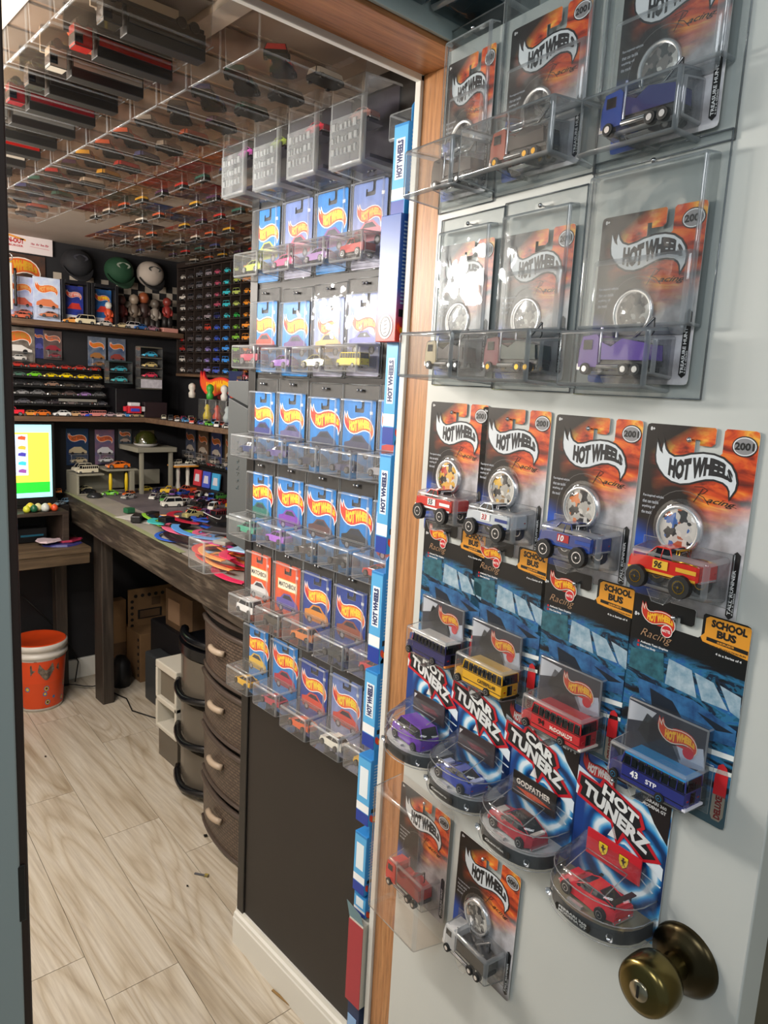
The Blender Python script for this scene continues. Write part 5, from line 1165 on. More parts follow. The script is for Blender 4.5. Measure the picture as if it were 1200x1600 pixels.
slabthing('black_pliers', 'second black pliers to the right of the first on the sheet', 'tool', .445, 1.90, DZ+.002, .035, .075, .024, '1a191b', -1.0)
slabthing('green_clip', 'small dark green clip behind the pliers', 'tool', .426, 2.045, DZ+.002, .035, .03, .02, '1c5c3c', .2)
def pen(name, label, x, y, z, L, r, col, rz): return tag(ob(name, MB().cyl((0, 0, 0), r, L, 'x', pm('pen_'+col, col, .35), 8).cyl((-L/2-.006, 0, 0), .001, .012, 'x', M_BASE, 8, r2=r).mesh('pen'), None, (x, y, z+r), (0, 0, rz)), label, 'pen', 'craft tools on the white sheet')
pen('craft_knife', 'blue craft knife on the white sheet', .515, 1.84, DZ+.001, .12, .006, '3c8cd8', -.9)
pen('paint_pen', 'orange paint pen beside the blue craft knife', .50, 1.90, DZ+.001, .12, .006, 'e09c54', -.8)
pen('silver_pen', 'silver pen lying across the strip heap', .50, 1.27, DZ+.052, .12, .005, 'b9bcc0', -.6)
slabthing('pale_blue_tray', 'pale blue folded paper at the near end of the heap', 'paper', .40, 1.08, DZ+.050, .12, .13, .006, '9cc0e0', .4)
slabthing('grey_card', 'grey card at the near end of the bench', 'card', .36, .92, DZ, .09, .12, .002, '8c8890', .2, 0)
slabthing('yellow_marker', 'black and yellow marker at the near edge of the bench', 'pen', .31, .94, DZ+.003, .012, .09, .01, '9c9422', -.8)
o = tag(ob('silver_disc', MB().lathe([(0, .02), (.022, .018), (.03, .01), (.034, .002), (.03, 0)], (0, 0, 0), 'z', pm('dark_disc', '3c3e42', .2, .5), 28).mesh('disc'), None, (.452, 2.47, DZ)), 'shiny dark grey disc near the front edge of the bench', 'box')

# ---- toy garage playset at the far end
M_GS = pm('garage_grey', '8d8a7c', .45)
r = thing('toy_garage', 'olive grey toy garage with an upper deck at the far bench end', 'playset', (0, 0, 0))
for nm, a, b_ in (('lower_deck', (.40, 2.53, DZ), (.60, 2.68, DZ+.006)), ('back_panel', (.40, 2.655, DZ+.006), (.66, 2.665, DZ+.10)), ('upper_deck', (.40, 2.53, DZ+.085), (.52, 2.655, DZ+.093)), ('middle_deck', (.52, 2.50, DZ+.105), (.66, 2.655, DZ+.113)), ('pillar', (.625, 2.50, DZ), (.645, 2.53, DZ+.105)),
                  ('left_side', (.40, 2.53, DZ+.006), (.41, 2.655, DZ+.085)), ('top_deck', (.64, 2.46, DZ+.190), (.83, 2.66, DZ+.212)), ('post', (.66, 2.47, DZ), (.675, 2.49, DZ+.19)), ('post', (.80, 2.47, DZ), (.815, 2.49, DZ+.19)), ('railing', (.68, 2.64, DZ+.02), (.83, 2.65, DZ+.09))):
    ob(nm, MB().box(a, b_, M_GS).mesh(nm, .002), r)
for xx in (.540, .612): ob('gate_post', MB().lathe([(0, .09), (.006, .084), (.008, .05), (.006, .005), (0, 0)], (0, 0, 0), 'z', pm('gate_yellow', 'd8b81c', .4), 12).mesh('gp'), r, (xx, 2.515, DZ+.007))
o = tag(ob('dome_toy', MB().lathe([(.034, 0), (.050, .006), (.054, .014)], (0, 0, 0), 'z', pm('dome_base', 'd6d4d6', .3), 28).lathe([(.052, .014), (.050, .036), (.038, .056), (.020, .068), (0, .071)], (0, 0, 0), 'z', pm('dome_glass', '2c3010', .05, coat=1), 28).mesh('dome'), None, (.71, 2.53, DZ+.212)), 'round dome toy with a white base on the top deck of the toy garage', 'toy')
car('cream lorry on the left wing of the toy garage', 'bus', .455, 2.565, DZ+.093, .1, 'd8d0b8', 'vehicles on the toy garage', 1.3)
car('second cream lorry stacked behind the first on the garage', 'van', .455, 2.625, DZ+.093, .1, 'cfc8b4', 'vehicles on the toy garage', 1.2)
car('long orange supercar on the upper deck of the toy garage', 'sport', .585, 2.545, DZ+.113, -.15, 'e0701c', 'vehicles on the toy garage', 1.45)
car('yellow beetle parked on the lower right of the toy garage', 'coupe', .72, 2.56, DZ+.0, 0, 'd8c048', 'vehicles on the toy garage', .9)
car('dark blue car under the top deck of the toy garage', 'sport', .76, 2.50, DZ, .3, '2c2a5c', 'vehicles on the toy garage', 1)
car('cream boat-like car at the left foot of the garage', 'sport', .455, 2.62, DZ+.006, .1, 'd8cca4', 'vehicles on the toy garage', 1.1)
# white tower playset
r = thing('white_tower', 'white and orange toy tower carrying two small rovers on the bench', 'playset', (.885, 2.50, DZ))
M_TW = pm('tower_white', 'e0dcd2', .4)
for dx in (-.03, .02): ob('column', MB().lathe([(.016, 0), (.012, .02), (.008, .05), (.010, .09), (.007, .12)], (0, 0, 0), 'z', M_TW, 12).mesh('cl'), r, (dx, 0, 0))
ob('platform', MB().slab([(-.065, .118), (.055, .118), (.055, .125), (-.065, .125)], -.04, .04, pm('tower_orange', 'e09a3c', .4)).mesh('pl'), r)
ob('platform_top', MB().box((-.06, -.036, .125), (.05, .036, .130), M_TW).mesh('pt'), r)
car('white rover on the left of the tower platform', 'van', .85, 2.50, DZ+.130, .3, 'e8e0cc', 'rovers on the tower', .65); car('white rover on the right of the tower platform', 'van', .91, 2.49, DZ+.130, .3, 'e0dccc', 'rovers on the tower', .65)
# three small packets standing against the wall, right
for k, (c, w_) in enumerate((('c83c48', 'red'), ('4a5cc8', 'violet blue'), ('48a8dc', 'cyan'))):
    tag(ob('packet', MB().box((-.028, -.004, 0), (.028, .004, .075), pm('packet_'+c, c, .35)).poly([(-.018, .02), (.018, .02), (.014, .055), (-.014, .055)], ink('d8d4e0'), -.0044).mesh('packet', .001), None, (.912+.004*k, 2.42-.078*k, DZ+.035), (R(-6), 0, R(-82))), w_+' packet standing behind the toy crowd on the bench', 'toy package', 'small packets behind the toy crowd')
slabthing('packet_shelf', 'dark narrow stand that holds the three small packets', 'stand', .922, 2.34, DZ, .04, .26, .033, '241f20', .0)

# charcoal lidded box standing at the end of the panel
r = thing('charcoal_box', 'tall charcoal grey lidded box with faint iridescent marks beside the black panel', 'box', (.178, .778, 1.0))
M_CH = pm('charcoal_card', '4a4d4e', .45)
def skew(mb): return mb
mb = MB(); mb.add([(0, 0, .030), (0, .100, .045), (.05, .100, .045), (.05, 0, .030), (0, 0, .365), (0, .100, .390), (.05, .100, .390), (.05, 0, .365)], [(0, 3, 2, 1), (4, 5, 6, 7), (0, 1, 5, 4), (1, 2, 6, 5), (2, 3, 7, 6), (3, 0, 4, 7)], M_CH)
ob('box_body', mb.mesh('bb', .001), r)
mb = MB(); mb.add([(-.001, -.001, .372), (-.001, .102, .396), (.052, .102, .396), (.052, -.001, .372), (-.001, -.001, .432), (-.001, .102, .430), (.052, .102, .430), (.052, -.001, .432)], [(0, 3, 2, 1), (4, 5, 6, 7), (0, 1, 5, 4), (1, 2, 6, 5), (2, 3, 7, 6), (3, 0, 4, 7)], M_CH)
ob('box_lid', mb.mesh('bl', .001), r)
mb = MB()
m_ir, nt, b = nodemat('iridescent_foil', .15); b.inputs['Metallic'].default_value = .9
mp = mapped(nt, scale=(40, 40, 12)); n = N(nt, 'ShaderNodeTexNoise', Scale=3, Detail=2); nt.links.new(mp.outputs[0], n.inputs[0]); q = ramp(nt, [(.3, '7fc8d8'), (.5, 'd8dce0'), (.7, 'b8d0a0')]); nt.links.new(n.outputs[0], q.inputs[0]); nt.links.new(q.outputs[0], b.inputs['Base Color'])

for q_ in range(8):
    z_ = .175+.0155*q_
    mb.add([(.064, 0, z_), (.067, 0, z_), (.075, 0, z_+.009), (.072, 0, z_+.010)], [(0, 1, 2, 3)], m_ir); mb.add([(.062, 0, z_+(q_ % 3)*.004), (.076, 0, z_+(q_ % 3)*.004), (.076, 0, z_+(q_ % 3)*.004+.0018), (.062, 0, z_+(q_ % 3)*.004+.0018)], [(0, 1, 2, 3)], m_ir)
lt = ob('lettering', mb.mesh('lt'), r, (-.0006, .12, 0), (0, 0, -math.pi/2))
ob('seam_tape', MB().box((-.0012, 0, .098), (0, .100, .104), pm('pale_seam', '8c8f8e', .4)).mesh('st'), r)
car('maroon and silver hot rod standing on the charcoal box', 'coupe', .205, .835, 1.432, 1.2, '7a1c2c', 'cars on the charcoal box', .8)
tag(ob('loose_cable', MB().tube([(.165+.02*math.sin(i*.3), .88+.012*i, 1.10-.006*i+.0006*i*i) for i in range(10)], .0012, pm('grey_cable', '8f9090', .4)).mesh('cable')), 'thin grey cable curling beside the charcoal box', 'cable')
r = thing('stray_case', 'empty clear plastic case sticking out by the bench end at the panel edge', 'toy package', mat=Matrix.Translation((.145, .90, 1.06)) @ Matrix.Rotation(R(-90), 4, 'Z'))
ob('clear_case', MB().box((0, -.06, -.085), (.085, 0, 0), M_CASE, .003, open_back=True).mesh('sc', .004, M_CEDGE), r)
# ================================================================== PIGEONHOLE RACK ON THE RIGHT WALL
M_RACK = pm('rack_brown', '2b211d', .55)
RY0, RZ0, CP, RP, NCOL, NROW = 2.615, 1.453, .0805, .0468, 12, 10
rk = thing('pigeonhole_rack', 'dark brown pigeonhole rack of small toy cars on the right wall', 'rack', (.95, RY0, RZ0))
ob('rack_back', MB().box((-.004, -CP*NCOL-.01, -.008), (0, 0, RP*NROW+.03), M_RACK).mesh('rb'), rk)
dv = MB().box((-.046, -.002, 0), (-.004, .002, RP*NROW), M_RACK).mesh('divider', .0005); sh = MB().box((-.046, -CP*NCOL, -.002), (-.004, 0, .002), M_RACK).mesh('slat', .0005)
for c in range(1, NCOL): ob('divider', dv, rk, (0, -CP*c, 0))
for q in range(NROW+1): ob('rack_shelf', sh, rk, (0, 0, RP*q))
for yy in (0, -CP*NCOL): ob('rack_side', MB().box((-.048, yy-.004, -.008), (0, yy+.004, RP*NROW+.03), M_RACK).mesh('rs', .001), rk)
ob('rack_foot', MB().box((-.05, -CP*NCOL-.006, -.016), (.0, .004, -.004), M_SHELF).mesh('rf', .001), rk)
ob('rack_top', MB().box((-.05, -CP*NCOL-.006, RP*NROW+.008), (.0, .004, RP*NROW+.03), M_RACK).mesh('rt', .001), rk)
RC = [('d8d0c8', 'white'), ('4a4446', 'grey'), ('5a5860', 'steel'), ('8c8088', 'silver'), ('a84a62', 'rose'), ('3cb4c0', 'turquoise'), ('7cb43c', 'green'), ('e08a2c', 'orange'), ('c8a02c', 'gold'), ('b03028', 'red')]
def rowcol(c, q):
    col = RC[min(c, 9)]
    if c == 0 and q in (2, 3): return ('a82c28', 'red')
    if c == 4 and q < 5: return ('3c54b8', 'blue')
    if c == 4 and q == 5: return ('282c5c', 'navy')
    if c == 5 and q < 5: return ('3c8ce0', 'sky blue')
    if c == 6 and q > 5: return ('a8b45c', 'olive')
    if c == 6 and q == 5: return ('2ca048', 'bright green')
    if c == 3 and q in (4,): return ('c04030', 'dark red')
    if c == 3 and q < 3: return ('8a7ab8', 'lavender')
    return col
random.seed(3)
for c in range(9):
    for q in range(NROW):
        col, w_ = rowcol(c, q); kd = ('coupe', 'sport', 'van', 'coupe', 'pickup')[(c*3+q*2) % 5]
        car('tiny %s toy car in the wall rack, %s column, %s shelf from top' % (w_, ORD(c), ORD(NROW-1-q)), kd, .922, RY0-CP*(c+.5), RZ0+RP*q+.003, R(90)+random.uniform(-.1, .1), col, 'toy cars in the pigeonhole rack', .88)
for k in range(6):
    col, w_ = (('8c8c8c', 'grey'), ('6a5a50', 'brown'), ('b0a890', 'beige'), ('5cb0b8', 'turquoise'), ('c8c0b8', 'white'), ('4a4a4a', 'dark grey'))[k]
    car('%s toy car parked on top of the wall rack' % w_, 'van' if k % 2 else 'coupe', .925, 2.50-.085*k, RZ0+RP*NROW+.030, R(80), col, 'toy cars on top of the rack', .75)

# ================================================================== SHELVES
s1 = thing('wall_shelf', 'upper brown shelf on the back wall crowded with carded toys and figurines', 'shelf', (0, 0, 0))
ob('shelf_board', MB().box((-.6, 2.55, 1.610), (.905, 2.70, 1.632), M_SHELF).mesh('sb', .001), s1)
s2 = thing('corner_shelf', 'lower brown corner shelf running along the back wall and the right wall', 'shelf', (0, 0, 0))
ob('shelf_board', MB().box((-.6, 2.52, 1.222), (.95, 2.70, 1.243), M_SHELF).mesh('sb', .001), s2)
ob('side_board', MB().slab([(0, 0)], 0, 0, M_SHELF).mesh('x') if 0 else MB().add([(.70, 2.52, 1.222), (.95, 2.52, 1.222), (.95, 1.1, 1.222), (.765, 1.1, 1.222), (.70, 2.52, 1.243), (.95, 2.52, 1.243), (.95, 1.1, 1.243), (.765, 1.1, 1.243)], [(0, 1, 2, 3), (7, 6, 5, 4), (0, 4, 5, 1), (1, 5, 6, 2), (2, 6, 7, 3), (3, 7, 4, 0)], M_SHELF).mesh('sb2', .001), s2)

def back_card(name, label, x0, x1, z0, z1, y, col, acc, group, gold='d88a3c', car_c=None, tilt=0, thick=.004, cased=True):
    r = thing(name, label, 'toy package', (x0, y, z1), (0, tilt, 0), group)
    w, h = x1-x0, z1-z0
    ob('card', MB().box((0, -thick, -h), (w, 0, 0), noisy('print_'+col+acc, col, acc, 22, .4)).mesh('cd', .0006), r)
    mb = MB(); logo(mb, w*.08, -h*.26, w*.82, ink('e8dcd0'), ink('d8642c'), ink(gold), -thick-.0003)
    if car_c:
        mb.poly([(w*.1, -h*.66), (w*.12, -h*.58), (w*.35, -h*.5), (w*.65, -h*.5), (w*.8, -h*.58), (w*.92, -h*.62), (w*.92, -h*.68)], ink(car_c), -thick-.0003)
        for q in (.27, .74): mb.poly([(w*(q+.07*math.cos(t*.7)), -h*.68+w*.07*math.sin(t*.7)) for t in range(9)], ink('201e20'), -thick-.0005)
    ob('print', mb.mesh('pr'), r)
    if cased: ob('blister', MB().box((w*.1, -.030, -h*.95), (w*.9, -.004, -h*.68), M_BLIS, .002, open_back=True).mesh('bl', .002, M_BEDGE), r); ob('toy_car', simple_car('coupe'), r, (w*.5, -.014, -h*.93), (0, 0, 0), car_c or 'b0b0b0', min(1, w/.1))
    return r
GU = 'carded toys on the upper back shelf'
tag(ob('restaurant_sign', MB().box((.02, 2.675, 1.905), (.366, 2.685, 1.992), pm('sign_white', 'd8cccc', .5)).mesh('sg', .001)), 'white signboard with red lettering under the ceiling at far left', 'sign')
mb = MB(); txt(mb, 'IN-N-OUT', .165, 1.938, .021, ink('b0242c'), 2.6745, w=.088, bold=.05); txt(mb, 'BURGER', .195, 1.925, .008, ink('b0242c'), 2.6745, w=.055)
mb.poly([(.145, 1.972), (.20, 1.970), (.26, 1.958), (.26, 1.950), (.20, 1.962), (.145, 1.963)], ink('d8903c'), 2.6745)
for i, t in enumerate(('*', '*****', '***', '**')): txt(mb, 'HARE'[i]+'mr'[i % 2], .280+.019*i, 1.940, .009, ink('b0344c'), 2.6745, w=.014)
mb.poly([(.275, 1.934), (.352, 1.930), (.352, 1.9285), (.275, 1.9325)], ink('c86878'), 2.6745); ob('sign_print', mb.mesh('sp'), bpy.data.objects['restaurant_sign'])
back_card('poster_card', 'brown poster card with a gold logo behind the leftmost carded toys', .10, .34, 1.70, 1.90, 2.695, '5c3c2c', '3c3230', GU, 'd8a02c', None, cased=False)
back_card('carded_toy_set', 'leftmost pale blue and red carded set on the upper shelf', .165, .262, 1.634, 1.80, 2.60, '9098cc', 'cfd4e4', GU, 'e0a05c', 'c8604c')
back_card('carded_toy_set', 'second pale blue and red carded set on the upper shelf', .255, .362, 1.634, 1.806, 2.585, 'a4b4dc', 'd4dce8', GU, 'e0a05c', 'd07850')
for k, (x, cc, w_) in enumerate(((.365, '2c3a9c', 'red, white and blue'), (.487, '2464a8', 'yellow and blue'))):
    r = thing('framed_card', 'black shadow frame holding a %s card on the upper shelf' % w_, 'frame', (x, 2.60, 1.634), group='black frames on the upper shelf')
    W_, H_ = .118, .175
    for a, b_ in (((0, -.03, 0), (.014, .02, H_)), ((W_-.014, -.03, 0), (W_, .02, H_)), ((.014, -.03, H_-.014), (W_-.014, .02, H_)), ((.014, -.03, 0), (W_-.014, .02, .012))): ob('frame_side', MB().box(a, b_, pm('frame_black', '17171b', .4)).mesh('fs', .001), r)
    ob('card', MB().box((.02, .0, .014), (W_-.02, .004, H_-.02), noisy('fr'+cc, cc, '1c2038', 20, .4)).mesh('cd'), r)
    mb = MB(); logo(mb, .026, H_*.68, .064, ink('d8d0cc'), ink('c8402c'), ink('e8c02c' if k else 'd8b0a8'), -.0004); mb.poly([(.03, .06), (.05, .085), (.08, .085), (.09, .06)], ink('b8342c'), -.0004); mb.poly([(.022, .02), (.09, .018), (.09, .034), (.022, .036)], ink('c8ccd8'), -.0004)
    ob('print', mb.mesh('pr'), r)
# keyring with white charm hanging at the far left
r = thing('hanging_charm', 'white charm on a ring hanging beside the door frame at far left', 'keyring', (.152, 2.53, 1.86))
ob('ring', MB().tube([(.014*math.cos(t*.45), 0, .014*math.sin(t*.45)) for t in range(15)], .0022, M_CHROME, 6).mesh('rg'), r)
ob('charm', MB().box((-.012, -.004, -.20), (.012, .004, -.02), pm('charm_white', 'd8d4cc', .4)).mesh('ch', .004), r)
ob('beads', MB().tube([(.020+.002*(i % 2), -.004, -.04-.012*i) for i in range(13)], .0055, M_BASE, 6).mesh('bd'), r)
# caps hung on the back wall
def cap(label, x, z, w, col, badge, brim, tilt=0):
    r = thing('baseball_cap', label, 'cap', (x, 2.655, z), (0, R(tilt), 0), 'caps hung on the back wall')
    m = pm('cap_'+col, col, .8); h = w/2
    # crown: a deep dome facing the room, slightly taller than wide
    crown = ob('crown', MB().lathe([(h, 0), (h*.97, .018), (h*.84, .038), (h*.60, .052), (h*.3, .060), (0, .062)], (0, 0, 0), 'y', m, 26).mesh('cr'), r, (0, 0, 0), (0, 0, math.pi)); crown.scale = (1, 1, .92)
    mb = MB(); n = 13
    top = [(h*.92*math.cos(R(200+i*140/(n-1))), -.012-.012*math.sin(math.pi*i/(n-1)), h*.80*math.sin(R(200+i*140/(n-1)))) for i in range(n)]
    bot = [(h*1.02*math.cos(R(200+i*140/(n-1))), -.030-.045*math.sin(math.pi*i/(n-1)), h*.95*math.sin(R(200+i*140/(n-1)))-.016*math.sin(math.pi*i/(n-1))) for i in range(n)]
    mb.add(top+bot+[(a, b_+.004, c-.004) for a, b_, c in top]+[(a, b_+.004, c-.004) for a, b_, c in bot], [(i, n+i, n+i+1, i+1) for i in range(n-1)]+[(2*n+i, 2*n+i+1, 3*n+i+1, 3*n+i) for i in range(n-1)]+[(n+i, 3*n+i, 3*n+i+1, n+i+1) for i in range(n-1)], pm('brim_'+brim, brim, .8), True)
    ob('brim', mb.mesh('bm'), r)
    mb = MB(); mb.poly([(h*.48*math.cos(t*.524), h*.22*math.sin(t*.524)) for t in range(12)], ink(badge), 0); mb.poly([(h*.34*math.cos(t*.524), h*.10*math.sin(t*.524)) for t in range(12)], ink(col), -.0003)
    ob('badge', mb.mesh('bd'), r, (0, -.0575, h*.28), (R(-14), 0, 0))
    return r
r = cap('black cap with a faint script badge, leftmost cap on the back wall', .455, 1.89, .13, '15151a', '3a3a42', '15151a')
r = cap('dark green cap with a light badge, in the middle of the back wall', .640, 1.885, .13, '123c24', '8c9488', '10301c')
r = cap('white cap with a dark oval badge and black brim, rightmost on the wall', .785, 1.89, .125, 'a89c92', '3a3c3c', '141416')
# checkered flag: each square is a little cloth patch
fl = thing('checkered_flag', 'black and white checkered flag pinned behind the caps and figurines', 'flag', (0, 2.688, 0))
for i in range(17):
    for j in range(7):
        x = .37+.034*i; z = 1.846-.030*j+.006*math.sin(i*.9)
        if z < 1.64: continue
        if (i+j) % 2 == 0: ob('patch', cached('fpw', lambda: MB().box((0, -.002, -.030), (.034, 0, 0), pm('flag_white', 'a89c8e', .8)).mesh('pw')), fl, (x, .003*math.sin(i*1.3), z))
        else: ob('patch', cached('fpb', lambda: MB().box((0, -.002, -.030), (.034, 0, 0), pm('flag_black', '131215', .8)).mesh('pb')), fl, (x, .003*math.sin(i*1.3), z))
# figurines
def figurine(label, x, z, h, coat, head, legs, y=2.60, group='figurines on the upper shelf'):
    r = thing('figurine', label, 'figurine', (x, y, z), group=group)
    ob('legs', MB().lathe([(0, 0), (h*.10, 0), (h*.09, h*.35), (0, h*.4)], (-h*.08, 0, 0), 'z', pm('fl_'+legs, legs, .5), 10).lathe([(0, 0), (h*.10, 0), (h*.09, h*.35), (0, h*.4)], (h*.08, 0, 0), 'z', pm('fl_'+legs, legs, .5), 10).mesh('lg'), r)
    ob('torso', MB().lathe([(0, h*.33), (h*.10, h*.34), (h*.13, h*.5), (h*.12, h*.66), (h*.06, h*.72), (0, h*.73)], (0, 0, 0), 'z', pm('ft_'+coat, coat, .5), 12).tube([(-h*.11, 0, h*.64), (-h*.15, -h*.05, h*.5), (-h*.10, -h*.12, h*.42)], h*.045, pm('ft_'+coat, coat, .5)).tube([(h*.11, 0, h*.64), (h*.15, -h*.05, h*.5), (h*.10, -h*.12, h*.42)], h*.045, pm('ft_'+coat, coat, .5)).mesh('ts'), r)
    ob('head', MB().lathe([(0, h*.7), (h*.10, h*.73), (h*.145, h*.84), (h*.11, h*.95), (0, h)], (0, 0, 0), 'z', pm('fh_'+head, head, .4), 14).mesh('hd'), r)
    return r
figurine('figurine with a round white head and orange body on the upper shelf', .572, 1.632, .11, 'c8502c', 'c8c4bc', 'b8482c')
figurine('dark red figurine behind the orange one', .645, 1.632, .15, '5c2420', '4a2c28', '3a2020', 2.64)
figurine('beige figurine in the middle of the upper shelf group', .70, 1.632, .16, '6a5c50', '8c7c6c', '3c342e', 2.63)
figurine('brown figurine with a copper hat on the upper shelf', .75, 1.632, .175, '3a2824', '8c4a2c', '2c201c', 2.64)
figurine('tall grey figurine left of the red one', .80, 1.632, .15, '8c8278', '5c544c', '26221f', 2.63)
figurine('red figurine standing on a pink box at the shelf end', .845, 1.652, .14, '8c2c28', '7c3028', '1c1818', 2.60)
slabthing('pink_box', 'small pale pink box under the red figurine', 'box', .845, 2.585, 1.632, .075, .05, .02, 'c88c80', 0)
for k, (x, c, w_, kd) in enumerate(((.40, 'd8944c', 'orange and red', 'coupe'), (.455, 'e0d4b4', 'cream rounded', 'van'), (.54, 'd8d0c8', 'white', 'coupe'), (.612, 'c8b48c', 'tan', 'sport'), (.665, 'd0c8c4', 'pale', 'van'), (.70, '3c6cb0', 'blue', 'coupe'), (.752, 'a07484', 'mauve', 'sport'), (.20, 'c86850', 'salmon', 'coupe'))):
    car('%s toy car at the front of the upper back shelf' % w_, kd, x, 2.572, 1.632, .1*(k % 3), c, 'toy cars at the front of the upper shelf', 1.0 if k != 1 else 1.25)
# carded toys hung on the wall between the shelves
GM = 'carded toys hung between the two back shelves'
back_card('hung_card', 'brown and white hung card nearest the door frame, under the upper shelf', .14, .29, 1.455, 1.605, 2.695, '4c4038', '8c847c', GM, 'b88030', 'd8d4d0')
back_card('hung_card', 'dull blue hung card right of the brown and white one', .288, .33, 1.48, 1.605, 2.698, '2a2c5c', '3c4078', GM, '6a5a50', '4a4a8c', cased=False)
back_card('hung_card', 'grey and dark red hung card, third from the door frame', .325, .402, 1.478, 1.60, 2.695, '4c4040', '6c5a58', GM, '8c7068', '8c2c38')
back_card('hung_card', 'blue and gold hung card left of the stacked display towers', .512, .592, 1.452, 1.590, 2.69, '24466c', '8a8c94', GM, 'c8802c', '9c6a3c')
back_card('hung_card', 'blue and gold hung card just behind the stacked display towers', .604, .684, 1.452, 1.590, 2.69, '24406c', '7c8088', GM, 'b8742c', '8c3c34')
# black tiered display with rows of cars on the lower back shelf
td = thing('tiered_display', 'black tiered display stand packed with rows of cars on the lower shelf', 'display stand', (0, 0, 0))
for q in range(5): ob('tier', MB().box((.10, 2.56+.018*q, 1.285+.037*q), (.56-.012*q, 2.585+.018*q, 1.291+.037*q), M_BASE).mesh('tr', .001), td)
ob('stand_back', MB().box((.10, 2.66, 1.243), (.56, 2.668, 1.46), M_BASE).mesh('sbk'), td)
ob('price_rail', MB().box((.34, 2.558, 1.305), (.50, 2.562, 1.316), pm('rail_grey', '7c7a74', .5)).mesh('rl'), td)
for q in range(5):
    for k in range(7):
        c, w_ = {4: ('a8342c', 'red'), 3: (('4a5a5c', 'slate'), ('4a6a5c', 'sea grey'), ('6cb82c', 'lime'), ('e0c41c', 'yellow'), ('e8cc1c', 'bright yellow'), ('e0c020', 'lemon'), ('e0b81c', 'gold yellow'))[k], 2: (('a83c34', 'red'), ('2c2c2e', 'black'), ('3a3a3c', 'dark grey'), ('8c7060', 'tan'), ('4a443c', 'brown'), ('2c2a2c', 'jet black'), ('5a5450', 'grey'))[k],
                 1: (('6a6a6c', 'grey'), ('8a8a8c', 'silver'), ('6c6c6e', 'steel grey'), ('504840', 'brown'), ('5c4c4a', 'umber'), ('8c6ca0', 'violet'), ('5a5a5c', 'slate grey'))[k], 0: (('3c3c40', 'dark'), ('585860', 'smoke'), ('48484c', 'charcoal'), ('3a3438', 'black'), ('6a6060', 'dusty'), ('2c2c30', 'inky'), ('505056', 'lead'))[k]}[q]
        if isinstance(c, tuple): c, w_ = c
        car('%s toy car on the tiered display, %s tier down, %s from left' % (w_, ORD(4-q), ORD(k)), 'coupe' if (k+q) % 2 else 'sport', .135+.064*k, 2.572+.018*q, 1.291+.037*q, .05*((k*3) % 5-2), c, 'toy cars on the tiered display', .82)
for k, (x, c, w_, kd, sc) in enumerate(((.155, 'd02838', 'bright red', 'pickup', 1.1), (.215, 'd08a3c', 'tan orange', 'coupe', .9), (.262, 'd8702c', 'orange', 'coupe', 1.0), (.345, 'dcdcdc', 'white', 'coupe', 1.0), (.395, 'c8a078', 'sand', 'coupe', .85), (.432, 'd88a94', 'pink', 'van', .7), (.445, '2c48b8', 'royal blue', 'sport', .7), (.492, 'd0827c', 'salmon pink', 'bus', 1.05), (.545, 'b8a0a8', 'pale mauve', 'coupe', .8), (.588, 'd8c4c0', 'off-white', 'sport', .8), (.625, '4c8cc8', 'light blue', 'coupe', .85), (.662, 'd0b48c', 'beige', 'coupe', .85), (.70, 'b8a888', 'khaki', 'sport', .8))):
    car('%s toy car standing at the front edge of the lower back shelf' % w_, kd, x, 2.54, 1.243, .1*(k % 3-1), c, 'toy cars at the front of the lower shelf', sc)
# display towers
for k, (x, n, w_, cs) in enumerate(((.60, 2, 'short teal', ('4cb0b8', '3c9cb0')), (.742, 4, 'tall', ('48b4dc', 'd8c080', 'e0405c', 'b8b4bc')))):
    r = thing('display_tower', w_+' stack of little clear display boxes on the lower shelf', 'display stand', (x, 2.56, 1.37 if k else 1.39), group='stacks of display boxes')
    for q in range(n+1): ob('box_floor', MB().box((-.052, -.02, 0), (.052, .03, .006), pm('tower_floor', '5a564c' if k else '2c3a3c', .4)).mesh('bf', .001), r, (0, 0, .046*q))
    for sx in (-.054, .051): ob('box_side', MB().box((sx, -.02, 0), (sx+.003, .03, .046*n+.004), M_CASE).mesh('bs'), r)
    ob('box_back', MB().box((-.052, .028, 0), (.052, .031, .046*n), M_BASE).mesh('bb'), r)
    for q in range(n): 
        if k and q == 0: ob('box_label', MB().box((-.05, -.022, .006), (.05, -.020, .045), noisy('tower_label', 'a8a4b0', 'd0ccd4', 60, .4)).mesh('lb'), r)
        else: car('%s toy car in %s display stack, %s box up' % (('teal', 'blue teal')[q] if not k else ('', 'pink', 'yellow', 'cyan')[q], w_, ORD(q)), 'coupe', x, 2.56, (1.37 if k else 1.39)+.046*q+.006, 0, (cs[q] if not k else cs[3-q]), 'cars in the display stacks', .95)
slabthing('display_plinth', 'black plinth under the display stacks on the lower shelf', 'stand', .69, 2.60, 1.243, .22, .10, .127, '131216', 0)
slabthing('small_display', 'dark box with a red car front at the right of the lower shelf', 'box', .755, 2.535, 1.243, .11, .03, .07, '2c2024', 0)
# red, white and blue robot-like toy
r = thing('robot_toy', 'blocky red and white robot toy with a blue visor on the lower shelf', 'toy', (.650, 2.520, 1.262))
for nm, a, b_, c in (('body', (-.03, -.015, .0), (.03, .015, .032), 'c82838'), ('visor', (-.02, -.018, .008), (.02, -.015, .022), '3c4cc0'), ('helmet', (-.024, -.014, .032), (.024, .014, .048), 'd8d4d8'), ('shoulder', (.03, -.01, .008), (.05, .01, .03), 'd8d4d8'), ('shoulder', (-.046, -.01, .008), (-.03, .01, .03), 'c82838')): ob(nm, MB().box(a, b_, pm('robot_'+c, c, .35)).mesh(nm, .003), r)
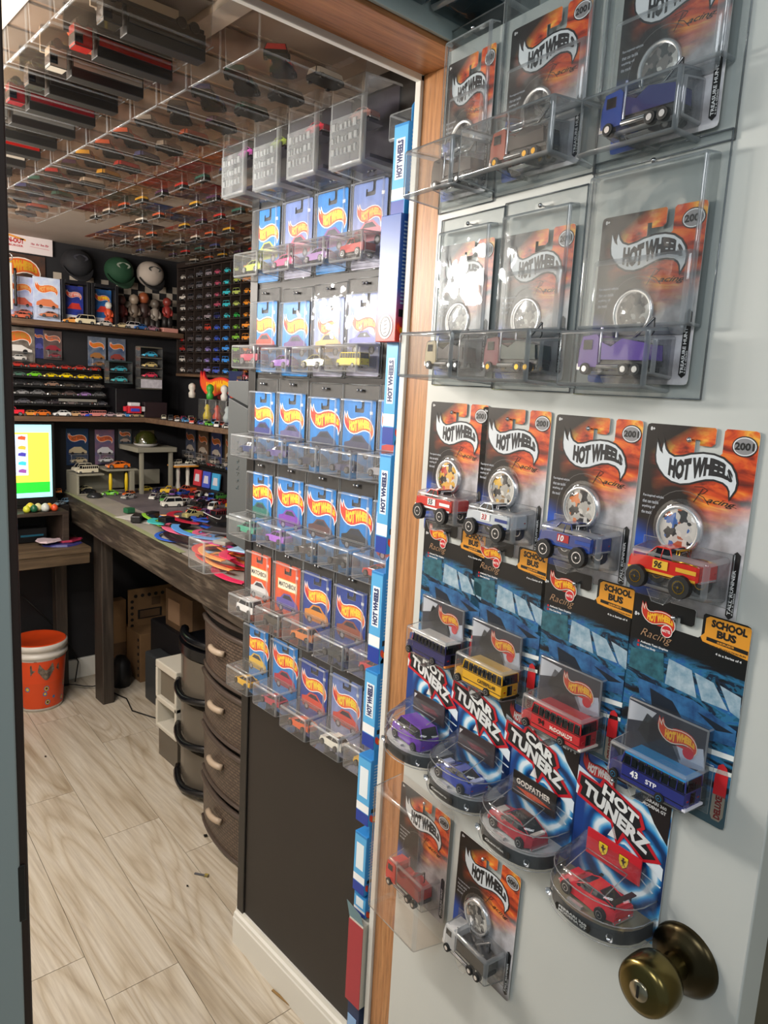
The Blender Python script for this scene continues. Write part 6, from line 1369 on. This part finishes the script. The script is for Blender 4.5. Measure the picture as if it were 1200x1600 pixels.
# right wall part of the lower shelf
random.seed(9)
for k in range(22):
    a = k % 11; q = k//11; y = 2.42-.068*a; c, w_ = (('d8d0b8', 'cream'), ('c84a3c', 'red'), ('e0e0dc', 'white'), ('3a3a3c', 'black'), ('2c58b0', 'blue'), ('e07a34', 'orange'), ('b8b8bc', 'silver'), ('5cb83c', 'green'), ('c84a7c', 'pink'), ('4c90c8', 'sky blue'), ('e8e4e0', 'pearl white'))[(a*3+q*5) % 11]
    car('%s toy car on the right wall shelf, %s from corner, %s row' % (w_, ORD(a), ('front', 'back')[q]), ('coupe', 'van', 'sport')[k % 3], .745+.062*q, y, 1.243, 1.2+random.uniform(-.3, .3), c, 'toy cars on the right wall shelf', .75)
for k, (c, w_) in enumerate((('d8c02c', 'yellow'), ('c84a34', 'red and orange'), ('b8c4c8', 'silver'), ('8c7c74', 'beige'), ('3c3c40', 'black'))):
    y = 2.28-.088*k
    r = thing('clear_box', 'clear display box with a %s toy, %s along the right wall shelf' % (w_, ORD(k)), 'display box', (.885, y, 1.243), group='clear display boxes on the right wall shelf')
    ob('base', MB().box((-.03, -.036, 0), (.03, .036, .008), M_BASE).mesh('b', .001), r); ob('cover', MB().box((-.028, -.034, .008), (.028, .034, .10), M_CASE).mesh('c', .002, M_CEDGE), r)
    ob('toy', MB().lathe([(0, .008), (.018, .008), (.02, .03), (.010, .05), (.014, .06), (.008, .075), (0, .078)], (0, 0, 0), 'z', pm('toy_'+c, c, .4), 12).mesh('t'), r)
    ob('back_plate', MB().box((.029, -.036, 0), (.033, .036, .11), M_BASE).mesh('bp'), r)
# flame logo plaque standing on the boxes
r = thing('logo_plaque', 'large yellow and red flame shaped name plaque on the right wall shelf boxes', 'plaque', (.85, 2.25, 1.345), (0, 0, R(-76)))
mb = MB(); mb.slab([(x*.20-.02, z*.20+.055) for x, z in offset_poly(FL, .03)], 0, .008, pm('plaque_rim', 'c8202c', .4)); ob('plaque_body', mb.mesh('pb'), r)
mb = MB(); logo(mb, -.02, .055, .20, ink('d8342c'), ink('e05a28'), ink('f0b41c'), -.0006); ob('plaque_print', mb.mesh('pp'), r)
tag(ob('blue_pennant', MB().box((-.05, .0, 0), (.06, .004, .125), pm('pennant_navy', '1c2854', .6)).mesh('pn', .002), None, (.90, 2.06, 1.345), (0, 0, R(-76))), 'dark navy board behind the flame plaque', 'board')
for k, (c, w_, y) in enumerate((('c8c4bc', 'white round', 2.30), ('c84a84', 'pink', 2.12), ('e09078', 'peach', 2.06), ('b83c44', 'red', 2.22), ('3c9c3c', 'green', 2.14), ('d0ccc8', 'white', 2.02))):
    z = 1.345 if k in (0, 4, 5) else 1.43; 
    if k in (1, 2, 3): z = 1.345; x = .915
    else: x = .82
    tag(ob('small_figure', MB().lathe([(0, 0), (.014, .002), (.016, .02), (.010, .03), (.016, .042), (.015, .056), (.006, .064), (0, .065)], (0, 0, 0), 'z', pm('sf_'+c, c, .4), 12).mesh('sf'), None, (x, y, z), scale=(1, 1, 1.6) if k in (1, 2, 3) else None), w_+' little figure by the flame plaque', 'figurine', 'little figures by the flame plaque')
# cards under the lower shelf on the back wall and right wall
GL = 'carded toys on the back wall above the bench'
back_card('hung_card', 'blue and green hung card right of the screen', .412, .510, 1.015, 1.180, 2.695, '1c2c5c', '1f3c4c', GL, '8c4c2c', 'b8a888')
back_card('hung_card', 'blue and pink hung card with a white car, above the garage', .540, .630, 1.015, 1.175, 2.695, '4c5478', '8c6070', GL, '9c4c38', 'd0d0d4')
back_card('hung_card', 'small teal hung card right of the blue and pink one', .650, .712, 1.09, 1.178, 2.695, '2c4c5c', '5c4c44', GL, '7c5438', 'a08c80', cased=False)
back_card('hung_card', 'small grey and ochre hung card at the far right of the back wall', .755, .825, 1.10, 1.172, 2.695, '4a4840', '6c5c38', GL, '7c6438', 'a89c80', cased=False)
for k in range(9):
    c, d_, w_ = (('2c3448', '5c6070', 'slate'), ('4c3a30', '7c6450', 'brown'), ('242c5c', '40486c', 'navy'), ('5c4630', '8a6a40', 'ochre'), ('34383c', '6c6864', 'grey'), ('2a3a58', '4c5a7c', 'steel blue'), ('4a2c2c', '6c4840', 'maroon'), ('503c2c', '90704c', 'tan'), ('2c2c34', '5c5860', 'graphite'))[k]
    r = back_card('wall_card', '%s card on the right wall under the shelf, %s from the corner' % (w_, ORD(k)), 0, .095, 0, .15, 0, c, d_, 'cards on the right wall under the shelf', 'a8703c', 'a89c90')
    r.location = (.948, 2.60-.125*k, 1.19); r.rotation_euler = (0, 0, R(-90))
for k in range(10):
    c, w_ = (('a8a4a0', 'silver'), ('3a3a3c', 'black'), ('8c3434', 'dull red'), ('5c5c60', 'grey'), ('34508c', 'blue'), ('c8941c', 'yellow'), ('b8b0a4', 'beige'), ('6c4c3c', 'brown'), ('d0ccc8', 'white'), ('9c2c34', 'crimson'))[k]
    car('%s toy car on the narrow wall ledge, %s from the corner' % (w_, ORD(k)), 'coupe', .933, 2.50-.085*k, 1.036, R(88), c, 'toy cars on the narrow ledge', .8)
tag(ob('ledge', MB().box((.925, 1.50, 1.028), (.95, 2.60, 1.036), M_BASE).mesh('lg', .001)), 'narrow black ledge on the right wall above the bench', 'shelf')

# ================================================================== LEFT END: SCREEN, STAND AND LOW BENCH
r = thing('monitor', 'portrait screen showing a yellow and green page, black bezel, beside the door frame', 'monitor', (.165, 2.56, .866))
ob('bezel', MB().box((-.15, -.012, 0), (.152, .012, .352), M_BASE).mesh('bz', .005), r)
M_SCR = lambda c: pm('screen_'+c, c, .4, emit=.95)
mb = MB(); X0 = -.137
mb.poly([(X0, .035), (.138, .035), (.138, .340), (X0, .340)], M_SCR('a8e8f4'), -.0125)
mb.poly([(X0+.004, .055), (.128, .055), (.128, .100), (X0+.004, .100)], M_SCR('2cc438'), -.0128)
mb.poly([(X0+.004, .100), (.128, .100), (.128, .308), (X0+.004, .308)], M_SCR('f2dc50'), -.0128)
mb.poly([(X0+.004, .13), (.043, .13), (.043, .300), (X0+.004, .300)], M_SCR('c4d8f0'), -.0131)
for i, (c, z) in enumerate((('d0502c', .28), ('e8a83c', .24), ('443ca0', .212), ('3cb8c8', .175), ('8c4c98', .143))): mb.poly([(.005, z), (.034, z-.004), (.036, z+.010), (.02, z+.014), (.006, z+.010)], M_SCR(c), -.0134)
ob('screen', mb.mesh('screen'), r)
ob('stand', MB().box((-.04, -.01, -.0095), (.06, .03, .005), M_BASE).mesh('sd', .002), r)
r = thing('shelf_unit', 'small dark wooden riser under the screen', 'shelf', (0, 0, 0))
M_DK = wood('dark_riser', '2a221d', '3c3029', '4c4036', 0, .6, .5)
ob('top_board', MB().box((-.25, 2.42, .842), (.325, 2.66, .856), M_DK).mesh('tb', .001), r)
ob('side_board', MB().box((.300, 2.42, .715), (.325, 2.66, .842), M_DK).mesh('sdb', .001), r); ob('side_board', MB().box((-.25, 2.42, .715), (-.225, 2.66, .842), M_DK).mesh('sdb', .001), r)
ob('back_board', MB().box((-.225, 2.64, .715), (.300, 2.655, .842), M_BASE).mesh('bkb'), r)
slabthing('cyan_lettered_box', 'black box with a teal stripe inside the riser', 'box', .20, 2.54, .716, .13, .06, .06, '0f1012', 0)
tag(ob('teal_stripe', MB().box((.16, 2.5085, .742), (.25, 2.5095, .750), pm('teal_stripe', '1c5c74', .5)).mesh('ts')), 'thin teal printed stripe on the black box', 'label')
bn = thing('low_bench', 'low brown wooden bench under the screen', 'bench', (0, 0, 0))
for k in range(2): ob('seat_board', MB().box((-.4, 2.335+.17*k, .690), (.385+.02*k, 2.50+.17*k, .714), M_BENCH).mesh('sbd', .002), bn)
ob('front_rail', MB().box((-.4, 2.34, .645), (.38, 2.36, .690), M_BENCH).mesh('frl', .001), bn)
ob('leg', MB().box((-.36, 2.36, 0), (-.31, 2.41, .645), M_LEG).mesh('leg', .002), bn); ob('leg', MB().box((.33, 2.62, 0), (.38, 2.67, .69), M_LEG).mesh('leg', .002), bn)
# crumpled coloured packs on the bench
for k, (c, w_, x, y, lx) in enumerate((('3a3c7c', 'dark blue', .30, 2.42, .16), ('9c2c48', 'crimson', .33, 2.46, .12), ('c8b4bc', 'pale pink', .245, 2.44, .10))):
    mb = MB(); P = [(lx*(.5+.08*math.sin(3*t+k))*math.cos(t), .045*(1+.15*math.cos(4*t+k))*math.sin(t)) for t in [i*.5236 for i in range(12)]]
    n = len(P); vs = [(a, b_, 0) for a, b_ in P]+[(a*.92, b_*.9, .006+.003*math.sin(5*i)) for i, (a, b_) in enumerate(P)]
    mb.add(vs, [tuple(reversed(range(n))), tuple(range(n, 2*n))]+[(i, (i+1) % n, n+(i+1) % n, n+i) for i in range(n)], pm('pack_'+c, c, .35))
    tag(ob('flat_pack', mb.mesh('fp'), None, (x, y, .7145+.009*k), (0, 0, .1*k)), '%s flat pack lying on the low bench' % w_, 'pack', 'flat packs on the low bench')
# eggs and characters on the riser
for k, (c, w_, x, rr) in enumerate((('c8cc3c', 'lime yellow', .168, .015), ('d8c030', 'golden', .188, .019), ('1c5c3c', 'dark green', .196, .016), ('d0c890', 'pale yellow', .218, .017), ('c8ccc8', 'white', .240, .018), ('d8901c', 'amber', .262, .016), ('d8502c', 'orange red', .276, .015))):
    tag(ob('round_toy', MB().lathe([(0, 0), (rr*.7, rr*.15), (rr, rr*.8), (rr*.8, rr*1.5), (rr*.35, rr*1.9), (0, rr*2)], (0, 0, 0), 'z', pm('egg_'+c, c, .35), 14).mesh('rt'), None, (x, 2.445+(.02 if k % 2 else 0), .856)), '%s round toy in the row on the riser below the screen' % w_, 'toy', 'round toys on the riser')
for k, (c, w_, x, z, y) in enumerate((('c8702c', 'orange', .335, .90, 2.60), ('c8b8a0', 'cream', .325, .885, 2.62), ('7ca0bc', 'light blue', .372, .885, 2.60), ('7c8c98', 'grey blue', .332, .856, 2.55))):
    car('%s toy perched between the screen and the workbench' % w_, 'van' if k != 3 else 'sport', x, y, {0: .906, 1: .862, 2: .862, 3: .862}[k]-.0, .2*k, c, 'toys between the screen and the workbench', .6 if k != 3 else .8)
slabthing('corner_block', 'dark block filling the corner beside the riser', 'box', .350, 2.60, .715, .04, .12, .147, '1a1614', 0)

# ================================================================== UNDER THE BENCH
M_WICK, nt, b = nodemat('woven_plastic', .4)
mp = mapped(nt, scale=(1, 1, 1)); ck = nt.nodes.new('ShaderNodeTexBrick'); ck.inputs['Scale'].default_value = 26; ck.inputs['Mortar Size'].default_value = .03
ck.inputs['Color1'].default_value = lin('54463d'); ck.inputs['Color2'].default_value = lin('66564a'); ck.inputs['Mortar'].default_value = lin('241d1a')
sx = nt.nodes.new('ShaderNodeSeparateXYZ'); cb = nt.nodes.new('ShaderNodeCombineXYZ'); nt.links.new(mp.outputs[0], sx.inputs[0]); nt.links.new(sx.outputs[1], cb.inputs[0]); nt.links.new(sx.outputs[2], cb.inputs[1]); nt.links.new(cb.outputs[0], ck.inputs[0])
nt.links.new(ck.outputs[0], b.inputs['Base Color']); bp = nt.nodes.new('ShaderNodeBump'); bp.inputs['Strength'].default_value = .8; bp.inputs['Distance'].default_value = .004; nt.links.new(ck.outputs['Fac'], bp.inputs['Height']); bp.invert = True; nt.links.new(bp.outputs[0], b.inputs['Normal'])
M_WBAND = pm('wicker_band', '4c413b', .3)
def bow(y0, y1, x, bulge, n=14):
    return [(x-bulge*math.sin(math.pi*i/n)**.8, y0+(y1-y0)*i/n) for i in range(n+1)]
def curved_box(pl, zb, zt, xb, m, slope=0):
    """front follows a bowed plan line, back is flat at xb"""
    mb = MB(); n = len(pl); F = [(x, y, zb) for x, y in pl]+[(x-slope, y, zt) for x, y in pl]
    mb.add(F, [(i+1, i, n+i, n+i+1) for i in range(n-1)], m, True)
    mb.add([(pl[0][0], pl[0][1], zb), (pl[0][0], pl[0][1], zt), (xb, pl[0][1], zt), (xb, pl[0][1], zb)], [(0, 1, 2, 3)], m)
    mb.add([(pl[-1][0], pl[-1][1], zb), (pl[-1][0], pl[-1][1], zt), (xb, pl[-1][1], zt), (xb, pl[-1][1], zb)], [(3, 2, 1, 0)], m)
    top = [(x-slope, y, zt) for x, y in pl]+[(xb, pl[-1][1], zt), (xb, pl[0][1], zt)]; mb.add(top, [tuple(range(len(top)))], m)
    bot = [(x, y, zb) for x, y in pl]+[(xb, pl[-1][1], zb), (xb, pl[0][1], zb)]; mb.add(bot, [tuple(reversed(range(len(bot))))], m)
    return mb
wd = thing('drawer_tower', 'brown woven plastic drawer tower with four bowed drawers and beige handles under the bench', 'drawers', (0, 0, 0))
WY0, WY1, WX = .86, 1.31, .362
pl = bow(WY0, WY1, WX, .045)
ob('tower_shell', curved_box(bow(WY0, WY1, WX+.006, .042), .0, .735, .80, pm('shell_dark', '1b1715', .5)).mesh('sh'), wd)
for q in range(4):
    zb = .012+.178*q
    dr = ob('drawer', curved_box(pl, zb+.004, zb+.150, WX+.05, M_WICK, .004).mesh('dr'), wd)
    ob('rim', MB().tube([(x-.004, y, zb+.156) for x, y in pl], .0085, M_WBAND, 8).mesh('rm'), dr)
    ob('lower_rim', MB().tube([(x-.002, y, zb+.004) for x, y in pl], .006, M_WBAND, 8).mesh('lr'), dr)
    hp = bow(1.105, 1.185, WX-.046, .010, 6)
    h = MB(); h.tube([(x-.006, y, zb+.098) for x, y in hp], .0095, pm('beige_handle', 'b3a08c', .4), 8); ob('handle', h.mesh('hd'), dr)
ob('top_rim', MB().tube([(x-.006, y, .742) for x, y in pl], .010, M_WBAND, 8).mesh('tr'), wd)
bo = thing('drawer_tower', 'narrow black drawer tower with smoky clear drawers and bowed black handles', 'drawers', (0, 0, 0))
BX = .425; pl2 = bow(1.35, 1.615, BX, .040, 12)
M_SMOKE = pm('smoky_plastic', '5c554c', .25); M_BLKP = pm('glossy_black_plastic', '0d0e12', .22)
ob('top_tray', curved_box(pl2, .50, .535, .78, M_BLKP).mesh('tt'), bo)
ob('lid', MB().tube([(x+.02, y, .552) for x, y in pl2], .016, M_BLKP, 8).mesh('ld'), bo)
ob('tower_shell', MB().box((.44, 1.345, 0), (.78, 1.62, .50), M_BLKP).mesh('sh', .003), bo)
for q in range(3):
    zb = .015+.165*q; dr = ob('drawer', curved_box(bow(1.36, 1.60, BX, .034, 10), zb+.01, zb+.148, .46, M_SMOKE).mesh('dr'), bo)
    ob('handle', MB().tube([(x-.006, y, zb+.012+.012*abs((i-5)/5)) for i, (x, y) in enumerate(bow(1.352, 1.605, BX, .046, 10))], .013, M_BLKP, 8).mesh('hd'), dr)
wo = thing('drawer_unit', 'low white framed drawer unit behind the black drawer tower', 'drawers', (0, 0, 0))
MWP = pm('white_plastic', 'c9c4b8', .35)
for a, b_ in (((.42, 1.63, .355), (.75, 1.80, .385)), ((.42, 1.785, .13), (.75, 1.80, .355)), ((.42, 1.63, .13), (.75, 1.645, .355)), ((.42, 1.63, .225), (.75, 1.80, .245)), ((.42, 1.63, .118), (.75, 1.80, .135))): ob('frame_piece', MB().box(a, b_, MWP).mesh('fp', .004), wo)
ob('drawer', MB().box((.435, 1.645, .245), (.75, 1.785, .352), pm('drawer_shade', '6c6458', .5)).mesh('dw', .002), wo)
ob('drawer', MB().box((.432, 1.64, .0), (.75, 1.795, .118), M_SMOKE).mesh('dw', .002), wo)
# cartons, grey case, bucket
M_CARD_ = noisy('kraft_card', '6e5236', '80613f', 9, .8); M_CARDT = noisy('kraft_card_top', '4a3624', '5c442c', 9, .8)
cb_ = thing('cardboard_box', 'tall kraft carton with punched holes standing under the bench', 'carton', (0, 0, 0), group='cartons under the bench')
ob('carton_body', MB().box((.655, 2.47, 0), (.90, 2.66, .235), M_CARD_).mesh('cb', .002), cb_)
ob('back_flap', MB().box((.655, 2.60, .235), (.88, 2.61, .42), M_CARD_).mesh('bf', .001), cb_)
hl = pm('punched_hole', '14100c', .9)
mb = MB()
for i in range(5): mb.cyl((.69+.034*i, 2.599, .385), .009, .002, 'y', hl, 8); mb.cyl((.672, 2.599, .36-.03*i), .008, .002, 'y', hl, 8)
for i in range(6): mb.cyl((.654, 2.49, .03+.035*i), .008, .002, 'x', hl, 8)
mb.box((.70, 2.596, .27), (.82, 2.5995, .315), hl); ob('holes', mb.mesh('hl'), cb_)
mb = MB(); mb.box((.71, 2.595, .275), (.81, 2.5965, .31), M_CARDT); mb.box((.77, 2.598, .33), (.815, 2.5995, .37), M_CARDT); ob('printing', mb.mesh('pr'), cb_)
cb2 = thing('cardboard_box', 'low brown carton leaning behind the tall kraft one', 'carton', (0, 0, 0), group='cartons under the bench')
ob('carton_body', MB().box((.57, 2.62, .16), (.652, 2.68, .37), M_CARD_).mesh('cb', .002), cb2); ob('carton_foot', MB().box((.56, 2.62, 0), (.652, 2.68, .16), M_CARDT).mesh('cf', .002), cb2)
cb3 = thing('cardboard_box', 'brown carton with a pale label on the right under the bench', 'carton', (0, 0, 0), group='cartons under the bench')
ob('carton_body', MB().box((.70, 2.05, .33), (.92, 2.30, .50), M_CARDT).mesh('cb', .002), cb3); ob('label_sticker', MB().box((.697, 2.16, .36), (.70, 2.27, .46), pm('dusty_label', '8c7058', .6)).mesh('ls'), cb3)
tag(ob('dark_bin', MB().box((.68, 1.85, 0), (.94, 2.42, .33), pm('dark_bin', '151316', .5)).mesh('db', .01)), 'dark storage bin holding up the labelled carton', 'bin')
tag(ob('grey_case', MB().box((.600, 1.84, 0), (.675, 2.30, .225), pm('grey_case', '34373a', .4)).mesh('gc', .01)), 'flat grey case leaning beside the white drawer unit', 'case')
tag(ob('black_bag', MB().lathe([(0, 0), (.06, .0), (.07, .05), (.06, .11), (.03, .14), (0, .145)], (0, 0, 0), 'z', pm('bag_black', '0e0d10', .5), 12).mesh('bg'), None, (.575, 2.50, 0), scale=(.7, .8, 1.0)), 'crumpled black bag beside the tall kraft carton', 'bag')
bk = thing('toy_bucket', 'white round bucket with an orange lid and orange printed side on the floor', 'bucket', (.215, 2.50, 0))
MB_W = pm('bucket_white', 'cfcac4', .35); MB_O = pm('bucket_orange', 'd8481c', .35)
ob('bucket_body', MB().lathe([(0, 0), (.088, 0), (.092, .01), (.108, .255)], (0, 0, 0), 'z', MB_W, 36).mesh('bb'), bk)
mo, nt, b = nodemat('bucket_print', .35); mp = mapped(nt, scale=(26, 26, 22)); n = N(nt, 'ShaderNodeTexVoronoi', Scale=1.0); nt.links.new(mp.outputs[0], n.inputs[0])
q = ramp(nt, [(0, '2c241e'), (.12, 'd8b02c'), (.2, '3c6a9c'), (.28, 'd0481c'), (1, 'd8501f')], 'CONSTANT'); nt.links.new(n.outputs['Distance'], q.inputs[0]); nt.links.new(q.outputs[0], b.inputs['Base Color'])
ob('printed_wrap', MB().lathe([(.0935, .015), (.1005, .13)], (0, 0, 0), 'z', mo, 36).lathe([(.1005, .13), (.1080, .228)], (0, 0, 0), 'z', MB_O, 36).mesh('pw'), bk)
mb = MB(); n = 14
P = [(R(235+i*5), .165+.022*math.sin(i*.7)) for i in range(n)]
vs = [(.1045*math.cos(a), .1045*math.sin(a), z) for a, z in P]+[(.107*math.cos(a), .107*math.sin(a), z+.045) for a, z in P]
mb.add(vs, [(i, i+1, n+i+1, n+i) for i in range(n-1)], noisy('bucket_dark_print', '1c1814', '8a7c70', 60, .4)); ob('dark_picture', mb.mesh('dp'), bk)
ob('rim', MB().lathe([(.108, .238), (.1155, .240), (.1155, .254), (.109, .257), (.109, .270), (.116, .272), (.116, .292), (.110, .296)], (0, 0, 0), 'z', MB_W, 36).mesh('rm'), bk)
ob('lid', MB().lathe([(.111, .296), (.104, .300), (.100, .294), (0, .294)], (0, 0, 0), 'z', MB_O, 36).mesh('ld'), bk)
tag(ob('power_cable', MB().tube([(.33+.03*i, 2.60-.02*i, .02+.006*math.sin(i*1.3)) for i in range(6)]+[(.50, 2.45, .004), (.53, 2.33, .004), (.50, 2.2, .004), (.56, 2.05, .004)], .003, M_BASE, 6).mesh('cb')), 'black cable running over the floor from the bucket past the bench leg', 'cable')
tag(ob('wall_cable', MB().tube([(.20, 2.675, .45), (.30, 2.67, .33), (.38, 2.665, .22), (.43, 2.64, .10), (.40, 2.6, .02)], .003, M_BASE, 6).mesh('wc')), 'black cable hanging on the back wall behind the bucket', 'cable')
# bits on the floor
tag(ob('floor_scrap', MB().box((-.022, -.003, 0), (.010, .003, .004), pm('scrap_steel', '55565c', .4)).box((-.034, -.005, 0), (-.022, .005, .006), pm('scrap_brass', '9c8a3c', .4)).mesh('fs', .001), None, (.212, 1.066, .0005), (0, 0, 2.2)), 'little brass and steel driver bit on the floor in front of the drawers', 'tool bit')
tag(ob('floor_chip', MB().slab([(0, 0), (.01, .003), (.008, .011), (-.002, .009)], 0, .003, M_BASE).mesh('fc'), None, (.314, 1.221, .0035), (R(90), 0, 0)), 'tiny black plastic chip on the floor near the lowest drawer', 'debris')
tag(ob('floor_crumb', MB().slab([(0, 0), (.004, .003), (.003, .007), (-.002, .005)], 0, .002, M_BASE).mesh('fc'), None, (.163, 1.04, .0025), (R(90), 0, 0)), 'tiny black crumb left of the driver bit', 'debris')
tag(ob('floor_crumb', MB().slab([(0, 0), (.005, .003), (.004, .008), (-.002, .005)], 0, .003, M_BASE).mesh('fc'), None, (.083, 2.015, .0035), (R(90), 0, 0)), 'small black speck on the floor in the middle of the room', 'debris')
tag(ob('wood_sliver', MB().box((-.035, -.003, 0), (.035, .003, .003), pm('sliver', '8c6c3c', .6)).mesh('ws', .001), None, (.156, .545, .0005), (0, 0, R(98))), 'brown wooden sliver beside the white skirting', 'debris')
